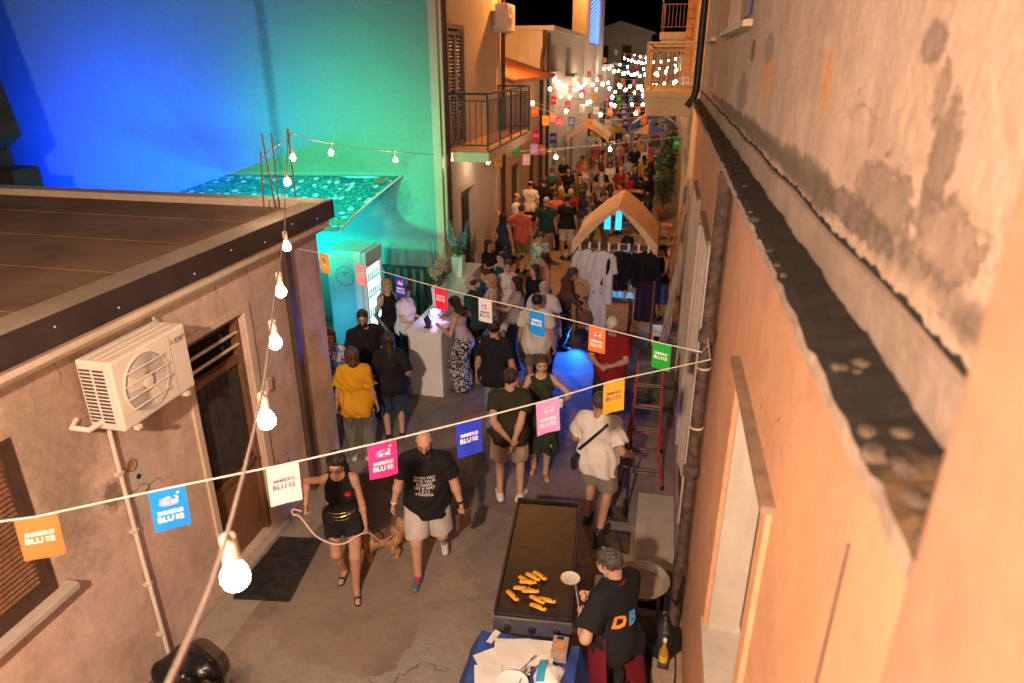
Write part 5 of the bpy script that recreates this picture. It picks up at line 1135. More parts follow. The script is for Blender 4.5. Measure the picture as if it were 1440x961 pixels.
for i, (x, y, w, l_, a, lab) in enumerate([(-.82, 3.78, .28, .34, 10, 'large crumpled white paper sheet on the blue table'), (-.98, 3.68, .17, .22, 35, 'white sheet of paper at the left edge of the blue table'), (-1.0, 3.92, .05, .14, -20, 'small white card at the corner of the blue table'), (-.95, 3.55, .2, .2, 15, 'square of white paper under the others on the blue table'), (-.62, 3.83, .22, .25, 4, 'folded white paper towel beside the paper box')]):
    mb = MB(); ca, sa = math.cos(R(a)), math.sin(R(a))
    mb.grid(lambda u, v: (x + ((u - .5) * w) * ca - ((v - .5) * l_) * sa, y + ((u - .5) * w) * sa + ((v - .5) * l_) * ca, .812 + .012 * i * .5 + .006 * math.sin(4 * u + 4 * i) * math.sin(5 * v + 2 * i)), 12, 12)
    mb.own('paper_sheet', M_paper, lab, 'paper', smooth=True)
t = thing('patterned_box', 'small checked cardboard box with orange emblem on the blue table', 'box', (-.46, 3.88, .805)); ck = mat('checked_card', (.3, .23, .17), .8, .3, 40); MB().box(-.53, -.41, 3.8, 3.97, .805, .90).build('carton', ck, t, bevel=.003); MB().box(-.50, -.44, 3.85, 3.90, .901, .903).build('emblem', mat('orange_print', (.7, .2, .03), .6), t); MB().box(-.5, -.45, 3.93, 3.96, .901, .903).build('slot', M_black, t)
for i, (x, y, a) in enumerate([(-.68, 3.72, 60), (-.64, 3.66, 50), (-.7, 3.6, 80)]):
    t = thing('fork', 'metal fork lying on the paper on the blue table', 'fork', (x, y, .84), R(a), 'forks on the serving table'); MB().beam((-.09, 0, 0), (.03, 0, .003), .008, .003).build('handle', M_steel, t, False)
    MB().box(.03, .055, -.011, .011, .001, .004).build('head', M_steel, t, False)
    for q in range(4): MB().box(.055, .09, -.011 + .0065 * q, -.0085 + .0065 * q, .001, .004).build('tine', M_steel, t, False)
t = thing('blue_bag', 'white and blue plastic food bag on the table', 'bag', (-.55, 3.62, .8)); mb = MB(); mb.grid(lambda u, v: (-.62 + .2 * u + .01 * math.sin(9 * v), 3.52 + .24 * v, .805 + .08 * (math.sin(math.pi * u) * math.sin(math.pi * v)) ** .5 + .008 * math.sin(21 * u) * math.sin(19 * v)), 14, 14); mb.build('bag', M_white, t, smooth=True); MB().grid(lambda u, v: (-.60 + .06 * u, 3.55 + .2 * v, .828 + .075 * (math.sin(math.pi * (.12 + .3 * u)) * math.sin(math.pi * (.12 + .8 * v))) ** .5), 6, 10).build('blue_print', mat('cyan_print', (.02, .3, .5), .5), t)
t = thing('paper_plate', 'round white plate at the near edge of the blue table', 'plate', (-.74, 3.5, .81)); MB().lathe([(.0, .0), (.08, .0), (.12, .018), (.122, .022), (.08, .005), (0, .005)], (-.76, 3.5, .832), 24).build('plate', M_white, t, smooth=True)
# ---- pan, stove, bottle and bag by the right wall
t = thing('aluminium_basin', 'large round aluminium pan on a stand behind the cook', 'pan', (.12, 5.0, 0))
MB().lathe([(.0, .60), (.20, .60), (.235, .66), (.245, .67), (.24, .675), (.225, .66), (.19, .615), (0, .612)], (.12, 5.0, 0), 32).build('pan', mat('dull_aluminium', (.42, .36, .3), .45, .12, metal=.6), t, smooth=True)
for k in range(3): MB().tube([(.12 + .17 * math.cos(k * 2.1), 5 + .17 * math.sin(k * 2.1), 0), (.12 + .15 * math.cos(k * 2.1), 5 + .15 * math.sin(k * 2.1), .6)], .014, 6).build('stand_leg', M_black, t)
def sack(name, label, cat, c, r, seed, m):
    V, F = Field().ell((0, 0, r[2]), np.array(r), .02).seg((0, 0, r[2] * 1.6), (0, 0, r[2] * 2.3), .05, .03, k=.08).plane((0, 0, .01), (0, 0, -1)).mesh(.014, folds(.022, seed, (6, 6, 5)))
    t = thing(name, label, cat, c); link('sack', np_mesh('sack', V, F, [m]), t); MB().lathe([(.035, 0), (.045, .012), (.035, .024)], (0, 0, r[2] * 2.0), 10).build('knot', m, t, False); return t
M_bin = mat('shiny_black_plastic', (.008, .008, .009), .25, .2, 20, .7, 25)
sack('refuse_sack', 'shiny black refuse sack lying by the low house wall', 'refuse sack', (-3.62, 3.62, 0), (.26, .22, .17), 8, M_bin); sack('refuse_sack', 'second smaller black refuse sack beside the conduit', 'refuse sack', (-3.42, 3.35, 0), (.2, .2, .14), 12, M_bin)
sack('black_bag', 'black bag standing behind the aluminium pan at the wall', 'bag', (.34, 4.75, 0), (.14, .18, .22), 15, M_black)
t = thing('oil_bottle', 'clear bottle of yellow oil standing at the wall foot', 'bottle', (.33, 4.5, 0)); oz = .22; MB().box(.25, .44, 4.4, 4.6, 0, oz).build('block', M_band, t)
MB().lathe([(.0, 0), (.035, 0), (.038, .01), (.038, .16), (.015, .21), (.014, .26), (0, .26)], (.34, 4.5, oz), 14).build('bottle', mat('oil_glass', (.6, .32, .03), .1, .1, bump=0, alpha=.4), t, smooth=True); MB().lathe([(.016, .26), (.016, .285), (0, .287)], (.34, 4.5, oz), 10).build('cap', M_white, t); MB().lathe([(.039, .05), (.0392, .12)], (.34, 4.5, oz), 14).build('label_band', mat('yellow_label', (.6, .4, .03), .6), t)
t = thing('gas_stove', 'black gas ring box with hose on the ground by the soil pipe', 'stove', (.26, 5.35, 0)); MB().box(.1, .42, 5.3, 5.6, 0, .3).build('box', M_black, t, bevel=.01); MB().tube([(.3, 5.35, .3), (.36, 5.0, .55), (.41, 4.7, .7), (.44, 4.6, 1.1)], .012, 6).build('hose', M_black, t, smooth=True)
t = thing('hand_trolley', 'dark folded hand trolley behind the man in the white shirt', 'trolley', (-.2, 6.75, 0))
for x in (-.3, -.1): MB().tube([(x, 6.85, .1), (x, 6.95, .95)], .014, 6).build('upright', M_black, t); MB().lathe([(.09, -.02), (.1, 0), (.09, .02)], (x - .02, 6.85, .1), 16, 'x').build('wheel', M_black, t, smooth=True)
for z in (.3, .6, .93): MB().tube([(-.3, 6.87 + .09 * z, z), (-.1, 6.87 + .09 * z, z)], .012, 6).build('cross_bar', M_black, t)
MB().box(-.32, -.08, 6.6, 6.86, .06, .075).build('toe_plate', M_black, t)
# ================================================================== people near the camera
def L2(loc, rz, h, w):
    a = -R(rz); dx, dy = w[0] - loc[0], w[1] - loc[1]; s = h / 1.75
    return ((dx * math.cos(a) - dy * math.sin(a)) / s, (dx * math.sin(a) + dy * math.cos(a)) / s, w[2] / s)
BK = (.011, .011, .013); WH = (.62, .58, .54); JE = (.10, .14, .20)
def on_surface(t, child_name, V, F, origin, ux, uz, n, m, name):
    """lays flat lettering on a garment: each point is pushed along n onto the cloth"""
    from mathutils.bvhtree import BVHTree
    ch = [c for c in t.children if c.name.split('.')[0] == child_name][0]
    me = ch.data; bv = BVHTree.FromPolygons([tuple(v.co) for v in me.vertices], [tuple(p.vertices) for p in me.polygons])
    out = []
    for v in V:
        p = Vector(origin) + Vector(ux) * v[0] + Vector(uz) * v[1]; hit = bv.ray_cast(p + Vector(n) * -.4, Vector(n))
        out.append(tuple((hit[0] if hit[0] is not None else p) - Vector(n) * .004))
    me2 = bpy.data.meshes.new(name); me2.from_pydata(out, [], F); me2.materials.append(m); return link(name, me2, ch)
# woman with the leash
lo = (-2.79, 5.05, 0); rz = 18
wA, iA = person('woman in black halter playsuit and sandals holding a dog leash', lo, rz, 1.64, 'f', .98, 1, dict(wr=L2(lo, rz, 1.64, (-3.14, 4.98, .98)), wl=(.24, -.10, .82), pwl=(.5, .8, 0), pwr=(-.8, .7, -.3), cwr=1.0, cwl=.9, al=(.08, -.17, 0), ar=(-.085, .14, .02), head=(-8, .42), lean=3),
    ('long', HB, .2), dict(kind='halter', col=BK, neck=.05, hem=-.02, fold=.004), dict(kind='shorts', col=BK, len=.45, top=.14, loose=.012), ('sandal', (.02, .017, .015)), vox=.0085, glasses=True)
mb = MB(); mb.lathe([(.0, -.012), (.03, -.006), (.034, 0), (.03, .006), (0, .012)], tuple(iA['U'](.10, -.155, .38)), 9); mb.build('red_brooch', mat('red_fabric', (.5, .01, .015), .7), wA, False)
for z_ in (.05, .08, .11):
    MB().tube([tuple(iA['U'](.155 * math.cos(a), .135 * math.sin(a) - .0, z_ + .015 * math.sin(a * 2 + z_ * 40))) for a in [k * math.pi / 10 for k in range(21)]], .004, 5, False).build('chain_belt', mat('gold_chain', (.6, .4, .15), .35, .2, metal=.9), wA, False)
# bald man
lo = (-2.05, 5.42, 0); rz = 14
wB, iB = person('bald bearded man in black slogan t-shirt and light grey shorts', lo, rz, 1.74, 'm', 1.22, 0, dict(wl=(.36, -.03, .80), wr=(-.35, .02, .84), al=(.12, .30, .10), ar=(-.12, -.16, 0), head=(4, .40), cwl=1.2, pwl=(.5, .8, 0), pwr=(-.5, .8, 0)),
    ('none', HDB), dict(kind='tee', col=BK, loose=.034, hem=-.14, sl=.72, fold=.006), dict(kind='shorts', col=(.42, .38, .34), loose=.026, len=.86), ((.09, .12, .19), (.5, .48, .46)), HDB, .0085, belly=.9, glasses=True)
v, f = text_mesh('WHEN YOU\nMIND YOUR\nBUSINESS\nLIFE IS WAY\nL E S S\nSTRESSFUL', .036, 1.06, .0006, .92)
on_surface(wB, 'shirt', v, f, iB['U'](0, 0, .26), (1, 0, 0), (0, 0, 1), (0, 1, 0), mat('white_ink', (.7, .66, .62), .7, .03, bump=0), 'slogan')
w_ = iB['arms'][0][2]; e_ = iB['arms'][0][1]; d_ = (w_ - e_) / np.linalg.norm(w_ - e_)
MB().tube([tuple(w_ - d_ * .035), tuple(w_ - d_ * .008)], .036, 12).build('wrist_watch', M_black, wB, False)
MB().tube([tuple(iB['arms'][1][2] - np.array([0, 0, -.01])), tuple(iB['arms'][1][2] - np.array([0, 0, .005]))], .034, 12).build('bracelet', M_white, wB, False)
for l_ in iB['legs'][1:]: MB().cbox(tuple(l_[2] + np.array([0, -.055, -.01])), .05, .07, .05).build('red_sock', mat('red_sock', (.45, .02, .03), .8), wB, False, bevel=.02)
wp = Matrix.Translation(lo) @ Matrix.Rotation(R(rz), 4, 'Z') @ Vector(w_ + d_ * .09)
t = thing('clutch_bag', 'brown chequered clutch bag carried by the bald man', 'bag', (wp.x, wp.y, wp.z - .2), R(60)); MB().box(-.09, .09, -.025, .025, 0, .19).build('pouch', mat('brown_chequer', (.09, .045, .025), .5, .5, 60, .1), t, False, bevel=.015); MB().tube([(-.06, 0, .19), (-.03, 0, .225), (.03, 0, .225), (.06, 0, .19)], .008, 6).build('strap', M_wood2, t, False)
# yellow t-shirt
person('person in mustard yellow t-shirt and grey trousers seen from behind', (-3.66, 7.3, 0), 195, 1.68, 'f', 1.12, 1, dict(wl=(.27, .0, .86), wr=(-.27, -.02, .84), head=(25, .2)), ('bob', HBR), dict(kind='tee', col=(.56, .27, .012), loose=.03, hem=-.16, sl=.8, fold=.012), dict(kind='trousers', col=(.13, .12, .105), loose=.024, flare=.018), ((.5, .47, .43), (.6, .58, .55)), vox=.0095)
person('woman with long black hair in black top and dark denim shorts', (-3.42, 7.92, 0), 205, 1.66, 'f', 1.08, 0, dict(wl=(.22, -.15, 1.0), wr=(-.24, -.1, .95), head=(20, .15)), ('wavy', HDB, .33), dict(kind='tee', col=BK, loose=.03, hem=-.16, sl=.9, fold=.012), dict(kind='trousers', col=(.03, .045, .085), loose=.02, len=.35), ((.015, .015, .015), (.6, .58, .55)), vox=.0095)
person('bearded man with glasses in plain black t-shirt by the house corner', (-4.0, 8.42, 0), 38, 1.76, 'm', 1.18, 0, dict(wl=(.25, -.2, 1.05), wr=(-.2, -.22, 1.0), head=(-18, .2)), ('short', HDB), dict(kind='tee', col=BK, loose=.026, hem=-.14, sl=.72), dict(kind='trousers', col=(.02, .022, .03)), beard=HDB, vox=.0095, glasses=True, belly=.6)
person('person with reddish hair in blue patterned top half hidden by the corner', (-4.3, 7.95, 0), 30, 1.62, 'f', 1.0, 2, dict(), ('bob', (.16, .04, .02)), dict(kind='tee', col=(.05, .12, .35), pat='leaf'), dict(kind='trousers', col=JE), vox=.013)
person('blonde woman in long black sleeveless dress by the fridge', (-4.3, 10.05, 0), 60, 1.70, 'f', .92, 2, dict(wl=(.2, -.12, .92), wr=(-.22, -.15, .95), head=(0, .25)), ('long', HBL, .2), dict(kind='dress', col=BK, hem=-.02), dict(kind='skirt', col=BK, len=.72, flare=.05), vox=.011)
person('woman in white t-shirt with white hairband behind the counter', (-3.98, 10.0, 0), 75, 1.64, 'f', .95, 2, dict(wl=(.1, -.28, 1.12), wr=(-.08, -.26, 1.08), cwl=.9, cwr=.9, head=(0, .4)), ('bob', HBR), dict(kind='tee', col=WH), dict(kind='trousers', col=BK), ((.6, .58, .56), (.6, .6, .6)), vox=.011)
lo = (-2.86, 9.58, 0)
wL, iL = person('woman in lilac camisole and black leaf print trousers leaning on the counter', lo, -95, 1.66, 'f', 1.08, 0, dict(wl=L2(lo, -95, 1.66, (-3.2, 9.45, 1.14)), wr=L2(lo, -95, 1.66, (-3.2, 9.75, 1.16)), lean=12, head=(10, .3)), ('wavy', HDB, .2), dict(kind='cami', col=(.42, .34, .5), strap=BK, hem=-.06), dict(kind='trousers', col=(.012, .012, .02), pat='leaf', loose=.03, flare=.05), vox=.010)
person('man in black t-shirt and pale jeans seen from behind', (-2.04, 8.36, 0), 172, 1.78, 'm', 1.08, 1, dict(wl=(.3, -.02, .84), wr=(-.3, -.0, .86), head=(10, .1), px=.02), ('short', HB), dict(kind='tee', col=BK, loose=.026, hem=-.12, fold=.012), dict(kind='trousers', col=(.20, .25, .29), loose=.018), ((.02, .02, .02), (.6, .58, .55)), vox=.0095)
wP, iP = person('man in dark olive polo and beige shorts with hands behind his back', (-1.51, 6.84, 0), 192, 1.80, 'm', 1.02, 0, dict(wl=(.02, .235, .97), wr=(-.03, .25, .88), pwl=(1, .5, 0), pwr=(-1, .5, 0), cwl=.7, head=(-28, .1), al=(.12, 0, 0), ar=(-.12, .02, 0), fr=-25), ('short', HDB), dict(kind='tee', col=(.028, .026, .016), loose=.022, hem=-.1, fold=.01), dict(kind='shorts', col=(.42, .30, .2), loose=.02, len=.9), ((.6, .57, .53), (.62, .6, .57)), beard=HDB, vox=.0088)
lo = (-1.26, 7.52, 0)
wG, iG = person('woman in sleeveless dark green dress holding a phone and a cup', lo, 8, 1.70, 'f', .98, 2, dict(wr=(-.12, -.24, 1.14), wl=L2(lo, 8, 1.7, (-.97, 7.30, 1.14)), cwr=1.0, cwl=1.0, pwr=(-1, .6, -.5), pwl=(1, .6, -.5), head=(6, .1), al=(.08, -.1, 0), ar=(-.08, .05, 0)), ('bun', HBR), dict(kind='dress', col=(.026, .034, .022), hem=-.02, neck=.06), dict(kind='skirt', col=(.026, .034, .022), len=.62, flare=.10), ('sandal', (.3, .2, .1)), vox=.0092)
wp = Matrix.Translation(lo) @ Matrix.Rotation(R(8), 4, 'Z') @ Vector(iG['arms'][0][2]); MB().lathe([(.026, 0), (.034, .09), (.03, .09), (.024, .01), (0, .01)], (wp.x, wp.y - .07, wp.z + .0), 14).own('paper_cup', M_white, 'white cup held by the woman in the green dress', 'cup', smooth=True)
wp = Matrix.Translation(lo) @ Matrix.Rotation(R(8), 4, 'Z') @ Vector(iG['arms'][1][2]); t = thing('mobile_phone', 'black phone in the hand of the woman in the green dress', 'phone', (wp.x + .06, wp.y - .08, wp.z)); MB().cbox((0, 0, .03), .07, .012, .14, Matrix.Rotation(R(-35), 3, 'X')).build('body', M_black, t, False, bevel=.003); MB().cbox((0, .007, .032), .06, .002, .12, Matrix.Rotation(R(-35), 3, 'X')).build('screen', MATS['dark_glass'], t, False)
wW, iW = person('man in white t-shirt and grey shorts with black shoulder bag strap', (-.45, 6.5, 0), 160, 1.78, 'm', 1.14, 1, dict(wl=(.24, -.22, 1.0), wr=(-.30, -.16, .98), head=(18, .1), al=(.11, -.06, 0), ar=(-.11, .06, 0)), ('short', HGR if False else (.05, .04, .035)), dict(kind='tee', col=(.66, .6, .54), loose=.03, hem=-.14, sl=.7, fold=.013), dict(kind='shorts', col=(.24, .2, .17), loose=.02, len=.85), ((.02, .02, .025), (.6, .58, .55)), vox=.0088, glasses=True, belly=.5)
U = iW['U']; sv = [(-.14 + .34 * k / 12 + w_, .22 - .42 * k / 12 + w_ * .6) for k in range(13) for w_ in (-.014, .014)]
on_surface(wW, 'shirt', sv, [(2 * k, 2 * k + 1, 2 * k + 3, 2 * k + 2) for k in range(12)], U(0, 0, .27), (1, 0, 0), (0, 0, 1), (0, -1, 0), M_black, 'bag_strap')
t = thing('shoulder_bag', 'small black shoulder bag at the hip of the man in white', 'bag', (-.66, 6.42, .86), R(160)); MB().box(-.03, .03, -.1, .1, 0, .15).build('pouch', M_black, t, False, bevel=.012); MB().box(-.034, .034, -.102, .102, .09, .152).build('cover_strap', M_black, t, False, bevel=.01)
lo = (-.51, 8.9, 0)
person('white haired man in dark red polo shirt eating', lo, -6, 1.75, 'm', 1.08, 0, dict(wl=(.06, -.28, 1.10), wr=(-.10, -.27, 1.08), cwl=1.0, cwr=1.0, pwl=(1, .6, -.5), pwr=(-1, .6, -.5), head=(-5, .3)), ('short', (.55, .52, .49)), dict(kind='tee', col=(.22, .012, .018), loose=.026, hem=-.12, sl=.75), dict(kind='shorts', col=(.02, .02, .025), len=1.0), vox=.0095, belly=.4, glasses=True)
person('man in white t-shirt and khaki shorts seen from behind by the counter', (-1.7, 9.6, 0), 185, 1.78, 'm', 1.08, 1, dict(head=(8, .1)), ('short', HB), dict(kind='tee', col=WH, loose=.026, hem=-.12), dict(kind='shorts', col=(.19, .15, .11), loose=.02), vox=.010)
# cook
lo = (-.06, 4.03, 0); rz = -128; hc = 1.72
wC, iC = person('cook in black t-shirt and dark red apron holding a skimmer', lo, rz, hc, 'm', 1.12, 0, dict(wl=L2(lo, rz, hc, (-.33, 3.98, 1.10)), wr=L2(lo, rz, hc, (-.26, 4.22, 1.12)), cwl=1.1, cwr=1.0, pwl=(.8, .5, -.6), pwr=(-.8, .5, -.6), head=(18, .45), lean=8), ('short', (.06, .052, .046)), dict(kind='tee', col=BK, loose=.028, hem=-.10, sl=.75, fold=.012), dict(kind='trousers', col=(.018, .016, .018)), beard=HGR, vox=.0085, belly=.6)
U = iC['U']; mb = MB()
for off in (0, .006): mb.grid(lambda u, v: tuple(U((.205 + .05 * v + off) * math.sin(-2.0 + 4.0 * u), -.01 - (.20 + .04 * v + off) * math.cos(-2.0 + 4.0 * u) + .012 * v * math.sin(22 * u), .13 - .78 * v)), 30, 10)
mb.build('apron', cloth((.13, .009, .016)), wC, False, True)
MB().tube([tuple(U(.065 * math.cos(a) * 1.15, .02 + .075 * math.sin(a), .515 + .02 * math.sin(a))) for a in [k * math.pi / 8 for k in range(17)]], .012, 6, False).build('apron_strap', cloth((.2, .012, .015)), wC, False, True)
Hd = iC['Hd']; gb = MB()
for q_ in (1, -1): gb.tube([tuple(Hd(.034 * q_ + .025 * math.cos(a), -.06 + .02 * math.sin(a), .115 + .006 * math.sin(a))) for a in [k * math.pi / 6 for k in range(13)]], .0035, 5, False); gb.tube([tuple(Hd(.06 * q_, -.06, .11)), tuple(Hd(.092 * q_, .03, .07)), tuple(Hd(.088 * q_, .07, .03))], .0035, 5)
gb.build('glasses', MATS['glasses_frame'], wC, False)
for ch, dx, cols in (('D', .055, [(.75, .3, .03), (.6, .03, .02)]), ('B', -.055, [(.05, .3, .65), (.6, .05, .04)])):
    v, f = text_mesh(ch, .14, bold=.006, shear=.15)
    for k, off in ((0, 0), (1, -.008)):
        o = on_surface(wC, 'shirt', [(p[0], p[1] + off) for p in v], f, U(.04 + dx, .1, .27), (-1, 0, 0), (0, 0, 1), (0, -1, 0), mat('print_%s%d' % (ch, k), cols[k], .6, .1, bump=0), 'letter_print')
        if k == 0: o.location = tuple(np.array([0, .003, 0]))
t = thing('skimmer', 'round white perforated skimmer held above the griddle by the cook', 'skimmer', (-.45, 4.3, 1.12))
MB().lathe([(.0, .0), (.05, .003), (.075, .016), (.078, .02), (.05, .009), (0, .006)], (-.46, 4.32, 1.14), 24).build('bowl', mat('pale_enamel', (.6, .52, .44), .4, .05), t, smooth=True)
MB().tube([(-.41, 4.26, 1.152), (-.36, 4.08, 1.11), (-.31, 3.94, 1.07)], .009, 8).build('handle', M_steel, t, smooth=True)
hl = MB()
for k in range(14): a = k * 2.4; r_ = .012 * math.sqrt(k + .5); hl.lathe([(.004, 0), (0, .0006)], (-.46 + r_ * math.cos(a), 4.32 + r_ * math.sin(a), 1.1475 + r_ * .06), 6)
hl.build('hole_pattern', M_black, t)
# dog and leash
dg = thing('dog', 'small fluffy golden dog trotting beside the woman with the leash', 'dog', (-2.62, 5.5, 0), R(-60))
Df = Field(); Df.seg((0, -.14, .27), (0, .14, .27), .105, .095, k=.05); Df.seg((0, -.17, .30), (0, -.24, .40), .075, .065, k=.04); Df.ell((0, -.27, .44), (.07, .075, .065), .03); Df.seg((0, -.31, .425), (0, -.365, .41), .03, .02, k=.02)
for x in (.045, -.045):
    Df.seg((x, -.25, .49), (x * 1.3, -.24, .535), .022, .008, k=.015)
    Df.seg((x * 1.1, -.14, .24), (x * 1.1, -.145, .13), .04, .028, k=.03); Df.seg((x * 1.1, -.145, .13), (x * 1.1, -.15, .02), .026, .022, k=.02); Df.ell((x * 1.1, -.165, .018), (.024, .034, .017), .01)
    Df.seg((x * 1.1, .13, .25), (x * 1.1, .10, .15), .055, .036, k=.03); Df.seg((x * 1.1, .10, .15), (x * 1.1, .155, .10), .03, .024, k=.02); Df.seg((x * 1.1, .155, .10), (x * 1.1, .14, .02), .023, .02, k=.02); Df.ell((x * 1.1, .12, .018), (.024, .034, .017), .01)
Df.seg((0, .17, .30), (0, .24, .38), .04, .05, k=.04); Df.seg((0, .24, .38), (0, .20, .45), .055, .035, k=.04)
V, F = Df.mesh(.008, lambda x, y, z: .006 * np.sin(120 * x + 60 * z) * np.sin(110 * y + 70 * z) + .005 * np.sin(230 * x + 190 * y + 210 * z)); q = V[F].mean(1)
mi = ((q[:, 1] < -.345) & (q[:, 2] > .405)).astype(int); mi[(np.abs(np.abs(q[:, 0]) - .032) < .011) & (q[:, 1] < -.30) & (np.abs(q[:, 2] - .462) < .010)] = 1; mi[(q[:, 2] > .30) & (np.abs(q[:, 1]) < .1)] = 2
link('body', np_mesh('body', V, F, [mat('golden_fur', (.34, .19, .085), .9, .5, 25, .8, 90), M_eyeD, mat('sable_fur', (.12, .06, .03), .9, .5, 25, .8, 90)], mi), dg)
MB().tube([(.075 * math.cos(a), -.205 + .05 * math.sin(a), .345 - .05 * math.sin(a)) for a in [k * math.pi / 8 for k in range(17)]], .008, 5, False).build('collar', mat('red_fabric', (.5, .01, .015), .7), dg, False)
lh_ = Matrix.Translation((-2.79, 5.05, 0)) @ Matrix.Rotation(R(18), 4, 'Z'); pr = lh_ @ Vector(iA['arms'][1][2]) + Vector((-.02, -.06, -.03)); pl = lh_ @ Vector(iA['arms'][0][2]) + Vector((.01, -.03, -.07))
cn = Vector((-2.62, 5.5, 0)) + Vector((.17, -.10, .40))
MB().tube(cat([pr + Vector((.0, -.0, .0)), pr + Vector((-.07, -.03, .03)), pr + Vector((-.08, -.02, -.04)), pr + Vector((.0, -.03, -.05)), pr.lerp(pl, .3) + Vector((.02, -.14, -.12)), pr.lerp(pl, .7) + Vector((0, -.15, -.10)), pl, pl.lerp(cn, .5) + Vector((0, 0, -.08)), cn]), .009, 6).own('dog_leash', mat('pale_pink_webbing', (.6, .42, .36), .7), 'pale pink leash looping from the woman to the dog', 'leash', smooth=True)

# ================================================================== people around the bar and the stall
mid = [
 ('bald man in dark teal t-shirt at the counter', (-2.85, 10.35), -100, 1.75, 'm', 1.15, 0, ('bald', HDB), dict(kind='tee', col=(.015, .05, .055), loose=.026), dict(kind='trousers', col=BK), dict(wl=(.1, -.3, 1.1), wr=(-.1, -.3, 1.1), lean=8)),
 ('woman with long blonde hair beside the teal shirted man', (-2.72, 10.85), -80, 1.64, 'f', 1.0, 2, ('long', HBL, .2), dict(kind='tank', col=(.5, .45, .42)), dict(kind='trousers', col=JE), dict()),
 ('short haired person in navy and white top at the counter', (-2.95, 11.35), -60, 1.58, 'f', 1.0, 0, ('short', HDB), dict(kind='tee', col=(.03, .05, .16)), dict(kind='trousers', col=BK), dict(wl=(.1, -.25, 1.1))),
 ('woman in white sleeveless dress with hair tied up', (-2.62, 11.72), 10, 1.66, 'f', 1.05, 2, ('bun', HBR), dict(kind='dress', col=WH, hem=-.02), dict(kind='skirt', col=WH, len=.7, flare=.08), dict(wl=(.12, -.25, 1.1), wr=(-.14, -.25, 1.12))),
 ('long dark haired woman in grey t-shirt reaching to the bar', (-2.22, 10.6), -75, 1.72, 'f', 1.05, 0, ('wavy', HB, .26), dict(kind='tee', col=(.30, .27, .23), hem=-.14), dict(kind='trousers', col=(.03, .05, .1)), dict(wl=(.1, -.42, 1.18), wr=(-.25, -.1, .9))),
 ('bald man in pale shirt washed by blue light', (-1.72, 10.35), 175, 1.75, 'm', 1.15, 2, ('bald', HGR), dict(kind='shirt', col=(.5, .5, .55), loose=.03), dict(kind='trousers', col=BK), dict()),
 ('dark haired woman in black top looking to the side', (-2.1, 11.62), -35, 1.64, 'f', 1.0, 2, ('wavy', HDB, .18), dict(kind='tee', col=BK), dict(kind='trousers', col=BK), dict(head=(-20, 0))),
 ('curly haired woman in coral strap top', (-2.05, 12.35), -60, 1.64, 'f', 1.05, 0, ('curly', HB), dict(kind='tank', col=(.5, .17, .12)), dict(kind='trousers', col=JE), dict()),
 ('person in blue floral shirt and dark glasses holding a phone', (-2.4, 13.85), 20, 1.70, 'f', 1.15, 2, ('short', HDB), dict(kind='shirt', col=(.5, .52, .5), pat='flor'), dict(kind='trousers', col=BK), dict(wl=(.08, -.3, 1.1), wr=(-.08, -.3, 1.08), head=(0, .35))),
 ('dark haired woman in black dress beside the turquoise flowers', (-3.35, 13.2), 60, 1.64, 'f', 1.0, 1, ('wavy', HDB, .2), dict(kind='tee', col=BK), dict(kind='skirt', col=(.08, .05, .04), len=.5), dict(wl=(.08, -.28, 1.15), wr=(-.1, -.26, 1.18))),
 ('woman in black strap top crouched by the house wall', (-2.9, 12.4), -30, 1.62, 'f', 1.0, 2, ('pony', HB), dict(kind='tank', col=(.03, .05, .09)), dict(kind='trousers', col=BK), dict()),
 ('man in coral red t-shirt leaning one arm on the house wall', (-3.3, 16.3), 170, 1.76, 'm', 1.1, 0, ('short', HBR), dict(kind='tee', col=(.5, .09, .06), hem=-.14), dict(kind='shorts', col=(.2, .15, .08), len=.95), dict(wl=(.62, -.05, 1.42), pwl=(0, .3, -1))),
 ('dark haired woman in navy dress under the coral man\'s arm', (-3.62, 15.65), 175, 1.66, 'f', 1.0, 0, ('bob', HB), dict(kind='dress', col=(.02, .035, .07), hem=-.02), dict(kind='skirt', col=(.02, .035, .07), len=.6), dict()),
 ('grey haired man in dark green t-shirt and beige shorts', (-2.87, 17.4), 182, 1.76, 'm', 1.12, 0, ('short', HGR), dict(kind='tee', col=(.014, .045, .04), hem=-.12), dict(kind='shorts', col=(.38, .27, .17), len=.95), dict()),
 ('man in black t-shirt and white shorts with white trainers', (-2.38, 17.8), 178, 1.76, 'm', 1.05, 1, ('short', HB), dict(kind='tee', col=BK), dict(kind='shorts', col=(.6, .55, .48), len=.95), dict()),
 ('person in spotted black leggings and brown cardigan at the stall', (-1.6, 11.7), 95, 1.62, 'f', 1.02, 1, ('long', HBR, .2), dict(kind='long', col=(.09, .05, .035)), dict(kind='trousers', col=(.012, .012, .014), pat='spot'), dict(lean=14, wl=(.15, -.35, 1.0), wr=(-.1, -.38, .95), head=(0, .5))),
 ('woman with long black hair in black top behind the stall', (-.35, 19.4), 195, 1.62, 'f', 1.0, 2, ('long', HB, .3), dict(kind='tank', col=BK), dict(kind='skirt', col=(.02, .02, .02), len=.5), dict()),
 ('dark haired woman in black top standing right of the stall', (.12, 13.7), -30, 1.60, 'f', 1.1, 0, ('long', HB, .2), dict(kind='tank', col=BK), dict(kind='skirt', col=(.05, .08, .2), len=.6), dict(wl=(.1, -.3, 1.0), wr=(-.1, -.3, 1.0), head=(0, .4))),
]
for (lab, (x, y), rz, h, sx, bd_, sk, hr, tp, bt, po) in mid: person(lab, (x, y, 0), rz, h, sx, bd_, sk, po, hr, tp, bt, vox=.0125 if y < 15 else .015)

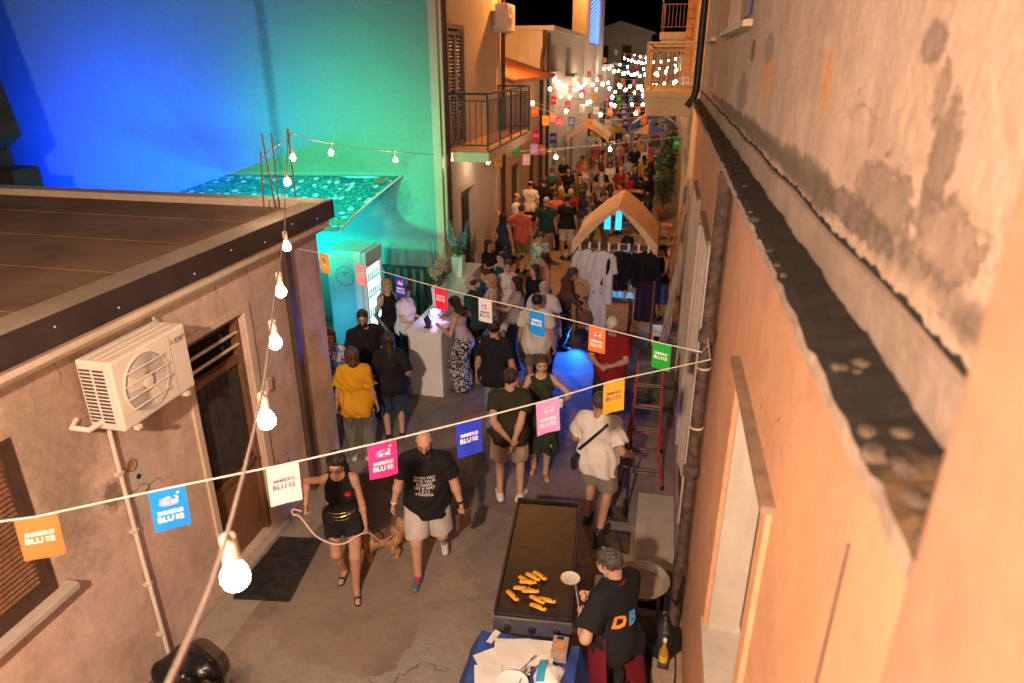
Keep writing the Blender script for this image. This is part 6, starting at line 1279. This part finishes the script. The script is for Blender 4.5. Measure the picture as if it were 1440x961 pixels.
# ================================================================== the crowd further up the lane
styles = [('m', 'short', 'shorts', 0), ('f', 'long', 'trousers', 2), ('m', 'short', 'trousers', 1), ('f', 'bun', 'skirt', 0), ('m', 'bald', 'shorts', 2), ('f', 'wavy', 'shorts', 1)]
hcs = {'black': HB, 'brown': HBR, 'grey': HGR, 'blond': HBL}
colr = {'black': BK, 'white': WH, 'dark red': (.2, .02, .02), 'coral': (.5, .13, .09), 'navy': (.02, .03, .08), 'olive': (.07, .07, .035), 'pale blue': (.3, .38, .45), 'yellow': (.5, .28, .04), 'grey': (.22, .2, .19), 'teal': (.02, .1, .1)}
protos = []
for k, (sx, hr, bt, sk) in enumerate(styles):
    for j in range(2):
        po = [dict(), dict(wl=(.12, -.28, 1.12), wr=(-.22, -.1, .92)), dict(wl=(.1, -.3, 1.1), wr=(-.1, -.28, 1.12), head=(0, .35))][(k + j) % 3]
        protos.append((sx, hr, bt, person('proto%d%d' % (k, j), (0, 0, 0), 0, 1.74 if sx == 'm' else 1.64, sx, 1.0 + .1 * j, (sk + j) % 3, po, (hr, HB), dict(kind='tee' if j == 0 or sx == 'm' else 'tank', col=(.3, .3, .3)), dict(kind=bt, col=(.1, .1, .1)), vox=.021, mesh_only=True)[0]))
rc = random.Random(77)
known = [(-4.0 + .2, 20.4, 'black', 'black', 180), (-3.75, 19.8, 'white', 'black', 180), (-3.5, 20.6, 'black', 'brown', 200), (-3.2, 20.3, 'black', 'black', 170), (-3.1, 21.1, 'yellow', 'brown', 150), (-2.84, 18.7, 'coral', 'brown', 200), (-3.7, 17.6, 'white', 'black', 90),
         (-3.1, 23.3, 'black', 'black', 5), (-2.7, 24.6, 'white', 'grey', 40), (-2.3, 24.8, 'grey', 'black', -20), (-2.0, 23.4, 'black', 'black', 185), (-1.87, 25.4, 'white', 'black', 0), (-1.49, 20.7, 'white', 'black', 190), (-1.4, 24.0, 'dark red', 'brown', 10), (-1.1, 22.6, 'dark red', 'black', -20), (-1.19, 21.0, 'coral', 'black', -60),
         (-1.71, 17.7, 'pale blue', 'brown', -90), (-1.5, 18.4, 'black', 'black', 90), (-.88, 29.4, 'white', 'grey', 0), (-.46, 25.5, 'black', 'black', 160), (-.95, 24.5, 'navy', 'black', 30), (-3.5, 22.3, 'teal', 'brown', 160), (-2.5, 21.5, 'olive', 'black', 30), (-2.2, 19.6, 'navy', 'black', 150), (-1.9, 22.2, 'grey', 'grey', 200), (-3.6, 25.6, 'black', 'black', -30), (-3.0, 26.4, 'coral', 'brown', 170), (-1.3, 27.0, 'pale blue', 'black', 190), (-2.4, 27.3, 'olive', 'black', 10), (-.5, 22.3, 'black', 'brown', -100), (-2.45, 19.0, 'dark red', 'black', 10), (-.75, 27.6, 'yellow', 'black', 200)]
far_n = 0
cn_ = list(colr)
for k in range(62):
    y = 28.5 + 40 * (k / 62) ** 1.15 + rc.uniform(-.5, .5); x = rc.uniform(-3.7, .1); known.append((x, y, rc.choice(cn_), rc.choice(['black', 'black', 'brown', 'grey', 'blond']), rc.choice([0, 180, 170, 20, -30, 90, -90, 200])))
for i, (x, y, tc_, hc_, rz) in enumerate(known):
    sx, hr, bt, parts = protos[(i * 5 + 3) % len(protos)]
    bot = ['black', 'grey', 'navy', 'olive', 'white'][(i * 3) % 5]; bn = {'skirt': 'skirt', 'shorts': 'shorts'}.get(bt, 'trousers')
    rec = {'shirt': cloth(colr[tc_]), 'hair': hair_mat(hcs[hc_]), bn: cloth(colr[bot])}
    where = 'beyond the clothes stall' if y < 23 else ('between the stall canopies' if y < 30 else 'far up the lane')
    what = {'m': 'man', 'f': 'woman'}[sx]; turn = 'facing this way' if abs(rz) < 60 else ('seen from behind' if abs(rz) > 120 else 'seen from the side')
    place_parts(parts, '%s with %s hair, %s top and %s %s, %s' % (what, hc_, tc_, bot, bn, where), (x, y, zg(y)), rz, 'crowd up the lane', rc.uniform(.95, 1.04), rec)
# ================================================================== bunting
FL = {'orange': (.80, .15, .035), 'blue': (.0, .19, .60), 'white': (.5, .48, .46), 'pink': (.70, .02, .17), 'royal blue': (.01, .03, .42), 'lilac': (.55, .25, .50), 'yellow': (.85, .36, .02), 'pale pink': (.78, .33, .40), 'red': (.66, .01, .06), 'green': (.01, .28, .03), 'navy': (.015, .03, .25)}
FW, FH = .152, .216
def flag_mesh(seed):
    mb = MB(); r = random.Random(seed); a, ph = r.uniform(.002, .007), r.uniform(0, 6)
    fn = lambda d: (lambda u, v: ((u - .5) * FW, a * math.sin(5 * u + ph) * v + .008 * v * v * math.sin(ph) + d, -FH * v))
    mb.grid(fn(0), 6, 6); mb.grid(fn(.0012), 6, 6); return mb
def sticker(V, F, seed, cx, cz):
    r = random.Random(seed); a, ph = r.uniform(.002, .007), r.uniform(0, 6)
    out = []
    for p in V:
        x, z = p[0] + cx, p[1] + cz; u = x / FW + .5; v = -z / FH; out.append((x, a * math.sin(5 * u + ph) * v + .008 * v * v * math.sin(ph) - .0018, z))
    return out, F
t1 = text_mesh('IMMERSI', .028, 1.06, .0007); t2 = text_mesh('BLU', .038, 1.04, .001)
def marks():
    mb = MB()
    for k in range(3): mb.add([(.0 + .0, -.010 + .009 * k, 0), (.012, -.010 + .009 * k, 0), (.012, -.004 + .009 * k, 0), (.0, -.004 + .009 * k, 0)], [(0, 1, 2, 3)])
    for k in range(4): mb.add([(.016, -.012 + .0075 * k, 0), (.034 - .004 * (k % 2), -.012 + .0075 * k, 0), (.034 - .004 * (k % 2), -.0075 + .0075 * k, 0), (.016, -.0075 + .0075 * k, 0)], [(0, 1, 2, 3)])
    return [p for p in mb.v], mb.f
tm_ = marks()
def art_shapes():
    """a tangle of sea creatures: curved arms, blobs and a small fish"""
    A = MB(); B = MB()
    def ribbon(m, pts, w):
        for i in range(len(pts) - 1):
            p, q = Vector(pts[i]), Vector(pts[i + 1]); n_ = Vector((-(q - p).y, (q - p).x)).normalized(); wa, wb = w * (1 - .6 * i / len(pts)), w * (1 - .6 * (i + 1) / len(pts))
            m.add([(*(p + n_ * wa), 0), (*(q + n_ * wb), 0), (*(q - n_ * wb), 0), (*(p - n_ * wa), 0)], [(0, 1, 2, 3)])
    def blob(m, c, rx, ry, n=10): m.add([(c[0] + rx * math.cos(2 * math.pi * k / n), c[1] + ry * math.sin(2 * math.pi * k / n), 0) for k in range(n)], [tuple(range(n))])
    for k in range(8):
        a = -.3 + k * .55; ribbon(A, [(.008 * math.cos(a) + .034 * s_ * math.cos(a + 1.3 * s_), -.004 + .006 * math.sin(a) + .022 * s_ * abs(math.sin(a + 1.6 * s_)) + .002 * k * s_) for s_ in [j / 7 for j in range(8)]], .0045)
    blob(A, (.002, .016), .013, .015); blob(A, (-.028, .002), .014, .006); blob(A, (.0, -.006), .034, .006)
    ribbon(B, [(.012 + .026 * math.sin(s_ * 2.6), .004 + .03 * s_) for s_ in [j / 7 for j in range(8)]], .005); blob(B, (-.012, .004), .012, .008); blob(B, (.032, .001), .008, .005); ribbon(B, [(-.02, .02), (-.012, .03), (0, .034), (.008, .032)], .002)
    B.add([(.034, .046, 0), (.046, .054, 0), (.048, .048, 0), (.042, .042, 0)], [(0, 1, 2, 3)])
    return A, B
artA, artB = art_shapes()
M_ink = mat('white_flag_ink', (.78, .75, .72), .7, .02, bump=0); M_inkd = mat('dark_flag_ink', (.06, .05, .16), .7, .02, bump=0)
M_pk = mat('pink_flag_ink', (.68, .28, .45), .7, .1, bump=0); M_pl = mat('pale_flag_ink', (.75, .68, .62), .7, .1, bump=0); M_vi = mat('violet_flag_ink', (.18, .13, .38), .7, .1, bump=0)
FCACHE = {}
def flag(label, col, pos, dirv, art=False, group=None, dark=False, near=True, s=1.0, roll=0.0):
    d = Vector(dirv).normalized(); rz = math.atan2(d.y, d.x); sl = math.asin(max(-1, min(1, d.z)))
    key = (col, art, dark, near, hash(label) % 3 if near else 0)
    seed = len(label) + len(col)
    if near or ('me', col) not in FCACHE:
        me = flag_mesh(seed).mesh('flag', mat('flag_' + col.replace(' ', '_'), FL[col], .75, .06, 6, .1, 80), smooth=True); FCACHE[('me', col)] = me
    else: me = FCACHE[('me', col)]
    o = link('paper_flag', me, None, pos, (roll, -sl, rz)); o.scale = (s, s, s)
    tag(o, label, 'flag', group)
    if near or ('tx', col) not in FCACHE:
        ink = M_inkd if dark else M_ink; zz = -.125 if art else -.085; ms_ = []
        mb = MB()
        for (V, F), cx, cz in ((t1, .0, zz), (t2, -.024, zz - .034), (tm_, .018, zz - .034)): mb.add(*sticker(V, F, seed, cx, cz))
        ms_.append(('lettering', mb.mesh('lettering', ink)))
        if art:
            for m_, mm in ((artA, M_vi if dark or col in ('pink', 'orange', 'yellow') else M_pk), (artB, M_pl)):
                V, F = sticker(m_.v, m_.f, seed, 0, -.078); a = MB(); a.add([(p[0], p[1] - (.0006 if m_ is artB else 0), p[2]) for p in V], F); ms_.append(('illustration', a.mesh('illustration', mm)))
        FCACHE[('tx', col)] = ms_
    for nm, m_ in FCACHE[('tx', col)]: link(nm, m_, o)
    return o
def sagline(a, b, sag, n=24): a, b = Vector(a), Vector(b); return [a.lerp(b, k / n) - Vector((0, 0, sag * 4 * (k / n) * (1 - k / n))) for k in range(n + 1)]
M_cord = mat('white_cord', (.66, .6, .54), .8, .05)
def cord(pts, label, r=.004, group=None): return MB().tube(pts, r, 5).own('bunting_cord', M_cord, label, 'cord', group)
B1 = Vector((.42, 4.80, 3.0))
A_pts = [(-3.93, 6.77, 3.04), (-3.504, 6.557, 3.063), (-2.961, 6.291, 3.044), (-2.438, 6.035, 3.033), (-1.945, 5.794, 3.027), (-1.451, 5.552, 3.032), (-.937, 5.3, 3.047), (-.405, 5.04, 3.049), (.098, 4.793, 3.054), (.38, 4.66, 3.065), (.425, 4.80, 3.06)]
cord(A_pts, 'thin white bunting cord from the low house corner to the soil pipe')
for p, c_, ar, dk, lab in zip(A_pts[1:9], ('yellow', 'pale pink', 'royal blue', 'red', 'white', 'blue', 'orange', 'green'), (1, 0, 1, 0, 1, 0, 1, 0), (0,) * 4 + (1, 0, 0, 0),
        ('small yellow printed paper flag hanging next to the low house corner', 'pale pink paper flag hanging in front of the fridge', 'royal blue paper flag with sea creature print by the blonde woman', 'red paper flag hanging over the bar counter', 'white paper flag with dark print over the bar queue', 'bright blue paper flag before the man in white by the counter', 'orange paper flag with sea creature print before the red polo shirt', 'green paper flag hanging above the stepladder')):
    flag(lab, c_, p, (4.36, -2.1, .02), bool(ar), 'flags on the upper cord', bool(dk))
B_pts = [(-4.0, .666, 3.255), (-2.616, 1.786, 3.236), (-2.476, 1.898, 3.211), (-2.088, 2.213, 3.198), (-1.694, 2.532, 3.176), (-1.307, 2.845, 3.17), (-.927, 3.152, 3.173), (-.542, 3.463, 3.184), (-.183, 3.754, 3.211), (.40, 4.22, 3.2), (.42, 4.80, 3.12)]
cord(B_pts, 'thin white bunting cord crossing the lane in front of the low house')
for i, (p, c_, ar, dk, lab) in enumerate(zip(B_pts[2:9], ('orange', 'blue', 'white', 'pink', 'royal blue', 'lilac', 'yellow'), (0, 1, 0, 1, 0, 1, 0), (0, 0, 1, 0, 0, 0, 1),
        ('orange paper flag hanging before the louvred shutter', 'bright blue paper flag with pink sea creatures before the beige wall', 'white paper flag with outlined lettering beside the dog walker', 'pink paper flag with sea creature print beside the bald man', 'royal blue paper flag between the bald man and the polo shirt', 'lilac paper flag with sea creature print before the green dress', 'yellow paper flag with dark outlined lettering above the white t-shirt'))):
    d = Vector(B_pts[i + 3]) - Vector(B_pts[i + 1]); flag(lab, c_, p, d, bool(ar), 'flags on the lower cord', bool(dk))
# ---- bunting far up the lane
rf_ = random.Random(31)
far = [('yellow', 701, 15.5, (-3.68, 15.5, 2.97)), ('green', 0, 15.5, (-3.3, 15.6, 3.25)), ('pale pink', 0, 15.5, (-3.07, 15.7, 3.0)), ('lilac', 0, 16, (-2.95, 16, 3.2)), ('red', 0, 16.5, (-3.0, 16.5, 3.45)), ('orange', 0, 17, (-2.94, 17, 3.07)), ('yellow', 0, 19, (-3.2, 19, 3.6)), ('pink', 0, 19, (-2.83, 19, 3.58)), ('green', 0, 17, (.27, 17, 3.3)), ('navy', 0, 17.5, (-2.75, 17.5, 3.3))]
cols_ = list(FL)
for y, z0, n_ in ((19.5, 3.4, 9), (23, 3.5, 10), (27, 3.7, 10), (33, 4.1, 9), (40, 4.6, 8), (48, 5.0, 8)):
    a, b = (-3.9, y, z0 + .5 + zg(y) * .3), (.55, y + 1.5, z0 + .45 + zg(y) * .3); pts = sagline(a, b, .45, 16)
    cord([p for p in pts], 'thin white bunting cord strung across the lane over the crowd', .006, 'far bunting cords')
    for k in range(n_):
        q = (k + .6) / n_; p = pts[0].lerp(pts[-1], q) - Vector((0, 0, .45 * 4 * q * (1 - q))); far.append((rf_.choice(cols_), 0, y, tuple(p)))
for (c_, _, y, p) in far: flag('small %s paper flag on a cord above the far crowd' % c_, c_, p, (1, .3, 0), False, 'flags over the crowd', c_ == 'white', False, 1.15, rf_.uniform(-.15, .15))
cord(sagline((-3.98, 15.3, 3.05), (.55, 17.2, 3.35), .05), 'white bunting cord from below the balcony to the right hand house', .005)

# ================================================================== string lights
M_bulb = glow('warm_bulb', (1.0, .76, .53), 330); M_sock = mat('white_socket', (.6, .5, .4), .5, .1); M_cab = mat('pale_cable', (.42, .33, .25), .6, .1)
def bulb_meshes(sc, strength_mat):
    so = MB().lathe([(.012, .075), (.018, .07), (.019, .02), (.021, .0)], (0, 0, 0), 10).mesh('socket', M_sock, smooth=True)
    bu = MB().lathe([(.015, .0), (.018, -.012), (.028, -.03), (.032, -.048), (.028, -.066), (.015, -.078), (0, -.081)], (0, 0, 0), 12).mesh('bulb', strength_mat, smooth=True)
    return so, bu
SO, BU = bulb_meshes(1, M_bulb)
def light_string(label, pts, bulbs, r=.005, group=None, near=True, so=None, bu=None, s=1.0):
    base = Vector(pts[0]); t = thing('string_light', label, 'string light', tuple(base), 0, group)
    MB().tube(cat(pts), r, 6).build('cable', M_cab, t)
    for b in bulbs:
        if near:
            o = link('socket', so or SO, t, tuple(Vector(b) - base - Vector((0, 0, .075 * s)))); o.scale = (s,) * 3; link('bulb', bu or BU, o)
        else:
            o = link('bulb', bu or BU, t, tuple(Vector(b) - base - Vector((0, 0, .02)))); o.scale = (s,) * 3
    return t
n1 = [(-.92, 1.12, 3.98), (-1.41, 2.05, 3.84), (-1.83, 2.83, 3.81), (-2.17, 3.49, 3.84), (-2.76, 4.6, 3.8), (-2.99, 5.03, 3.98)]
K0 = (-4.27, 7.46, 4.22)
MB_pts = [(-.45, .15, 4.3), (-.65, .61, 4.15)] + n1[:5] + [(-3.3, 5.6, 3.93), (-3.9, 6.75, 4.07), K0]
light_string('string of warm bulbs running from above the camera side to the low roof corner', MB_pts, n1[:5] + [(-3.62, 6.2, 4.0)])
S2 = [(-4.27, 7.46, 4.22), (-4.55, 9.0, 3.93), (-4.41, 11.0, 3.58), (-3.6, 14, 3.16), (-2.2, 15.2, 3.18), (.5, 17.2, 3.5)]
light_string('string of warm bulbs from the roof corner past the balcony across the lane', S2, [(-4.27, 7.5, 4.05), (-4.52, 8.98, 3.92), (-4.36, 10.95, 3.57), (-4.0, 12.5, 3.35), (-3.55, 14.0, 3.15), (-2.3, 15.1, 3.15), (-1.2, 15.9, 3.25)])
MB().tube([(-4.31, 6.91, 3.98), (-4.36, 7.14, 4.04), (-4.29, 7.45, 4.14), (-4.27, 7.46, 4.2)], .006, 5).own('tie_wire', M_cab, 'pale wire tied round the reinforcing bars on the roof', 'wire')
kn = MB()
for k in range(5): kn.tube([(-4.27 + .02 * math.cos(a + k), 7.46 + .02 * math.sin(a + k), 4.18 + .014 * k + .006 * math.sin(2 * a)) for a in [j * math.pi / 5 for j in range(11)]], .006, 5)
kn.own('cable_knot', M_cab, 'knotted pale cable ends on top of the roof corner bar', 'cable knot')
BU2 = MB().lathe([(.0, .05), (.035, .02), (.042, -.02), (.03, -.055), (0, -.065)], (0, 0, 0), 7).mesh('bulb', glow('far_warm_bulb', (1.0, .76, .52), 95), smooth=True)
rl_ = random.Random(8)
for k, y in enumerate([18.5, 21, 23.5, 26, 28.5, 31, 34, 37, 40.5, 44, 48, 53, 58, 63, 68, 73]):  # farthest strings are added to brighten the gabled house
    zb = zg(y) + 3.75 + .25 * math.sin(k * 1.7); a = (-3.9, y, zb + .35); b = (.55, y + rl_.uniform(-1, 2.2), zb + .3); pts = sagline(a, b, .35, 14)
    n_ = 5 + (y > 25) + (y > 35) * 2
    light_string('string of warm bulbs over the crowd far up the lane', pts, [pts[0].lerp(pts[-1], (j + .5) / n_) - Vector((0, 0, .35 * 4 * ((j + .5) / n_) * (1 - (j + .5) / n_))) for j in range(n_)], .006, 'far strings of bulbs', False, None, BU2, .9 if y < 30 else 1.3)
pts = sagline((-3.95, 24.5, 4.6), (-3.6, 33, 4.2), .5, 12); light_string('string of warm bulbs along the long white house', pts, [pts[k] for k in range(1, 12)], .006, None, False, None, BU2, .9)

# ================================================================== lamps of the place
def lamp_head(label, loc, target, col, watts, cone, size=.12, blend=.7, rz=None, fixture=True):
    d = (Vector(target) - Vector(loc)).normalized()
    t = thing('floodlight', label, 'floodlight', loc); q = d.to_track_quat('-Z', 'Y')
    if fixture:
        c = MB(); c.lathe([(size * .7, .16), (size, .08), (size * 1.1, -.0), (size * 1.1, .002), (size * .9, .02), (0, .03)], (0, 0, 0), 18); o = c.build('housing', M_black, t, False, True); o.rotation_mode = 'QUATERNION'; o.rotation_quaternion = q
        MB().box(-size, size, -.02, .02, -.16, -.14).build('bracket', M_black, t, False)
    L = bpy.data.lights.new('flood', 'SPOT'); L.energy = watts; L.color = col; L.spot_size = R(cone); L.spot_blend = blend; L.shadow_soft_size = size * .6
    lo = bpy.data.objects.new('lamp', L); COL.objects.link(lo); lo.parent = t; lo.rotation_mode = 'QUATERNION'; lo.rotation_quaternion = q; lo.location = tuple(d * .03)
    return t
lamp_head('blue floodlight standing behind the low house facing the bare wall', (-10.6, 9.3, 2.0), (-10.4, 12.3, 2.7), (.004, .045, 1.0), 3600, 125, blend=.9)
lamp_head('second blue floodlight behind the low house', (-8.0, 8.6, 2.3), (-7.9, 12.3, 3.6), (.003, .30, .62), 620, 115, blend=.9)
lamp_head('green floodlight behind the low house facing the bare wall', (-5.7, 8.2, 2.95), (-5.75, 12.3, 3.0), (.04, .95, .38), 900, 84, blend=.9)
lamp_head('teal floodlight under the printed awning', (-6.6, 11.0, .5), (-6.4, 11.0, 2.6), (.02, .8, .7), 420, 150)
lamp_head('cyan floodlight on the ground behind the house corner facing the fridge', (-6.2, 8.1, .25), (-5.1, 10.4, 1.3), (.02, .62, .85), 130, 75)
lamp_head('blue floodlight on the ground in front of the clothes stall', (-1.25, 11.85, .22), (-1.9, 8.9, 0), (.01, .14, 1.0), 650, 104, blend=1.0)
lamp_head('cyan spotlight inside the clothes stall', (-.55, 12.75, 1.78), (-.8, 12.45, .6), (.05, .45, 1.0), 60, 120)
def street_lamp(label, wall, head, col, watts, radius=.12):
    t = thing('street_lamp', label, 'street lamp', wall)
    MB().tube([wall, Vector(wall).lerp(Vector(head), .5) + Vector((0, 0, .25)), Vector(head) + Vector((0, 0, .12))], .03, 8).build('bracket_arm', M_steel, t, smooth=True)
    MB().lathe([(.05, .14), (.16, .06), (.2, .0), (.2, .01), (.0, .05)], head, 20).build('lamp_shade', M_steel, t, smooth=True)
    MB().lathe([(.0, .03), (.09, .01), (.12, -.05), (.08, -.1), (0, -.12)], head, 14).build('lamp_globe', glow('lamp_globe_%d' % int(watts), col, watts), t, smooth=True)
street_lamp('wall mounted street lamp with warm globe on the near right facade', (.36, -2.0, 5.7), (-1.0, -1.9, 6.0), (1.0, .71, .52), 8800)
street_lamp('orange sodium street lamp beside the blue lit tower house', (-4.0, 33.8, 8.2), (-3.4, 33.6, 8.3), (1.0, .36, .06), 900)
street_lamp('orange street lamp on the roof side of the tiled house', (-4.0, 17.15, 7.6), (-3.35, 17.9, 7.4), (1.0, .38, .09), 3600)
bpy.data.scenes.remove(TMP)
bpy.context.view_layer.update()
